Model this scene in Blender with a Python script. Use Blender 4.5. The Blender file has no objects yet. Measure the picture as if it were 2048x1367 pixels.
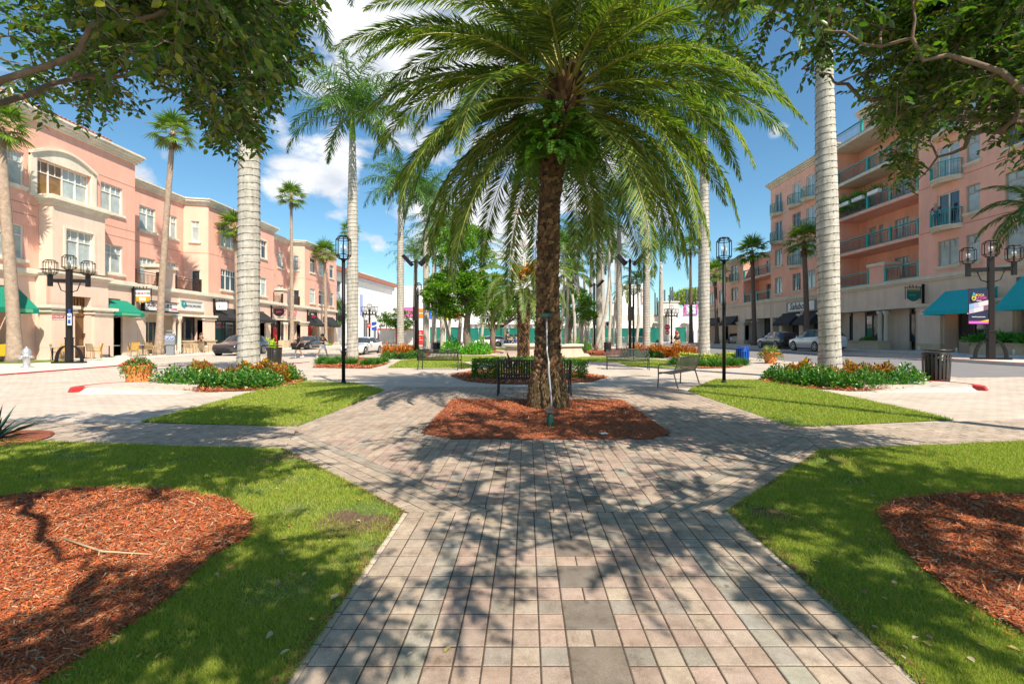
import bpy, math, random
import numpy as np
from mathutils import Vector, Matrix
R = random.Random(7)
NR = np.random.default_rng(7)
sc = bpy.context.scene
COL = sc.collection
rad = math.radians
# picture geometry of the photograph (2048 px wide): used to find where things stand
F, U0, V0, H = 940.0, 1052.0, 671.0, 1.45
def PX(u, Y): return (u-U0)*Y/F
def PZ(v, Y): return H+(V0-v)*Y/F
def smooth(t):
    t = min(1.0, max(0.0, t)); return t*t*(3-2*t)
def gh(x):
    return -0.15*smooth((-x-11.9)/2.0)+.11*smooth((-x-17)/3.0) if x < 0 else 0.2*smooth((x-12.2)/5.0)
def onground(u, v):
    z = 0.0
    for _ in range(8):
        Y = (H-z)*F/(v-V0); x = PX(u, Y); z = gh(x)
    return x, Y, z
SUN_D = Vector((-0.57, 0.82, 0)).normalized()
SUN_EL = rad(51)

# ---------------------------------------------------------------- materials
class NT:
    def __init__(s, name):
        s.m = bpy.data.materials.new(name); s.m.use_nodes = True
        s.n = s.m.node_tree.nodes; s.l = s.m.node_tree.links
        s.n.clear()
        s.out = s.n.new('ShaderNodeOutputMaterial')
    def a(s, t, **kw):
        n = s.n.new('ShaderNode'+t)
        for k, v in kw.items(): setattr(n, k, v)
        return n
    def k(s, a, b): s.l.new(a, b)
    def noise(s, scale, detail=4, rough=.6, vec=None):
        n = s.a('TexNoise'); n.inputs['Scale'].default_value = scale
        n.inputs['Detail'].default_value = detail; n.inputs['Roughness'].default_value = rough
        if vec is not None: s.k(vec, n.inputs['Vector'])
        return n.outputs['Fac']
    def ramp(s, fac, stops, interp='LINEAR'):
        r = s.a('ValToRGB'); cr = r.color_ramp; cr.interpolation = interp
        while len(cr.elements) < len(stops): cr.elements.new(.5)
        for e, (p, c) in zip(cr.elements, stops):
            e.position = p; e.color = (*c, 1) if len(c) == 3 else c
        s.k(fac, r.inputs[0]); return r.outputs[0]
    def mix(s, fac, a, b, mode='MIX'):
        m = s.a('Mix', data_type='RGBA', blend_type=mode)
        for i, x in ((0, fac), (6, a), (7, b)):
            if hasattr(x, 'links'): s.k(x, m.inputs[i])
            elif isinstance(x, (int, float)): m.inputs[i].default_value = x if i == 0 else (x, x, x, 1)
            else: m.inputs[i].default_value = (*x, 1)
        return m.outputs[2]
    def coord(s, kind='Object'):
        return s.a('TexCoord').outputs[kind]
    def pos(s): return s.a('NewGeometry').outputs['Position']
MATS = {}
def M(name, col=(.5, .5, .5), rough=.6, metal=0, var=0, vs=3.0, bump=0, bs=60, isl=None, transl=0, col2=None, c2s=2.0, c2t=(.45, .6),
      spec=.5, coat=0, emit=None, grime=0, alpha=1, trans=0):
    if name in MATS: return MATS[name]
    t = NT(name); p = t.a('BsdfPrincipled')
    c = None
    if isl:
        g = t.a('NewGeometry')
        c = t.ramp(g.outputs['Random Per Island'], [(i/max(1, len(isl)-1), q) for i, q in enumerate(isl)])
    if col2 is not None:
        f = t.noise(c2s, 5, .65, t.pos()); fr = t.ramp(f, [(c2t[0], (0, 0, 0)), (c2t[1], (1, 1, 1))])
        c = t.mix(fr, c if c is not None else col, col2)
    if var:
        f = t.noise(vs, 5, .65, t.pos()); fr = t.ramp(f, [(.3, (1-var,)*3), (.7, (1+var,)*3)])
        c = t.mix(1.0, c if c is not None else col, fr, 'MULTIPLY')
    if grime:      # vertical rain streaks and stains on render
        mp = t.a('Mapping'); mp.inputs['Scale'].default_value = (1.2, 1.2, .12); t.k(t.pos(), mp.inputs[0])
        f = t.noise(1.0, 6, .7, mp.outputs[0]); fr = t.ramp(f, [(.42, (1-grime,)*3), (.62, (1, 1, 1))])
        c = t.mix(1.0, c if c is not None else col, fr, 'MULTIPLY')
    if c is None: p.inputs['Base Color'].default_value = (*col, 1)
    else: t.k(c, p.inputs['Base Color'])
    p.inputs['Roughness'].default_value = rough; p.inputs['Metallic'].default_value = metal
    p.inputs['Specular IOR Level'].default_value = spec
    if coat: p.inputs['Coat Weight'].default_value = coat; p.inputs['Coat Roughness'].default_value = .03
    if emit: p.inputs['Emission Color'].default_value = (*emit[:3], 1); p.inputs['Emission Strength'].default_value = emit[3]
    if trans: p.inputs['Transmission Weight'].default_value = trans
    if bump:
        b = t.a('Bump'); b.inputs['Strength'].default_value = bump; b.inputs['Distance'].default_value = .02
        t.k(t.noise(bs, 5, .7, t.pos()), b.inputs['Height']); t.k(b.outputs[0], p.inputs['Normal'])
    o = p.outputs[0]
    if transl:
        tr = t.a('BsdfTranslucent')
        if c is not None:
            t.k(t.mix(1.0, c, (1.6, 1.9, .7), 'MULTIPLY'), tr.inputs[0])
        else: tr.inputs[0].default_value = (*[min(1, q*1.6) for q in col], 1)
        mx = t.a('MixShader'); mx.inputs[0].default_value = transl
        t.k(p.outputs[0], mx.inputs[1]); t.k(tr.outputs[0], mx.inputs[2]); o = mx.outputs[0]
    t.k(o, t.out.inputs[0])
    MATS[name] = t.m
    return t.m

PINK = M('pink_stucco', (.85, .455, .345), .85, var=.07, vs=.6, bump=.25, bs=30, grime=.1)
PINKR = M('coral_stucco', (.92, .47, .345), .85, var=.07, vs=.6, bump=.25, bs=30, grime=.1)
PINKLIT = M('sunlit_pink_stucco', (.85, .53, .40), .85, var=.06, vs=.6, bump=.2, bs=30, grime=.08)
BEIGE = M('beige_stucco', (.80, .62, .49), .85, var=.06, vs=.7, bump=.2, bs=30, grime=.1)
BEIGEP = M('rosy_beige_stucco', (.82, .58, .46), .85, var=.06, vs=.7, bump=.2, bs=30, grime=.08)
BROWN = M('tan_stucco', (.76, .58, .44), .85, var=.08, vs=.7, bump=.2, bs=30, grime=.12)
TRIM = M('cream_trim', (.80, .72, .58), .8, var=.05, vs=1.2, grime=.14)
TRIMR = M('tan_trim', (.72, .61, .47), .8, var=.05, vs=1.2, grime=.14)
WHITE = M('white_stucco', (.82, .80, .77), .8, var=.04, vs=.4, grime=.06)
WHITEP = M('white_paint', (.8, .8, .78), .5)
FRAME = M('window_frame_paint', (.78, .75, .68), .5)
FRAMED = M('dark_frame', (.03, .03, .03), .4)
PANEB = M('glass_with_blinds', (.42, .47, .45), .12, spec=.8, var=.25, vs=1.5)
PANED = M('dark_glass', (.035, .045, .055), .04, spec=.9)
PANEO = M('amber_room_glass', (.25, .13, .03), .06, spec=.8, var=.4, vs=2)
IRON = M('black_iron', (.012, .011, .011), .5, spec=.25, var=.2, vs=8)
BRONZE = M('dark_bronze', (.018, .013, .012), .5, spec=.25)
TEALM = M('teal_railing', (.01, .33, .31), .45)
TEALA = M('teal_awning', (.0, .42, .46), .8, var=.06, vs=2)
GREENA = M('green_awning', (.0, .22, .135), .8, var=.06, vs=2)
GREENV = M('pale_green_valance', (.12, .42, .22), .8)
BLACKA = M('black_awning', (.018, .02, .022), .75, var=.15, vs=2)
TILE = M('roof_tile', (.36, .14, .085), .8, var=.3, vs=6, bump=.5, bs=12)
CONC = M('sidewalk_concrete', (.60, .53, .46), .85, var=.08, vs=1.5, bump=.2, bs=60)
REDK = M('red_kerb_paint', (.48, .03, .03), .55, var=.2, vs=5, col2=(.4, .2, .17), c2s=9, c2t=(.6, .7))
WCONC = M('pale_ramp_concrete', (.50, .46, .40), .85, var=.12, vs=3, col2=(.36, .32, .27), c2s=4, c2t=(.55, .7))
STONE = M('planter_stone', (.58, .44, .29), .85, var=.14, vs=3, bump=.3, bs=30)
TERRA = M('terracotta', (.62, .19, .045), .7, var=.12, vs=6, bump=.1, bs=30)
STEEL = M('galvanised_steel', (.45, .47, .5), .35, metal=.8)
HYD = M('hydrant_silver', (.55, .55, .57), .4, metal=.6, var=.15, vs=12)
BENCH = M('dark_bench_metal', (.03, .028, .03), .4, spec=.6)
BENCHT = M('taupe_bench_metal', (.16, .125, .11), .4, spec=.6)
BLUEP = M('blue_bin_paint', (.004, .09, .45), .35)
BINP = M('grey_bin_metal', (.055, .05, .045), .35, metal=.3, var=.2, vs=10)
TYRE = M('tyre_rubber', (.012, .012, .012), .8)
RIM = M('alloy_rim', (.5, .5, .52), .3, metal=.8)
PAVESHADE = M('shadowed_street_pavers', (.2, .19, .19), .9, var=.1, vs=2)
WOODY = M('yellow_chair_paint', (.7, .36, .01), .5)
TANC = M('tan_wicker', (.34, .24, .13), .7, var=.2, vs=30)
BARK = M('grey_bark', (.2, .15, .11), .9, var=.3, vs=14, bump=.7, bs=30)
GREENF = M('green_mesh_screen', (.0, .16, .115), .8, var=.1, vs=1)
SIGNW = M('sign_white', (.78, .78, .76), .45)
SIGNR = M('sign_red', (.62, .03, .03), .45)
SIGNB = M('sign_blue', (.02, .08, .42), .45)
SIGNK = M('sign_black', (.012, .012, .014), .4)
SIGNP = M('sign_pink_red', (.72, .02, .09), .4)
SIGNT = M('sign_teal', (.0, .28, .3), .45)
SIGNO = M('sign_ochre', (.55, .32, .02), .5)
NAVY = M('navy_banner', (.006, .01, .05), .6)
def flat(name, c, r=.55): return M(name, c, r)

# foliage
LEAF_FICUS = M('ficus_leaves', rough=.3, isl=[(.018, .055, .006), (.035, .10, .010), (.06, .14, .012), (.11, .2, .018), (.02, .07, .008), (.25, .27, .02)], transl=.35, spec=.6)
LEAF_TREE = M('tree_leaves', rough=.4, isl=[(.03, .11, .008), (.07, .2, .012), (.13, .28, .015), (.22, .36, .02), (.05, .16, .01)], transl=.35, spec=.5)
LEAF_HEDGE = M('hedge_leaves', rough=.35, isl=[(.03, .1, .01), (.07, .18, .02), (.16, .3, .03), (.04, .13, .015), (.25, .38, .06)], transl=.2, spec=.5)
LEAF_BRIGHT = M('glossy_shrub_leaves', rough=.3, isl=[(.015, .09, .02), (.03, .16, .03), (.07, .26, .03), (.2, .33, .04), (.02, .11, .02)], transl=.2, spec=.6)
LEAF_VARI = M('variegated_leaves', rough=.4, isl=[(.1, .18, .02), (.3, .38, .04), (.5, .5, .08), (.15, .3, .03)], transl=.25)
LEAF_CROTON = M('croton_leaves', rough=.35, isl=[(.42, .03, .012), (.05, .11, .01), (.5, .08, .01), (.65, .45, .03), (.16, .012, .01), (.12, .22, .02), (.6, .14, .015), (.3, .38, .03), (.07, .12, .015), (.3, .02, .01)], transl=.25, spec=.55)
LEAF_ORANGE = M('orange_croton_leaves', rough=.4, isl=[(.45, .12, .01), (.6, .22, .02), (.3, .06, .01), (.65, .3, .03)], transl=.25)
LEAF_DATE = M('date_palm_leaflets', rough=.45, isl=[(.05, .105, .018), (.09, .165, .026), (.17, .25, .035), (.3, .34, .06), (.08, .14, .02), (.24, .29, .05)], transl=.3, spec=.5)
LEAF_ROYAL = M('royal_palm_leaflets', rough=.4, isl=[(.03, .09, .012), (.06, .15, .018), (.11, .2, .03), (.05, .12, .015)], transl=.25, spec=.5)
LEAF_PYGMY = M('pale_date_palm_leaflets', rough=.45, isl=[(.12, .18, .06), (.2, .27, .09), (.28, .33, .1), (.15, .2, .06)], transl=.3)
LEAF_FAN = M('fan_palm_leaves', rough=.4, isl=[(.05, .12, .012), (.1, .2, .02), (.2, .28, .03), (.06, .13, .015)], transl=.28)
LEAF_FERN = M('fern_leaves', rough=.45, isl=[(.07, .2, .015), (.12, .28, .02), (.2, .36, .03)], transl=.3)
RACHIS = M('palm_rachis', (.32, .30, .05), .5)
RACHISO = M('orange_rachis', (.42, .22, .05), .5)
SHAFT = M('green_crownshaft', (.16, .3, .03), .35, var=.15, vs=3)
GRASS = M('grass_blades', rough=.5, isl=[(.16, .27, .014), (.25, .36, .022), (.36, .43, .045), (.54, .47, .15), (.2, .32, .018), (.46, .38, .12), (.11, .2, .012)], transl=.3, spec=.3)
GRASSB = M('lawn_turf', (.13, .2, .03), .9, col2=(.26, .25, .08), c2s=1.1, c2t=(.5, .66), var=.35, vs=25, bump=1, bs=120)
LITTER = M('dry_leaves', rough=.6, isl=[(.4, .22, .08), (.5, .4, .1), (.35, .3, .25), (.25, .1, .04)])
MULCHB = M('mulch_bed', (.30, .085, .04), .95, var=.5, vs=30, bump=1, bs=70)
MULCHC = M('mulch_chips', rough=.85, isl=[(.44, .075, .02), (.64, .14, .035), (.17, .035, .014), (.7, .23, .06), (.52, .105, .025), (.28, .12, .06), (.6, .38, .22), (.1, .04, .025), (.5, .11, .03), (.22, .05, .02)])
SKIN = M('skin', (.50, .27, .17), .55)

def royal_mat():
    t = NT('royal_palm_trunk_bark'); p = t.a('BsdfPrincipled'); p.inputs['Roughness'].default_value = .9
    w = t.a('TexWave', wave_type='BANDS', bands_direction='Z'); w.inputs['Scale'].default_value = 1.6
    w.inputs['Distortion'].default_value = 1.2; w.inputs['Detail'].default_value = 3; t.k(t.pos(), w.inputs[0])
    c = t.ramp(w.outputs[1], [(0, (.46, .42, .36)), (.3, (.50, .46, .40)), (1, (.54, .50, .435))])
    mp = t.a('Mapping'); mp.inputs['Scale'].default_value = (6, 6, 1.2); t.k(t.pos(), mp.inputs[0])
    n = t.noise(1.5, 6, .7, mp.outputs[0])
    c = t.mix(1.0, c, t.ramp(n, [(.3, (.62, .6, .55)), (.6, (1.05, 1.05, 1.05))]), 'MULTIPLY')
    n2 = t.noise(2.2, 5, .7, t.pos())
    c = t.mix(t.ramp(n2, [(.58, (0, 0, 0)), (.72, (.7, .7, .7))]), c, (.33, .34, .2))
    t.k(c, p.inputs['Base Color'])
    b = t.a('Bump'); b.inputs['Strength'].default_value = .4; b.inputs['Distance'].default_value = .02
    t.k(t.noise(30, 5, .7, t.pos()), b.inputs['Height']); t.k(b.outputs[0], p.inputs['Normal'])
    t.k(p.outputs[0], t.out.inputs[0]); return t.m
ROYAL = royal_mat()
WTRUNK = M('fan_palm_trunk', (.36, .27, .2), .9, var=.3, vs=5, bump=.6, bs=20)
DTRUNK = M('date_palm_boots', rough=.9, isl=[(.08, .036, .016), (.15, .068, .028), (.2, .10, .04), (.04, .02, .01), (.28, .155, .065), (.10, .045, .02)], var=.3, vs=30)
DCORE = M('date_palm_core', (.06, .03, .015), .95)

# pavers by brick texture, for everything beyond the hand-laid tiles
def paver_mat(name, c1, c2, mort, bw=.26, rh=.13, tint=None):
    t = NT(name); p = t.a('BsdfPrincipled'); p.inputs['Roughness'].default_value = .85
    b = t.a('TexBrick'); t.k(t.pos(), b.inputs['Vector'])
    b.inputs['Color1'].default_value = (*c1, 1); b.inputs['Color2'].default_value = (*c2, 1); b.inputs['Mortar'].default_value = (*mort, 1)
    b.inputs['Scale'].default_value = 1; b.inputs['Brick Width'].default_value = bw; b.inputs['Row Height'].default_value = rh
    b.inputs['Mortar Size'].default_value = .006; b.inputs['Mortar Smooth'].default_value = .2
    c = b.outputs[0]
    n = t.noise(.8, 6, .7, t.pos())
    c = t.mix(1.0, c, t.ramp(n, [(.3, (.82, .81, .8)), (.65, (1.08, 1.08, 1.08))]), 'MULTIPLY')
    n = t.noise(160, 3, .6, t.pos())
    c = t.mix(1.0, c, t.ramp(n, [(.3, (.85, .85, .85)), (.7, (1.1, 1.1, 1.1))]), 'MULTIPLY')
    t.k(c, p.inputs['Base Color']); t.k(p.outputs[0], t.out.inputs[0]); return t.m
PAVE = paver_mat('street_pavers', (.60, .51, .42), (.52, .43, .35), (.25, .20, .16))
def tile_mat():
    t = NT('tumbled_pavers'); p = t.a('BsdfPrincipled'); p.inputs['Roughness'].default_value = .82
    a = t.a('Attribute'); a.attribute_name = 'Col'
    c = a.outputs['Color']
    n = t.noise(260, 3, .6, t.pos())
    c = t.mix(1.0, c, t.ramp(n, [(.32, (.62, .62, .62)), (.5, (1, 1, 1)), (.7, (1.2, 1.2, 1.18))]), 'MULTIPLY')
    n = t.noise(7, 7, .75, t.pos())
    c = t.mix(1.0, c, t.ramp(n, [(.33, (.52, .48, .44)), (.42, (.82, .8, .78)), (.58, (1.05, 1.05, 1.05))]), 'MULTIPLY')
    n = t.noise(1.1, 4, .6, t.pos())
    c = t.mix(1.0, c, t.ramp(n, [(.35, (.85, .84, .83)), (.6, (1.05, 1.05, 1.05))]), 'MULTIPLY')
    vo = t.a('TexVoronoi'); vo.inputs['Scale'].default_value = 2.3; t.k(t.pos(), vo.inputs['Vector'])
    c = t.mix(t.ramp(vo.outputs['Distance'], [(.028, (.75, .75, .75)), (.04, (0, 0, 0))]), c, (.1, .085, .07))
    t.k(c, p.inputs['Base Color'])
    b = t.a('Bump'); b.inputs['Strength'].default_value = .6; b.inputs['Distance'].default_value = .004
    t.k(t.noise(220, 4, .7, t.pos()), b.inputs['Height']); t.k(b.outputs[0], p.inputs['Normal'])
    t.k(p.outputs[0], t.out.inputs[0]); return t.m
TILEM = tile_mat()
JOINT = M('joint_sand', (.075, .05, .035), .95, var=.3, vs=20)

# ---------------------------------------------------------------- mesh helpers
def link(o, parent=None, world=False):
    COL.objects.link(o)
    if parent is not None:
        o.parent = parent
        if world: o.matrix_parent_inverse = Matrix.Translation(-Vector(parent.location))
    return o
class MB:
    def __init__(s, mat=None):
        s.v = []; s.f = []; s.mi = []; s.sm = []; s.mats = []; s.cur = 0
        if mat: s.use(mat)
    def use(s, mat):
        if mat not in s.mats: s.mats.append(mat)
        s.cur = s.mats.index(mat); return s
    def add(s, vs, fs, smooth=False):
        o = len(s.v); s.v += [tuple(v) for v in vs]
        for f in fs: s.f.append([i+o for i in f]); s.mi.append(s.cur); s.sm.append(smooth)
        return s
    def quad(s, *p): return s.add(p, [list(range(len(p)))])
    def hexa(s, p): return s.add(p, [(0, 3, 2, 1), (4, 5, 6, 7), (0, 1, 5, 4), (1, 2, 6, 5), (2, 3, 7, 6), (3, 0, 4, 7)])
    def bx(s, x0, y0, z0, x1, y1, z1):
        return s.hexa([(x0, y0, z0), (x1, y0, z0), (x1, y1, z0), (x0, y1, z0), (x0, y0, z1), (x1, y0, z1), (x1, y1, z1), (x0, y1, z1)])
    def ob(s, c, size, rz=0, rx=0, ry=0):
        m = Matrix.Translation(c) @ Matrix.Rotation(rz, 4, 'Z') @ Matrix.Rotation(ry, 4, 'Y') @ Matrix.Rotation(rx, 4, 'X')
        a, b, d = size[0]/2, size[1]/2, size[2]/2
        return s.hexa([m @ Vector(q) for q in ((-a, -b, -d), (a, -b, -d), (a, b, -d), (-a, b, -d), (-a, -b, d), (a, -b, d), (a, b, d), (-a, b, d))])
    def tube(s, pts, r, seg=8, cap=True, smooth=True):
        P = [Vector(p) for p in pts]; n = len(P)
        rr = r if isinstance(r, (list, tuple)) else [r]*n
        vs = []; prev = None
        for i in range(n):
            t = (P[min(i+1, n-1)]-P[max(i-1, 0)])
            if t.length < 1e-9: t = Vector((0, 0, 1))
            t.normalize()
            if prev is None:
                a = t.orthogonal().normalized()
            else:
                a = prev - t*prev.dot(t)
                a = a.normalized() if a.length > 1e-6 else t.orthogonal().normalized()
            prev = a; b = t.cross(a)
            for k in range(seg):
                an = 2*math.pi*k/seg
                vs.append(P[i]+(a*math.cos(an)+b*math.sin(an))*rr[i])
        fs = []
        for i in range(n-1):
            for k in range(seg):
                k2 = (k+1) % seg
                fs.append((i*seg+k, i*seg+k2, (i+1)*seg+k2, (i+1)*seg+k))
        s.add(vs, fs, smooth)
        if cap:
            o = len(s.v)-n*seg
            s.f.append([o+k for k in range(seg)][::-1]); s.mi.append(s.cur); s.sm.append(False)
            s.f.append([o+(n-1)*seg+k for k in range(seg)]); s.mi.append(s.cur); s.sm.append(False)
        return s
    def lathe(s, prof, c=(0, 0, 0), seg=16, smooth=True, arc=1.0):
        vs = []
        for r, z in prof:
            for k in range(seg):
                an = 2*math.pi*k/seg
                vs.append((c[0]+r*math.cos(an), c[1]+r*math.sin(an), c[2]+z))
        fs = []
        for i in range(len(prof)-1):
            for k in range(seg):
                k2 = (k+1) % seg
                fs.append((i*seg+k, i*seg+k2, (i+1)*seg+k2, (i+1)*seg+k))
        fs.append(tuple(range(seg))[::-1]); fs.append(tuple((len(prof)-1)*seg+k for k in range(seg)))
        return s.add(vs, fs, smooth)
    def ext(s, poly, vec):
        n = len(poly); v = Vector(vec); P = [Vector(p) for p in poly]
        vs = P+[p+v for p in P]
        fs = [list(range(n))[::-1], [n+i for i in range(n)]]+[(i, (i+1) % n, n+(i+1) % n, n+i) for i in range(n)]
        return s.add(vs, fs)
    def build(s, name, parent=None, world=False, bevel=0):
        me = bpy.data.meshes.new(name); me.from_pydata(s.v, [], s.f)
        for m in s.mats: me.materials.append(m)
        me.polygons.foreach_set('material_index', s.mi)
        me.polygons.foreach_set('use_smooth', s.sm); me.update()
        o = bpy.data.objects.new(name, me); link(o, parent, world)
        if bevel:
            b = o.modifiers.new('bevel', 'BEVEL'); b.width = bevel; b.segments = 2; b.limit_method = 'ANGLE'
        return o
def tag(o, label=None, cat=None, group=None, kind=None):
    if label: o['label'] = label
    if cat: o['category'] = cat
    if group: o['group'] = group
    if kind: o['kind'] = kind
    return o
def thing(name, label, cat, loc=(0, 0, 0), rz=0, group=None, s=1):
    o = bpy.data.objects.new(name, None); COL.objects.link(o); o.empty_display_size = .2
    o.location = loc; o.rotation_euler = (0, 0, rz); o.scale = (s, s, s) if not isinstance(s, tuple) else s
    return tag(o, label, cat, group)
def copy_tree(o, parent=None):
    c = o.copy(); COL.objects.link(c)
    if parent is not None: c.parent = parent
    for ch in list(o.children): copy_tree(ch, c)
    return c
def dup(o, loc, rz=0, label=None, group=None, s=None):
    c = copy_tree(o); c.location = loc; c.rotation_euler = (0, 0, rz)
    if label: c['label'] = label
    if group: c['group'] = group
    if s: c.scale = (s, s, s) if not isinstance(s, tuple) else s
    return c
# numpy instancing of small blades / leaves / chips
LEAF = (np.array([[0, 0, 0], [.3, .5, .1], [.7, .42, .07], [1, 0, -.08], [.7, -.42, .07], [.3, -.5, .1]]), [[0, 1, 2, 3], [0, 3, 4, 5]])
BLADE = (np.array([[0, -.4, 0], [0, .4, 0], [.5, .5, .03], [.5, -.5, .03], [1, 0, -.12]]), [[0, 1, 2, 3], [3, 2, 4]])
VBLADE = (np.array([[0, 0, 0], [.4, .5, .02], [1, 0, -.14], [.4, -.5, .02], [.42, 0, -.02]]), [[0, 4, 2, 1], [0, 3, 2, 4]])
GBLADE = (np.array([[0, -.5, 0], [0, .5, 0], [1, 0, 0]]), [[0, 1, 2]])
CHIP = (np.array([[0, -.5, 0], [0, .3, 0], [1, .5, 0], [1, -.35, 0]]), [[0, 1, 2, 3]])
WEDGE = (np.array([[0, -.5, -.3], [0, .5, -.3], [0, .4, .3], [0, -.4, .3], [1, -.3, .05], [1, .3, .05], [1, .25, .32], [1, -.25, .32]]),
         [[0, 1, 5, 4], [2, 3, 7, 6], [1, 2, 6, 5], [3, 0, 4, 7], [4, 5, 6, 7]])
def nrm(a): return a/np.maximum(1e-9, np.linalg.norm(a, axis=1, keepdims=True))
class NB:
    def __init__(s): s.V = []; s.Fq = []; s.Ft = []; s.n = 0
    def inst(s, T, P, D, N, L, W, Hh=None):
        P = np.asarray(P, float).reshape(-1, 3); n = len(P)
        if n == 0: return s
        D = nrm(np.broadcast_to(np.asarray(D, float), (n, 3))); N = np.broadcast_to(np.asarray(N, float), (n, 3))
        S = nrm(np.cross(D, N)); N = np.cross(S, D)
        L = np.broadcast_to(np.asarray(L, float), (n,)); W = np.broadcast_to(np.asarray(W, float), (n,))
        Z = L if Hh is None else np.broadcast_to(np.asarray(Hh, float), (n,))
        t, fs = T; k = len(t)
        V = P[:, None]+(L[:, None]*t[None, :, 0])[..., None]*D[:, None]+(W[:, None]*t[None, :, 1])[..., None]*S[:, None]+(Z[:, None]*t[None, :, 2])[..., None]*N[:, None]
        off = s.n+np.arange(n)[:, None]*k
        for f in fs:
            (s.Fq if len(f) == 4 else s.Ft).append(off+np.array(f)[None])
        s.V.append(V.reshape(-1, 3)); s.n += n*k
        return s
    def build(s, name, mat, parent=None, world=False, smooth=False, origin=None):
        V = np.concatenate(s.V)
        if origin is not None: V = V-np.array(origin)
        q = np.concatenate(s.Fq) if s.Fq else np.zeros((0, 4), int); t = np.concatenate(s.Ft) if s.Ft else np.zeros((0, 3), int)
        me = bpy.data.meshes.new(name)
        me.vertices.add(len(V)); me.vertices.foreach_set('co', V.astype(np.float32).ravel())
        li = np.concatenate([q.ravel(), t.ravel()]).astype(np.int32)
        me.loops.add(len(li)); me.loops.foreach_set('vertex_index', li)
        npoly = len(q)+len(t); me.polygons.add(npoly)
        ls = np.concatenate([np.arange(len(q))*4, len(q)*4+np.arange(len(t))*3]).astype(np.int32)
        me.polygons.foreach_set('loop_start', ls)
        me.polygons.foreach_set('loop_total', np.concatenate([np.full(len(q), 4), np.full(len(t), 3)]).astype(np.int32))
        me.materials.append(mat); me.update(calc_edges=True)
        if smooth: me.polygons.foreach_set('use_smooth', [True]*npoly)
        o = bpy.data.objects.new(name, me); return link(o, parent, world)
def text(body, size, mat, M4, parent=None, name='lettering', ext=.004, shear=0, world=True, space=1.0):
    cu = bpy.data.curves.new(name, 'FONT'); cu.body = body; cu.size = size; cu.extrude = ext; cu.align_x = 'CENTER'; cu.align_y = 'CENTER'
    cu.shear = shear; cu.space_character = space; cu.resolution_u = 2; cu.offset = size*.012
    tmp = bpy.data.objects.new('tmp', cu); COL.objects.link(tmp)
    bpy.context.view_layer.update()
    dg = bpy.context.evaluated_depsgraph_get()
    me = bpy.data.meshes.new_from_object(tmp.evaluated_get(dg)); bpy.data.objects.remove(tmp)
    me.transform(M4); me.materials.clear(); me.materials.append(mat)
    o = bpy.data.objects.new(name, me); return link(o, parent, world)
def facing(loc, right, up=(0, 0, 1)):
    r = Vector(right).normalized(); u = Vector(up).normalized(); n = r.cross(u)
    return Matrix.Translation(loc) @ Matrix((r, u, n)).transposed().to_4x4()
class Wall:   # a vertical wall plane: s metres along it, z up, o metres out of it
    def __init__(s, ox, oy, dx, dy, nx, ny):
        l = math.hypot(dx, dy); s.o = (ox, oy); s.d = (dx/l, dy/l); l = math.hypot(nx, ny); s.n = (nx/l, ny/l)
    def p(s, a, z, o=0): return (s.o[0]+s.d[0]*a+s.n[0]*o, s.o[1]+s.d[1]*a+s.n[1]*o, z)
    def box(s, mb, s0, s1, z0, z1, o0, o1):
        return mb.hexa([s.p(s0, z0, o0), s.p(s1, z0, o0), s.p(s1, z0, o1), s.p(s0, z0, o1), s.p(s0, z1, o0), s.p(s1, z1, o0), s.p(s1, z1, o1), s.p(s0, z1, o1)])
    def cells(s, mb, s0, s1, z0, z1, ops=(), depth=.22, reveal=None):
        ops = [(max(a, s0), min(b, s1), max(c, z0), min(d, z1)) for a, b, c, d in ops if b > s0 and a < s1 and d > z0 and c < z1]
        S = sorted({s0, s1, *[x for o in ops for x in o[:2]]}); Z = sorted({z0, z1, *[x for o in ops for x in o[2:]]})
        for i in range(len(S)-1):
            for j in range(len(Z)-1):
                ms, mz = (S[i]+S[i+1])/2, (Z[j]+Z[j+1])/2
                if any(a < ms < b and c < mz < d for a, b, c, d in ops): continue
                mb.quad(s.p(S[i], Z[j]), s.p(S[i+1], Z[j]), s.p(S[i+1], Z[j+1]), s.p(S[i], Z[j+1]))
        cur = mb.cur
        if reveal: mb.use(reveal)
        for a, b, c, d in ops:
            mb.quad(s.p(a, c), s.p(a, d), s.p(a, d, -depth), s.p(a, c, -depth))
            mb.quad(s.p(b, c), s.p(b, d), s.p(b, d, -depth), s.p(b, c, -depth))
            mb.quad(s.p(a, d), s.p(b, d), s.p(b, d, -depth), s.p(a, d, -depth))
            mb.quad(s.p(a, c), s.p(b, c), s.p(b, c, -depth), s.p(a, c, -depth))
        mb.cur = cur
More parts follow.
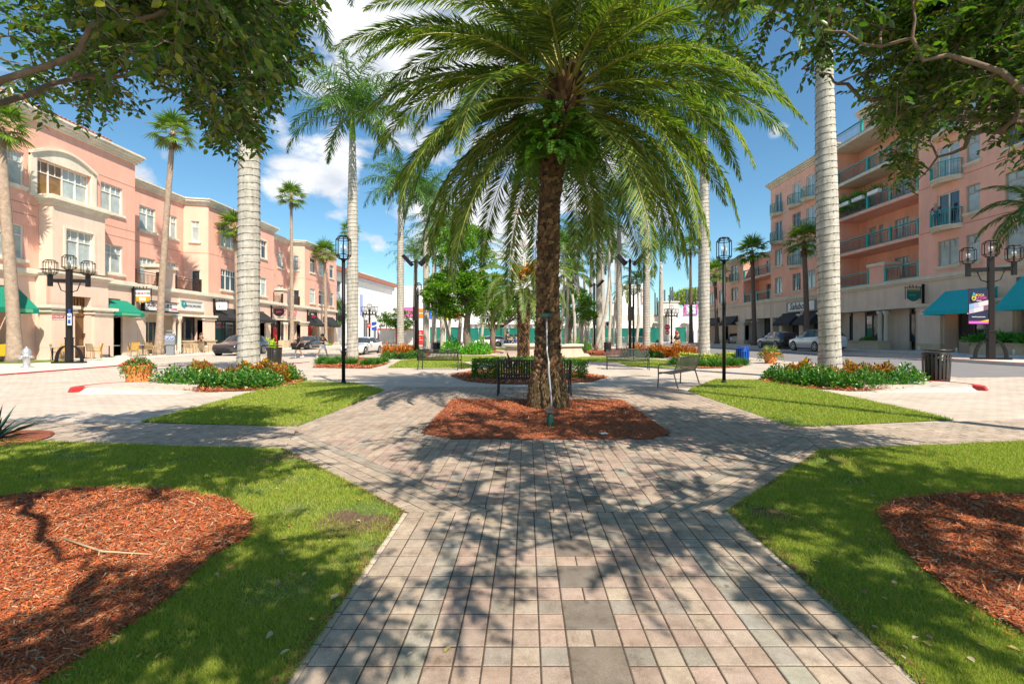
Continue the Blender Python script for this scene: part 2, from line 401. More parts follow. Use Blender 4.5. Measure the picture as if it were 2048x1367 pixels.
def window(par, W, a, b, c, d, depth=.14, cols=2, sill=TRIM, pane=None, frame=FRAME, upper=.3, name='window', surround=None, fw=.07):
    mb = MB(frame); o0, o1 = -depth, -depth+.06
    W.box(mb, a, a+fw, c, d, o0, o1); W.box(mb, b-fw, b, c, d, o0, o1)
    W.box(mb, a+fw, b-fw, d-fw, d, o0, o1); W.box(mb, a+fw, b-fw, c, c+fw, o0, o1)
    zt = d-(d-c)*upper
    if upper: W.box(mb, a+fw, b-fw, zt-.03, zt+.03, o0, o1-.004)
    for i in range(1, cols):
        x = a+(b-a)*i/cols; W.box(mb, x-.04, x+.04, c+fw, d-fw, o0, o1+.01)
    if upper:
        n = cols*2
        for i in range(1, n, 2):
            x = a+(b-a)*i/n; W.box(mb, x-.018, x+.018, zt+.03, d-fw, o0, o1-.01)
    if surround:
        mb.use(surround); t = .14
        W.box(mb, a-t, a-.002, c-.05, d+t, -.02, .06); W.box(mb, b+.002, b+t, c-.05, d+t, -.02, .06); W.box(mb, a, b, d+.002, d+t, -.02, .063)
    o = mb.build(name, par, True)
    pm = pane or R.choice([PANEB, PANEB, PANEB, PANED])
    pb = MB(pm); W.box(pb, a+.02, b-.02, c+.02, d-.02, o0-.03, o0+.01)
    p = pb.build('pane', o); p.matrix_parent_inverse = Matrix.Identity(4)
    if sill:
        sb = MB(sill); W.box(sb, a-.16, b+.16, c-.17, c-.003, -.01, .13); W.box(sb, a-.1, b+.1, c-.25, c-.17, -.01, .08)
        q = sb.build('sill', o)
    return o
# ---------------------------------------------------------------- world, sun, camera
def world():
    w = bpy.data.worlds.new("World"); sc.world = w; w.use_nodes = True
    n = w.node_tree.nodes; l = w.node_tree.links; n.clear()
    out = n.new('ShaderNodeOutputWorld')
    sky = n.new('ShaderNodeTexSky'); sky.sky_type = 'NISHITA'; sky.sun_disc = False
    sky.sun_elevation = SUN_EL
    sd = -SUN_D
    sky.sun_rotation = math.atan2(sd.x, sd.y)
    sky.air_density = 1.0; sky.dust_density = .3; sky.ozone_density = 1.6
    hs = n.new('ShaderNodeHueSaturation'); hs.inputs['Saturation'].default_value = 1.12; hs.inputs['Value'].default_value = 1.0
    l.new(sky.outputs[0], hs.inputs['Color'])
    bg = n.new('ShaderNodeBackground'); bg.inputs[1].default_value = .105; gm = n.new('ShaderNodeMix'); gm.data_type = 'RGBA'; gm.blend_type = 'MULTIPLY'; gm.inputs[0].default_value = 1; l.new(hs.outputs[0], gm.inputs[6]); gm.inputs[7].default_value = (.84, 1.07, 1.05, 1); l.new(gm.outputs[2], bg.inputs[0])
    tc = n.new('ShaderNodeTexCoord')
    def math_(op, a, b=None, c=None):
        m = n.new('ShaderNodeMath'); m.operation = op
        for i, x in enumerate((a, b, c)):
            if x is None: continue
            if isinstance(x, (int, float)): m.inputs[i].default_value = x
            else: l.new(x, m.inputs[i])
        return m.outputs[0]
    # cloud banks as soft patches of the sky, broken up by fractal noise
    banks = [(800, 10, .26, .95), (660, 40, .14, .7), (930, 50, .14, .75), (1040, 300, .14, .7), (600, 345, .085, .72), (680, 350, .08, .8), (560, 370, .05, .6), (800, 520, .05, .55), (870, 470, .12, .7),
             (1000, 420, .13, .85), (980, 500, .09, .6), (1150, 330, .13, .8), (1320, 430, .07, .75), (1250, 470, .07, .6), (1210, 540, .08, .55), (1552, 262, .02, .55),
             (320, 300, .03, .4), (270, 350, .035, .4), (860, 250, .1, .6), (1110, 530, .1, .55), (760, 490, .05, .45), (-900, 300, .5, .5), (3000, 100, .4, .4), (1000, -900, .6, .45)]
    acc = None
    for u, v, r, s in banks:
        d = Vector(((u-U0)/F, 1, (V0-v)/F)).normalized()
        vm = n.new('ShaderNodeVectorMath'); vm.operation = 'DISTANCE'; l.new(tc.outputs['Generated'], vm.inputs[0]); vm.inputs[1].default_value = d
        mr = n.new('ShaderNodeMapRange'); mr.interpolation_type = 'SMOOTHSTEP'
        mr.inputs['From Min'].default_value = r*1.5; mr.inputs['From Max'].default_value = 0; mr.inputs['To Min'].default_value = 0; mr.inputs['To Max'].default_value = s
        l.new(vm.outputs['Value'], mr.inputs['Value'])
        acc = mr.outputs[0] if acc is None else math_('MAXIMUM', acc, mr.outputs[0])
    mp = n.new('ShaderNodeMapping'); mp.inputs['Scale'].default_value = (1, 1, 1.7); l.new(tc.outputs['Generated'], mp.inputs[0])
    nz = n.new('ShaderNodeTexNoise'); nz.inputs['Scale'].default_value = 9; nz.inputs['Detail'].default_value = 9; nz.inputs['Roughness'].default_value = .58; nz.inputs['Distortion'].default_value = .3
    l.new(mp.outputs[0], nz.inputs[0])
    dens = math_('ADD', acc, math_('MULTIPLY', math_('SUBTRACT', nz.outputs['Fac'], .5), 1.9))
    cr = n.new('ShaderNodeValToRGB'); cr.color_ramp.elements[0].position = .34; cr.color_ramp.elements[1].position = .66; l.new(dens, cr.inputs[0])
    nz2 = n.new('ShaderNodeTexNoise'); nz2.inputs['Scale'].default_value = 6; nz2.inputs['Detail'].default_value = 5; l.new(mp.outputs[0], nz2.inputs[0])
    cc = n.new('ShaderNodeValToRGB'); cc.color_ramp.elements[0].position = .4; cc.color_ramp.elements[0].color = (.62, .66, .73, 1)
    cc.color_ramp.elements[1].position = .62; cc.color_ramp.elements[1].color = (.98, .98, 1, 1); l.new(nz2.outputs['Fac'], cc.inputs[0])
    cb = n.new('ShaderNodeBackground'); cb.inputs[1].default_value = .8; l.new(cc.outputs[0], cb.inputs[0])
    mx = n.new('ShaderNodeMixShader'); l.new(cr.outputs[0], mx.inputs[0]); l.new(bg.outputs[0], mx.inputs[1]); l.new(cb.outputs[0], mx.inputs[2])
    l.new(mx.outputs[0], out.inputs[0])
world()
sl = bpy.data.lights.new('sun', 'SUN'); sl.energy = 5.0; sl.angle = rad(.5); sl.color = (1.0, .91, .77)
so = bpy.data.objects.new('sun', sl); COL.objects.link(so)
sdir = Vector((SUN_D.x*math.cos(SUN_EL), SUN_D.y*math.cos(SUN_EL), -math.sin(SUN_EL)))
so.rotation_euler = sdir.to_track_quat('-Z', 'Y').to_euler(); so.location = (20, -30, 60)
cd = bpy.data.cameras.new('camera'); co = bpy.data.objects.new('camera', cd); COL.objects.link(co)
cd.sensor_width = 36; cd.lens = F/2048*36; co.location = (0, 0, H); co.rotation_euler = (rad(90), 0, 0)
cd.shift_x = (1024-U0)/2048; cd.shift_y = -(683.5-V0)/2048; cd.clip_start = .05; cd.clip_end = 3000
sc.camera = co
sc.view_settings.view_transform = 'Standard'; sc.view_settings.look = 'None'; sc.view_settings.exposure = .6; sc.view_settings.gamma = 1
sc.cycles.max_bounces = 6; sc.cycles.transparent_max_bounces = 4; sc.cycles.diffuse_bounces = 3

# ---------------------------------------------------------------- ground
def ground():
    xs = sorted({*[-900, -400, -150, -80, -40, -30], *[i*.5 for i in range(-40, 41)], 30, 40, 80, 150, 400, 900})
    ys = [-60, -10, 0, 5, 10, 20, 40, 60, 80, 120, 200, 500, 1800]
    mb = MB(PAVE); V = [(x, y, gh(x)) for y in ys for x in xs]; n = len(xs)
    mb.add(V, [(j*n+i, j*n+i+1, (j+1)*n+i+1, (j+1)*n+i) for j in range(len(ys)-1) for i in range(n-1)], True)
    tag(mb.build('ground'), kind='structure')
ground()
def sheet(name, poly, mat, dz, kind='structure', sub=True):
    """flat patch following the gentle fall of the ground"""
    import mathutils.geometry as g
    xs = [p[0] for p in poly]; mb = MB(mat); P = list(poly)
    if sub:
        strips = np.arange(math.floor(min(xs)), math.ceil(max(xs))+.01, 1.0 if max(abs(min(xs)), abs(max(xs))) > 11.5 else 50)
    else: strips = [min(xs), max(xs)]
    for a, b in zip(strips[:-1], strips[1:]):
        q = clip(clip(P, lambda p: p[0]-a), lambda p: b-p[0])
        if len(q) >= 3: mb.add([(x, y, gh(x)+dz) for x, y in q], [list(range(len(q)))], True)
    if len(strips) < 2: mb.add([(x, y, gh(x)+dz) for x, y in P], [list(range(len(P)))])
    o = mb.build(name); return tag(o, kind=kind)
def clip(poly, f):
    out = []
    for i in range(len(poly)):
        a, b = poly[i-1], poly[i]; fa, fb = f(a), f(b)
        if (fa >= 0) != (fb >= 0):
            t = fa/(fa-fb); out.append((a[0]+(b[0]-a[0])*t, a[1]+(b[1]-a[1])*t))
        if fb >= 0: out.append(b)
    return out

# hand-laid pavers of the walk and the plaza round the date palm
PINKT, BEI, GRY, DRK = (.41, .305, .245), (.43, .345, .27), (.33, .285, .235), (.215, .175, .14)
TV = []; TF = []; TC = []
def jit(c, a=.09):
    k = 1+R.uniform(-a, a); return (c[0]*k*(1+R.uniform(-.03, .03)), c[1]*k, c[2]*k*(1+R.uniform(-.03, .03)))
def paver(poly, col, z=.014):
    """one paver: a slightly domed block top with worn edges"""
    if len(poly) < 3: return
    cx = sum(p[0] for p in poly)/len(poly); cy = sum(p[1] for p in poly)/len(poly)
    ar = abs(sum(poly[i-1][0]*poly[i][1]-poly[i][0]*poly[i-1][1] for i in range(len(poly))))/2
    if ar < .0008: return
    dz = R.uniform(-.0018, .0018); tx, ty = R.uniform(-.01, .01), R.uniform(-.01, .01)
    o = len(TV); n = len(poly)
    def shr(d):
        out = []
        for x, y in poly:
            L = math.hypot(x-cx, y-cy) or 1; k = max(0, 1-d*1.414/L); out.append((cx+(x-cx)*k, cy+(y-cy)*k))
        return out
    for x, y in shr(.0036): TV.append((x, y, z-.008))
    for x, y in shr(.0040): TV.append((x, y, z-.0025+dz))
    for x, y in shr(.0078): TV.append((x, y, z+dz+(x-cx)*tx+(y-cy)*ty))
    c = jit(col)
    for i in range(n):
        j = (i+1) % n
        TF.append((o+i, o+j, o+n+j, o+n+i)); TC.append(c); TF.append((o+n+i, o+n+j, o+2*n+j, o+2*n+i)); TC.append(c)
    TF.append([o+2*n+i for i in range(n)]); TC.append(c)
PT = .128; CX = .32
# walk
x0 = CX-10*PT; y0 = .9; rows = int((3.84-y0)/PT); y0 = 3.84-rows*PT
used = set()
for r in range(rows):
    rr = rows-1-r             # count from the far end of the walk
    for c in range(20):
        if (r, c) in used: continue
        a, b = x0+c*PT, y0+r*PT
        m = rr % 3
        if 4 <= c <= 15 and rr >= 4 and c == 9 and m == 2 and r+0 >= 0:
            # large dark slab two pavers wide and two deep
            paver([(a, b), (a+2*PT, b), (a+2*PT, b+2*PT), (a, b+2*PT)], DRK); used |= {(r, c), (r, c+1), (r+1, c), (r+1, c+1)}; continue
        if rr < 3: col = BEI
        elif rr == 3: col = GRY if 3 <= c <= 16 else BEI
        elif c < 3 or c > 16: col = BEI
        elif c in (3, 16): col = jit((.36, .325, .27), .12)
        else:
            m2 = (rr-4) % 3
            col = PINKT
            if m2 == 0 and c in (6, 8, 11, 13): col = GRY
            elif m2 == 0 and c in (7, 12): col = BEI
            elif c in (5, 14) and m2 != 0 and R.random() < .6: col = BEI
            elif R.random() < .08: col = BEI
        q = [(a, b), (a+PT, b), (a+PT, b+PT), (a, b+PT)]
        if rr < 3 and R.random() < 0: pass
        paver(q, col)
# octagon: convex outline, inner field and 45 degree bands
Yb, Yt = 3.84, 13.2
OUT = [(CX-1.3, Yb), (CX+1.3, Yb), (3.72, 5.93), (4.2, 7.42), (4.2, Yt), (-3.62, Yt), (-3.62, 7.45), (-3.06, 5.95)]
def halfplane(p, q):
    nx, ny = -(q[1]-p[1]), q[0]-p[0]; L = math.hypot(nx, ny); nx /= L; ny /= L
    return lambda t: (t[0]-p[0])*nx+(t[1]-p[1])*ny
BW = 4*PT
dl = halfplane((-3.06, 5.95), (CX-1.3, Yb)); dr = halfplane((CX+1.3, Yb), (3.72, 5.93))
def in_out(q):
    for i in range(len(OUT)):
        q = clip(q, halfplane(OUT[i-1], OUT[i]))
        if len(q) < 3: return []
    return q
BED = [(-1.55, 6.92), (-1.0, 6.52), (1.72, 6.52), (2.14, 6.92), (2.16, 10.5), (-1.66, 10.6)]
def inbed(x, y): return all(halfplane(BED[i-1], BED[i])((x, y)) > .05 for i in range(6))
CWD = .142; a = -3.75; ci = 0
while a < 4.3:
    b = Yb-R.uniform(0, .1)
    while b < Yt:
        k = R.random(); w = CWD; h = CWD*(1.5 if k < .5 else 1 if k < .8 else 2)
        x, y = a+w/2, b+h/2
        if not inbed(x, y):
            k = R.random(); gp = math.sin(x*3.1)*math.sin(y*2.3+1)
            col = PINKT if k < .56 else BEI if k < .86 else GRY
            if y > 9.5 and k > .4: col = BEI
            if y > 6.7: col = tuple(.55*p+.45*q for p, q in zip(col, BEI))
            if k > .995: col = DRK
            q = [(a, b), (a+w, b), (a+w, b+h), (a, b+h)]
            q = clip(clip(q, lambda t: dl(t)-BW), lambda t: dr(t)-BW)
            if len(q) > 2: q = in_out(q)
            if len(q) > 2: paver(q, col)
        b += h
    a += CWD; ci += 1
for (p, q, side) in (((-3.06, 5.95), (CX-1.3, Yb), 1), ((CX+1.3, Yb), (3.72, 5.93), 1)):
    d = Vector((q[0]-p[0], q[1]-p[1])); L = d.length; d.normalize(); nn = Vector((-d.y, d.x))
    for k in range(4):
        s = -1.0+(k % 2)*PT*.5
        while s < L+1.0:
            w = PT*1.0
            P = [Vector(p)+d*s+nn*(k*PT), Vector(p)+d*(s+w)+nn*(k*PT), Vector(p)+d*(s+w)+nn*((k+1)*PT), Vector(p)+d*s+nn*((k+1)*PT)]
            q2 = in_out([tuple(v) for v in P])
            oth = dr if p[0] < 0 else dl
            if len(q2) > 2: q2 = clip(q2, lambda t: oth(t)-BW)
            if len(q2) > 2: q2 = clip(q2, lambda t: t[1]-Yb-.0)
            if len(q2) > 2: paver(q2, GRY if k == 3 else BEI)
            s += w
# cross walks either side, and the far part of the plaza
def field(poly, w0, h0, cols, ang=0):
    xs = [p[0] for p in poly]; ys = [p[1] for p in poly]; b = min(ys); r = 0
    while b < max(ys):
        a = min(xs)-(r % 2)*w0*.5
        while a < max(xs):
            q = [(a, b), (a+w0, b), (a+w0, b+h0), (a, b+h0)]
            for i in range(len(poly)):
                q = clip(q, halfplane(poly[i-1], poly[i]))
                if len(q) < 3: break
            if len(q) > 2: paver(q, R.choice(cols))
            a += w0
        b += h0; r += 1
CL = [BEI, BEI, BEI, (.46, .37, .29), (.42, .34, .27)]
field([(-9.8, 6.75), (-3.06, 5.96), (-3.61, 7.44), (-9.8, 8.1)], .256, .128, CL)
field([(3.73, 5.94), (8.6, 6.75), (8.6, 8.1), (4.19, 7.41)], .256, .128, CL)
def tiles():
    me = bpy.data.meshes.new('path'); me.from_pydata(TV, [], TF); me.materials.append(TILEM)
    at = me.color_attributes.new('Col', 'FLOAT_COLOR', 'CORNER')
    cols = np.array([c for f, c in zip(TF, TC) for _ in f], dtype=np.float32); cols = np.concatenate([cols, np.ones((len(cols), 1), np.float32)], 1)
    at.data.foreach_set('color', cols.ravel())
    o = bpy.data.objects.new('path', me); COL.objects.link(o); tag(o, kind='structure')
    for nm, P in (('path_bedding', [(CX-1.28, .5), (CX+1.28, .5), (CX+1.28, 3.85), (CX-1.28, 3.85)]), ('path_bedding', OUT),
                  ('path_bedding', [(-9.8, 6.75), (-3.06, 5.96), (-3.61, 7.44), (-9.8, 8.1)]), ('path_bedding', [(3.73, 5.94), (8.6, 6.75), (8.6, 8.1), (4.19, 7.41)])):
        mb = MB(JOINT); mb.add([(x, y, .0102) for x, y in P], [list(range(len(P)))]); tag(mb.build(nm), kind='structure')
tiles()

# lawns
LAWNS = {
 'a': [(-1.0, .6), (-1.0, 3.86), (-3.09, 5.98), (-4.6, 6.13), (-7.3, 6.5), (-13, 7.3), (-13, .6)],
 'b': [(1.63, .6), (13, .6), (13, 7.2), (6.75, 6.4), (3.68, 5.9), (1.66, 3.86)],
 'c': [(-6.43, 7.85), (-3.63, 7.45), (-3.64, 9.5), (-3.76, 12.5), (-5.3, 14.4), (-7.3, 14.9), (-6.9, 11.4), (-6.65, 9.6)],
 'd': [(4.2, 7.42), (7.36, 8.06), (7.6, 10.5), (7.75, 12.6), (7.7, 15.3), (6.3, 15.6), (4.5, 12.8), (4.22, 12.2)],
}
def inpoly(P, x, y):
    c = np.zeros(len(x), bool)
    for i in range(len(P)):
        (xa, ya), (xb, yb) = P[i-1], P[i]
        m = ((ya > y) != (yb > y)) & (x < (xb-xa)*(y-ya)/(yb-ya+1e-12)+xa); c ^= m
    return c
def blob(cx, cy, r, n=28, wob=.08, seed=1, sy=1.0):
    rr = random.Random(seed); ph = [rr.uniform(0, 6.28) for _ in range(4)]
    return [(cx+r*(1+wob*(math.sin(2*t+ph[0])+.6*math.sin(3*t+ph[1])+.4*math.sin(5*t+ph[2])))*math.cos(t),
             cy+sy*r*(1+wob*(math.sin(2*t+ph[0])+.6*math.sin(3*t+ph[1])+.4*math.sin(5*t+ph[2])))*math.sin(t)) for t in [2*math.pi*k/n for k in range(n)]]
MULCH = {
 'l': [(-4.9, 4.05), (-4.2, 4.4), (-3.3, 4.38), (-2.6, 4.1), (-2.15, 3.7), (-1.98, 3.35), (-2.05, 3.0), (-1.95, 2.6), (-1.98, 2.2), (-2.02, 1.75), (-2.5, 1.3), (-4, 1.0), (-5.6, 1.4), (-6, 2.8), (-5.6, 3.7)],
 'r': [(2.85, 3.8), (3.2, 4.08), (3.9, 4.25), (4.6, 4.2), (5.4, 3.9), (5.9, 2.9), (5.4, 1.7), (4.2, 1.2), (3.0, 1.5), (2.4, 2.1), (2.38, 2.6), (2.55, 3.2)],
 'c': BED}
def flatmesh(name, P, mat, dz, kind='structure'):
    mb = MB(mat); mb.add([(x, y, gh(x)+dz) for x, y in P], [list(range(len(P)))], False); return tag(mb.build(name), kind=kind)
for k, P in LAWNS.items(): flatmesh('lawn', P, GRASSB, .012)
def scatter(P, n, holes=(), near=True, ymin=None, ymax=None):
    xs = [p[0] for p in P]; ys = [p[1] for p in P]; y0 = max(min(ys), ymin or -99); y1 = min(max(ys), ymax or 999)
    X = []; Y = []; tot = 0
    while tot < n:
        u = NR.random(n*2)
        y = 1/(1/y1+u*(1/y0-1/y1)) if near else y0+u*(y1-y0)
        x = NR.uniform(min(xs), max(xs), n*2)
        m = inpoly(P, x, y) & (np.abs((U0-1024+0)+x/np.maximum(y, .1)*F+14) < 1100)
        for h in holes: m &= ~inpoly(h, x, y)
        X.append(x[m]); Y.append(y[m]); tot += m.sum()
        if m.sum() == 0: break
    X = np.concatenate(X)[:n]; Y = np.concatenate(Y)[:n]; return X, Y
def ghv(x): return np.array([gh(q) for q in x]) if np.abs(x).max() > 11.4 else np.zeros(len(x))
def grass(P, n, hgt, wid, holes=(), near=True, ymin=1.6, ymax=99, sparse=True):
    x, y = scatter(P, n, holes, near, ymin, ymax)
    # thin, worn patches
    pn = np.sin(x*2.3+1.7*np.sin(y*1.9))*np.sin(y*2.9+1.3*np.sin(x*2.1))+.5*np.sin(x*7+y*3)*np.sin(y*8-x*2); keep = NR.random(len(x)) > np.clip((pn-.55)*2, 0, .75)
    x = x[keep]; y = y[keep]; n = len(x)
    for cx_, cy_, r_ in ((-1.25, 3.7, .38), (-1.05, 3.2, .16), (-2.75, 5.55, .4), (1.95, 3.85, .3), (3.3, 5.45, .45), (-3.75, 7.7, .35), (4.4, 7.7, .4), (-1.9, 3.9, .25), (2.3, 4.6, .25), (2.55, 2.9, .3)):
        keep = NR.random(len(x)) > .93*np.exp(-(((x-cx_)/r_)**2+((y-cy_)/(r_*.8))**2)); x = x[keep]; y = y[keep]
    n = len(x); x = x+NR.normal(0, .012, n); y = y+NR.normal(0, .012, n)
    D = np.stack([NR.normal(0, .55, n), NR.normal(0, .55, n), np.ones(n)], 1)
    N = np.stack([NR.normal(0, 1, n), NR.normal(0, 1, n), np.zeros(n)+.01], 1)
    sc_ = np.clip(y/3.0, .8, 4)
    return NB().inst(GBLADE, np.stack([x, y, ghv(x)+.008], 1), D, N, hgt*NR.uniform(.5, 1.3, n)*np.clip(sc_, 1, 1.5), wid*sc_)
ML, MR = MULCH['l'], MULCH['r']
shr = lambda P, k: [(sum(p[0] for p in P)/len(P)*(1-k)+x*k, sum(p[1] for p in P)/len(P)*(1-k)+y*k) for x, y in P]
for P, n, h, w, holes in ((LAWNS['a'], 230000, .027, .0036, [shr(ML, .96)]), (LAWNS['b'], 210000, .027, .0036, [shr(MR, .96)]), (LAWNS['c'], 70000, .035, .004, []), (LAWNS['d'], 70000, .035, .004, [])):
    tag(grass(P, n, h, w, holes).build('grass', GRASS), 'short green turf of the lawn beside the brick walk', 'grass', kind='stuff')
# mulch beds with loose bark chips
def mulch(P, n, mound=.07, near=True, cw=1.0, ymin=1.5, ymax=99, label=None):
    cx = sum(p[0] for p in P)/len(P); cy = sum(p[1] for p in P)/len(P)
    flatmesh('mulch_bed', P, MULCHB, .018)
    x, y = scatter(P, n, (), near, ymin, ymax)
    if len(x) == 0: return
    e = NR.random(len(x)) < .05; jx = NR.normal(0, .07, len(x)); x = np.where(e, x+jx, x); y = np.where(e, y+jx[::-1], y)
    m = len(x); a = NR.uniform(0, 2*math.pi, m); el = NR.normal(0, .25, m)
    D = np.stack([np.cos(a)*np.cos(el), np.sin(a)*np.cos(el), np.sin(el)], 1); N = np.stack([NR.normal(0, .35, m), NR.normal(0, .35, m), np.ones(m)], 1)
    sc_ = np.clip(y/3.2, .8, 4)**.7*cw
    nb = NB().inst(CHIP, np.stack([x, y, ghv(x)+.022+NR.uniform(0, .02, m)], 1), D, N, (.01+.045*NR.random(m)**2)*sc_, NR.uniform(.003, .009, m)*sc_)
    tag(nb.build('mulch', MULCHC), label or 'loose red-brown bark mulch', 'mulch', kind='stuff')
mulch(ML, 95000, label='sunlit red bark mulch in the round bed on the left lawn')
mulch(MR, 75000, label='red bark mulch in the round bed on the right lawn')
mulch(BED, 60000, near=False, cw=.6, label='red bark mulch round the foot of the big date palm')

# fallen leaves
def fallen():
    nb = NB(); pts = []
    for _ in range(170):
        y = 1/R.uniform(1/9.0, 1/1.95); x = R.uniform(-1.15, 1.1)*y
        pts.append((x, y, .03 if abs(x-CX) > 1.3 or y > 4 else .018))
    pts = np.array(pts); n = len(pts); a = NR.uniform(0, 6.28, n)
    on = (np.abs(pts[:, 0]-CX) < 1.3+np.maximum(0, pts[:, 1]-3.9)) & (NR.random(n) < .75)
    pts = pts[~on]; a = a[~on]; n = len(pts)
    nb.inst(LEAF, pts, np.stack([np.cos(a), np.sin(a), NR.normal(0, .15, n)], 1), np.stack([NR.normal(0, .3, n), NR.normal(0, .3, n), np.ones(n)], 1), NR.uniform(.03, .06, n), NR.uniform(.014, .028, n))
    tag(nb.build('fallen_leaves', LITTER), 'scattered dry brown and yellow fallen leaves', 'fallen leaves', kind='stuff')
fallen()
for i, (pts, lab) in enumerate(((((-4.05, 3.4), (-3.9, 3.0), (-3.95, 2.75)), 'dry pale palm strip on mulch near the left edge'), (((-3.2, 3.25), (-2.75, 3.05), (-2.4, 3.02)), 'dry pale palm strip across the middle of the left mulch bed'))):
    mb = MB(M('dry_stalk', (.5, .36, .2), .8)); P = [(x, y, .05+.012*math.sin(k*3)) for k, (x, y) in enumerate(pts)]
    mb.tube(P, [.006, .008, .003], 6); tag(mb.build('dry_stalk'), lab, 'palm strip', 'dry palm strips on the mulch')

SOIL = M('bare_soil', (.17, .10, .06), .95, var=.5, vs=40, bump=1, bs=90)
for i, (x_, y_, r_) in enumerate(((-1.34, 3.6, .27), (-3.12, 5.42, .3), (2.02, 3.72, .2), (3.75, 5.35, .3))): flatmesh('soil_patch', blob(x_, y_, r_, seed=i+7, wob=.18), SOIL, .0135)
xs_ = []
for (xa, ya), (xb, yb) in (((-1.0, .6), (-1.0, 3.86)), ((-1.0, 3.86), (-3.09, 5.98)), ((1.63, .6), (1.66, 3.86)), ((1.66, 3.86), (3.68, 5.9))):
    m_ = 900; f_ = NR.random(m_); s_ = np.abs(NR.normal(0, .035, m_))*np.sign(xa)
    xs_.append(np.stack([xa+(xb-xa)*f_+s_, ya+(yb-ya)*f_, np.full(m_, .02)], 1))
xs_ = np.concatenate(xs_); m_ = len(xs_); a_ = NR.uniform(0, 6.28, m_)
tag(NB().inst(CHIP, xs_, np.stack([np.cos(a_), np.sin(a_), NR.normal(0, .2, m_)], 1), NR.normal(0, .4, (m_, 3))+np.array([0, 0, 1]), NR.uniform(.008, .03, m_), NR.uniform(.004, .01, m_)).build('edge_debris', M('edge_litter', rough=.9, isl=[(.12, .06, .03), (.2, .11, .05), (.07, .04, .02), (.3, .1, .04)])), 'thin line of soil and bark crumbs along the walk edge', 'debris', kind='stuff')
# road on the right, pavement slabs and kerbs
sheet('road', [(14.3, 15.5), (21.0, 12), (20.6, 120), (13.6, 120)], PAVESHADE, .006)  # building's shadow painted into the road as darker grey pavers
def slab(name, P, z0, z1, mat, kind='structure'):
    mb = MB(mat); mb.ext([(x, y, z0) for x, y in P], (0, 0, z1-z0)); return tag(mb.build(name), kind=kind)
slab('pavement', [(-20.3, 2), (-19.9, 18), (-20.2, 23.2), (-22.4, 26.5), (-24.3, 29.5), (-24.6, 33), (-24.6, 74.4), (-60, 74.4), (-60, 2)], -.3, 0.0, CONC)
slab('pavement', [(20.7, 2), (60, 2), (60, 75), (25.6, 75), (25.6, 30), (24.3, 27.5), (20.6, 24), (20.2, 20)], -.2, .33, CONC)
def kerb(name, pts, w, h, mat, lab=None, dz=0):
    mb = MB(mat)
    for (xa, ya), (xb, yb) in zip(pts[:-1], pts[1:]):
        d = Vector((xb-xa, yb-ya)).normalized(); n = Vector((-d.y, d.x))*w/2
        za, zb = gh(xa)+dz, gh(xb)+dz
        mb.hexa([(xa-n.x, ya-n.y, za-.2), (xb-n.x, yb-n.y, zb-.2), (xb+n.x, yb+n.y, zb-.2), (xa+n.x, ya+n.y, za-.2),
                 (xa-n.x, ya-n.y, za+h), (xb-n.x, yb-n.y, zb+h), (xb+n.x, yb+n.y, zb+h), (xa+n.x, ya+n.y, za+h)])
    return tag(mb.build(name), kind='structure')
def arcp(cx, cy, r, a0, a1, n=12): return [(cx+r*math.cos(rad(a0+(a1-a0)*i/n)), cy+r*math.sin(rad(a0+(a1-a0)*i/n))) for i in range(n+1)]
kerb('kerb', [(-20.0, 5), (-19.9, 18.5), (-20.1, 23.2)], .16, .0, WCONC, dz=.046); kerb('kerb_line', [(-19.86, 5), (-19.76, 18.5), (-19.96, 23.2)], .07, .0, REDK, dz=.05)
kerb('red_kerb', [(-20.1, 23.3), (-21.3, 25), (-22.3, 26.5)], .22, .0, REDK, dz=.05); kerb('kerb', [(-22.35, 26.6), (-24.2, 29.4)], .16, .0, WCONC, dz=.046)
kerb('kerb', [(-24.5, 29.6), (-24.5, 74)], .16, .0, WCONC, dz=.046)
kerb('red_kerb', [(-12.0, 14.2), (-12.5, 15.7), (-12.3, 18), (-12.0, 26)], .14, .02, REDK)
kerb('kerb', [(-12.0, 26.2), (-11.7, 56)], .16, .02, WCONC)
kerb('red_kerb', [(20.4, 17), (20.3, 20), (20.7, 24)], .16, .0, REDK, dz=.145)
kerb('kerb', [(20.8, 24.1), (24.3, 27.6), (25.5, 30), (25.5, 74)], .16, .0, WCONC, dz=.14)
kerb('kerb', [(13.2, 19), (13.4, 56)], .16, .02, WCONC)
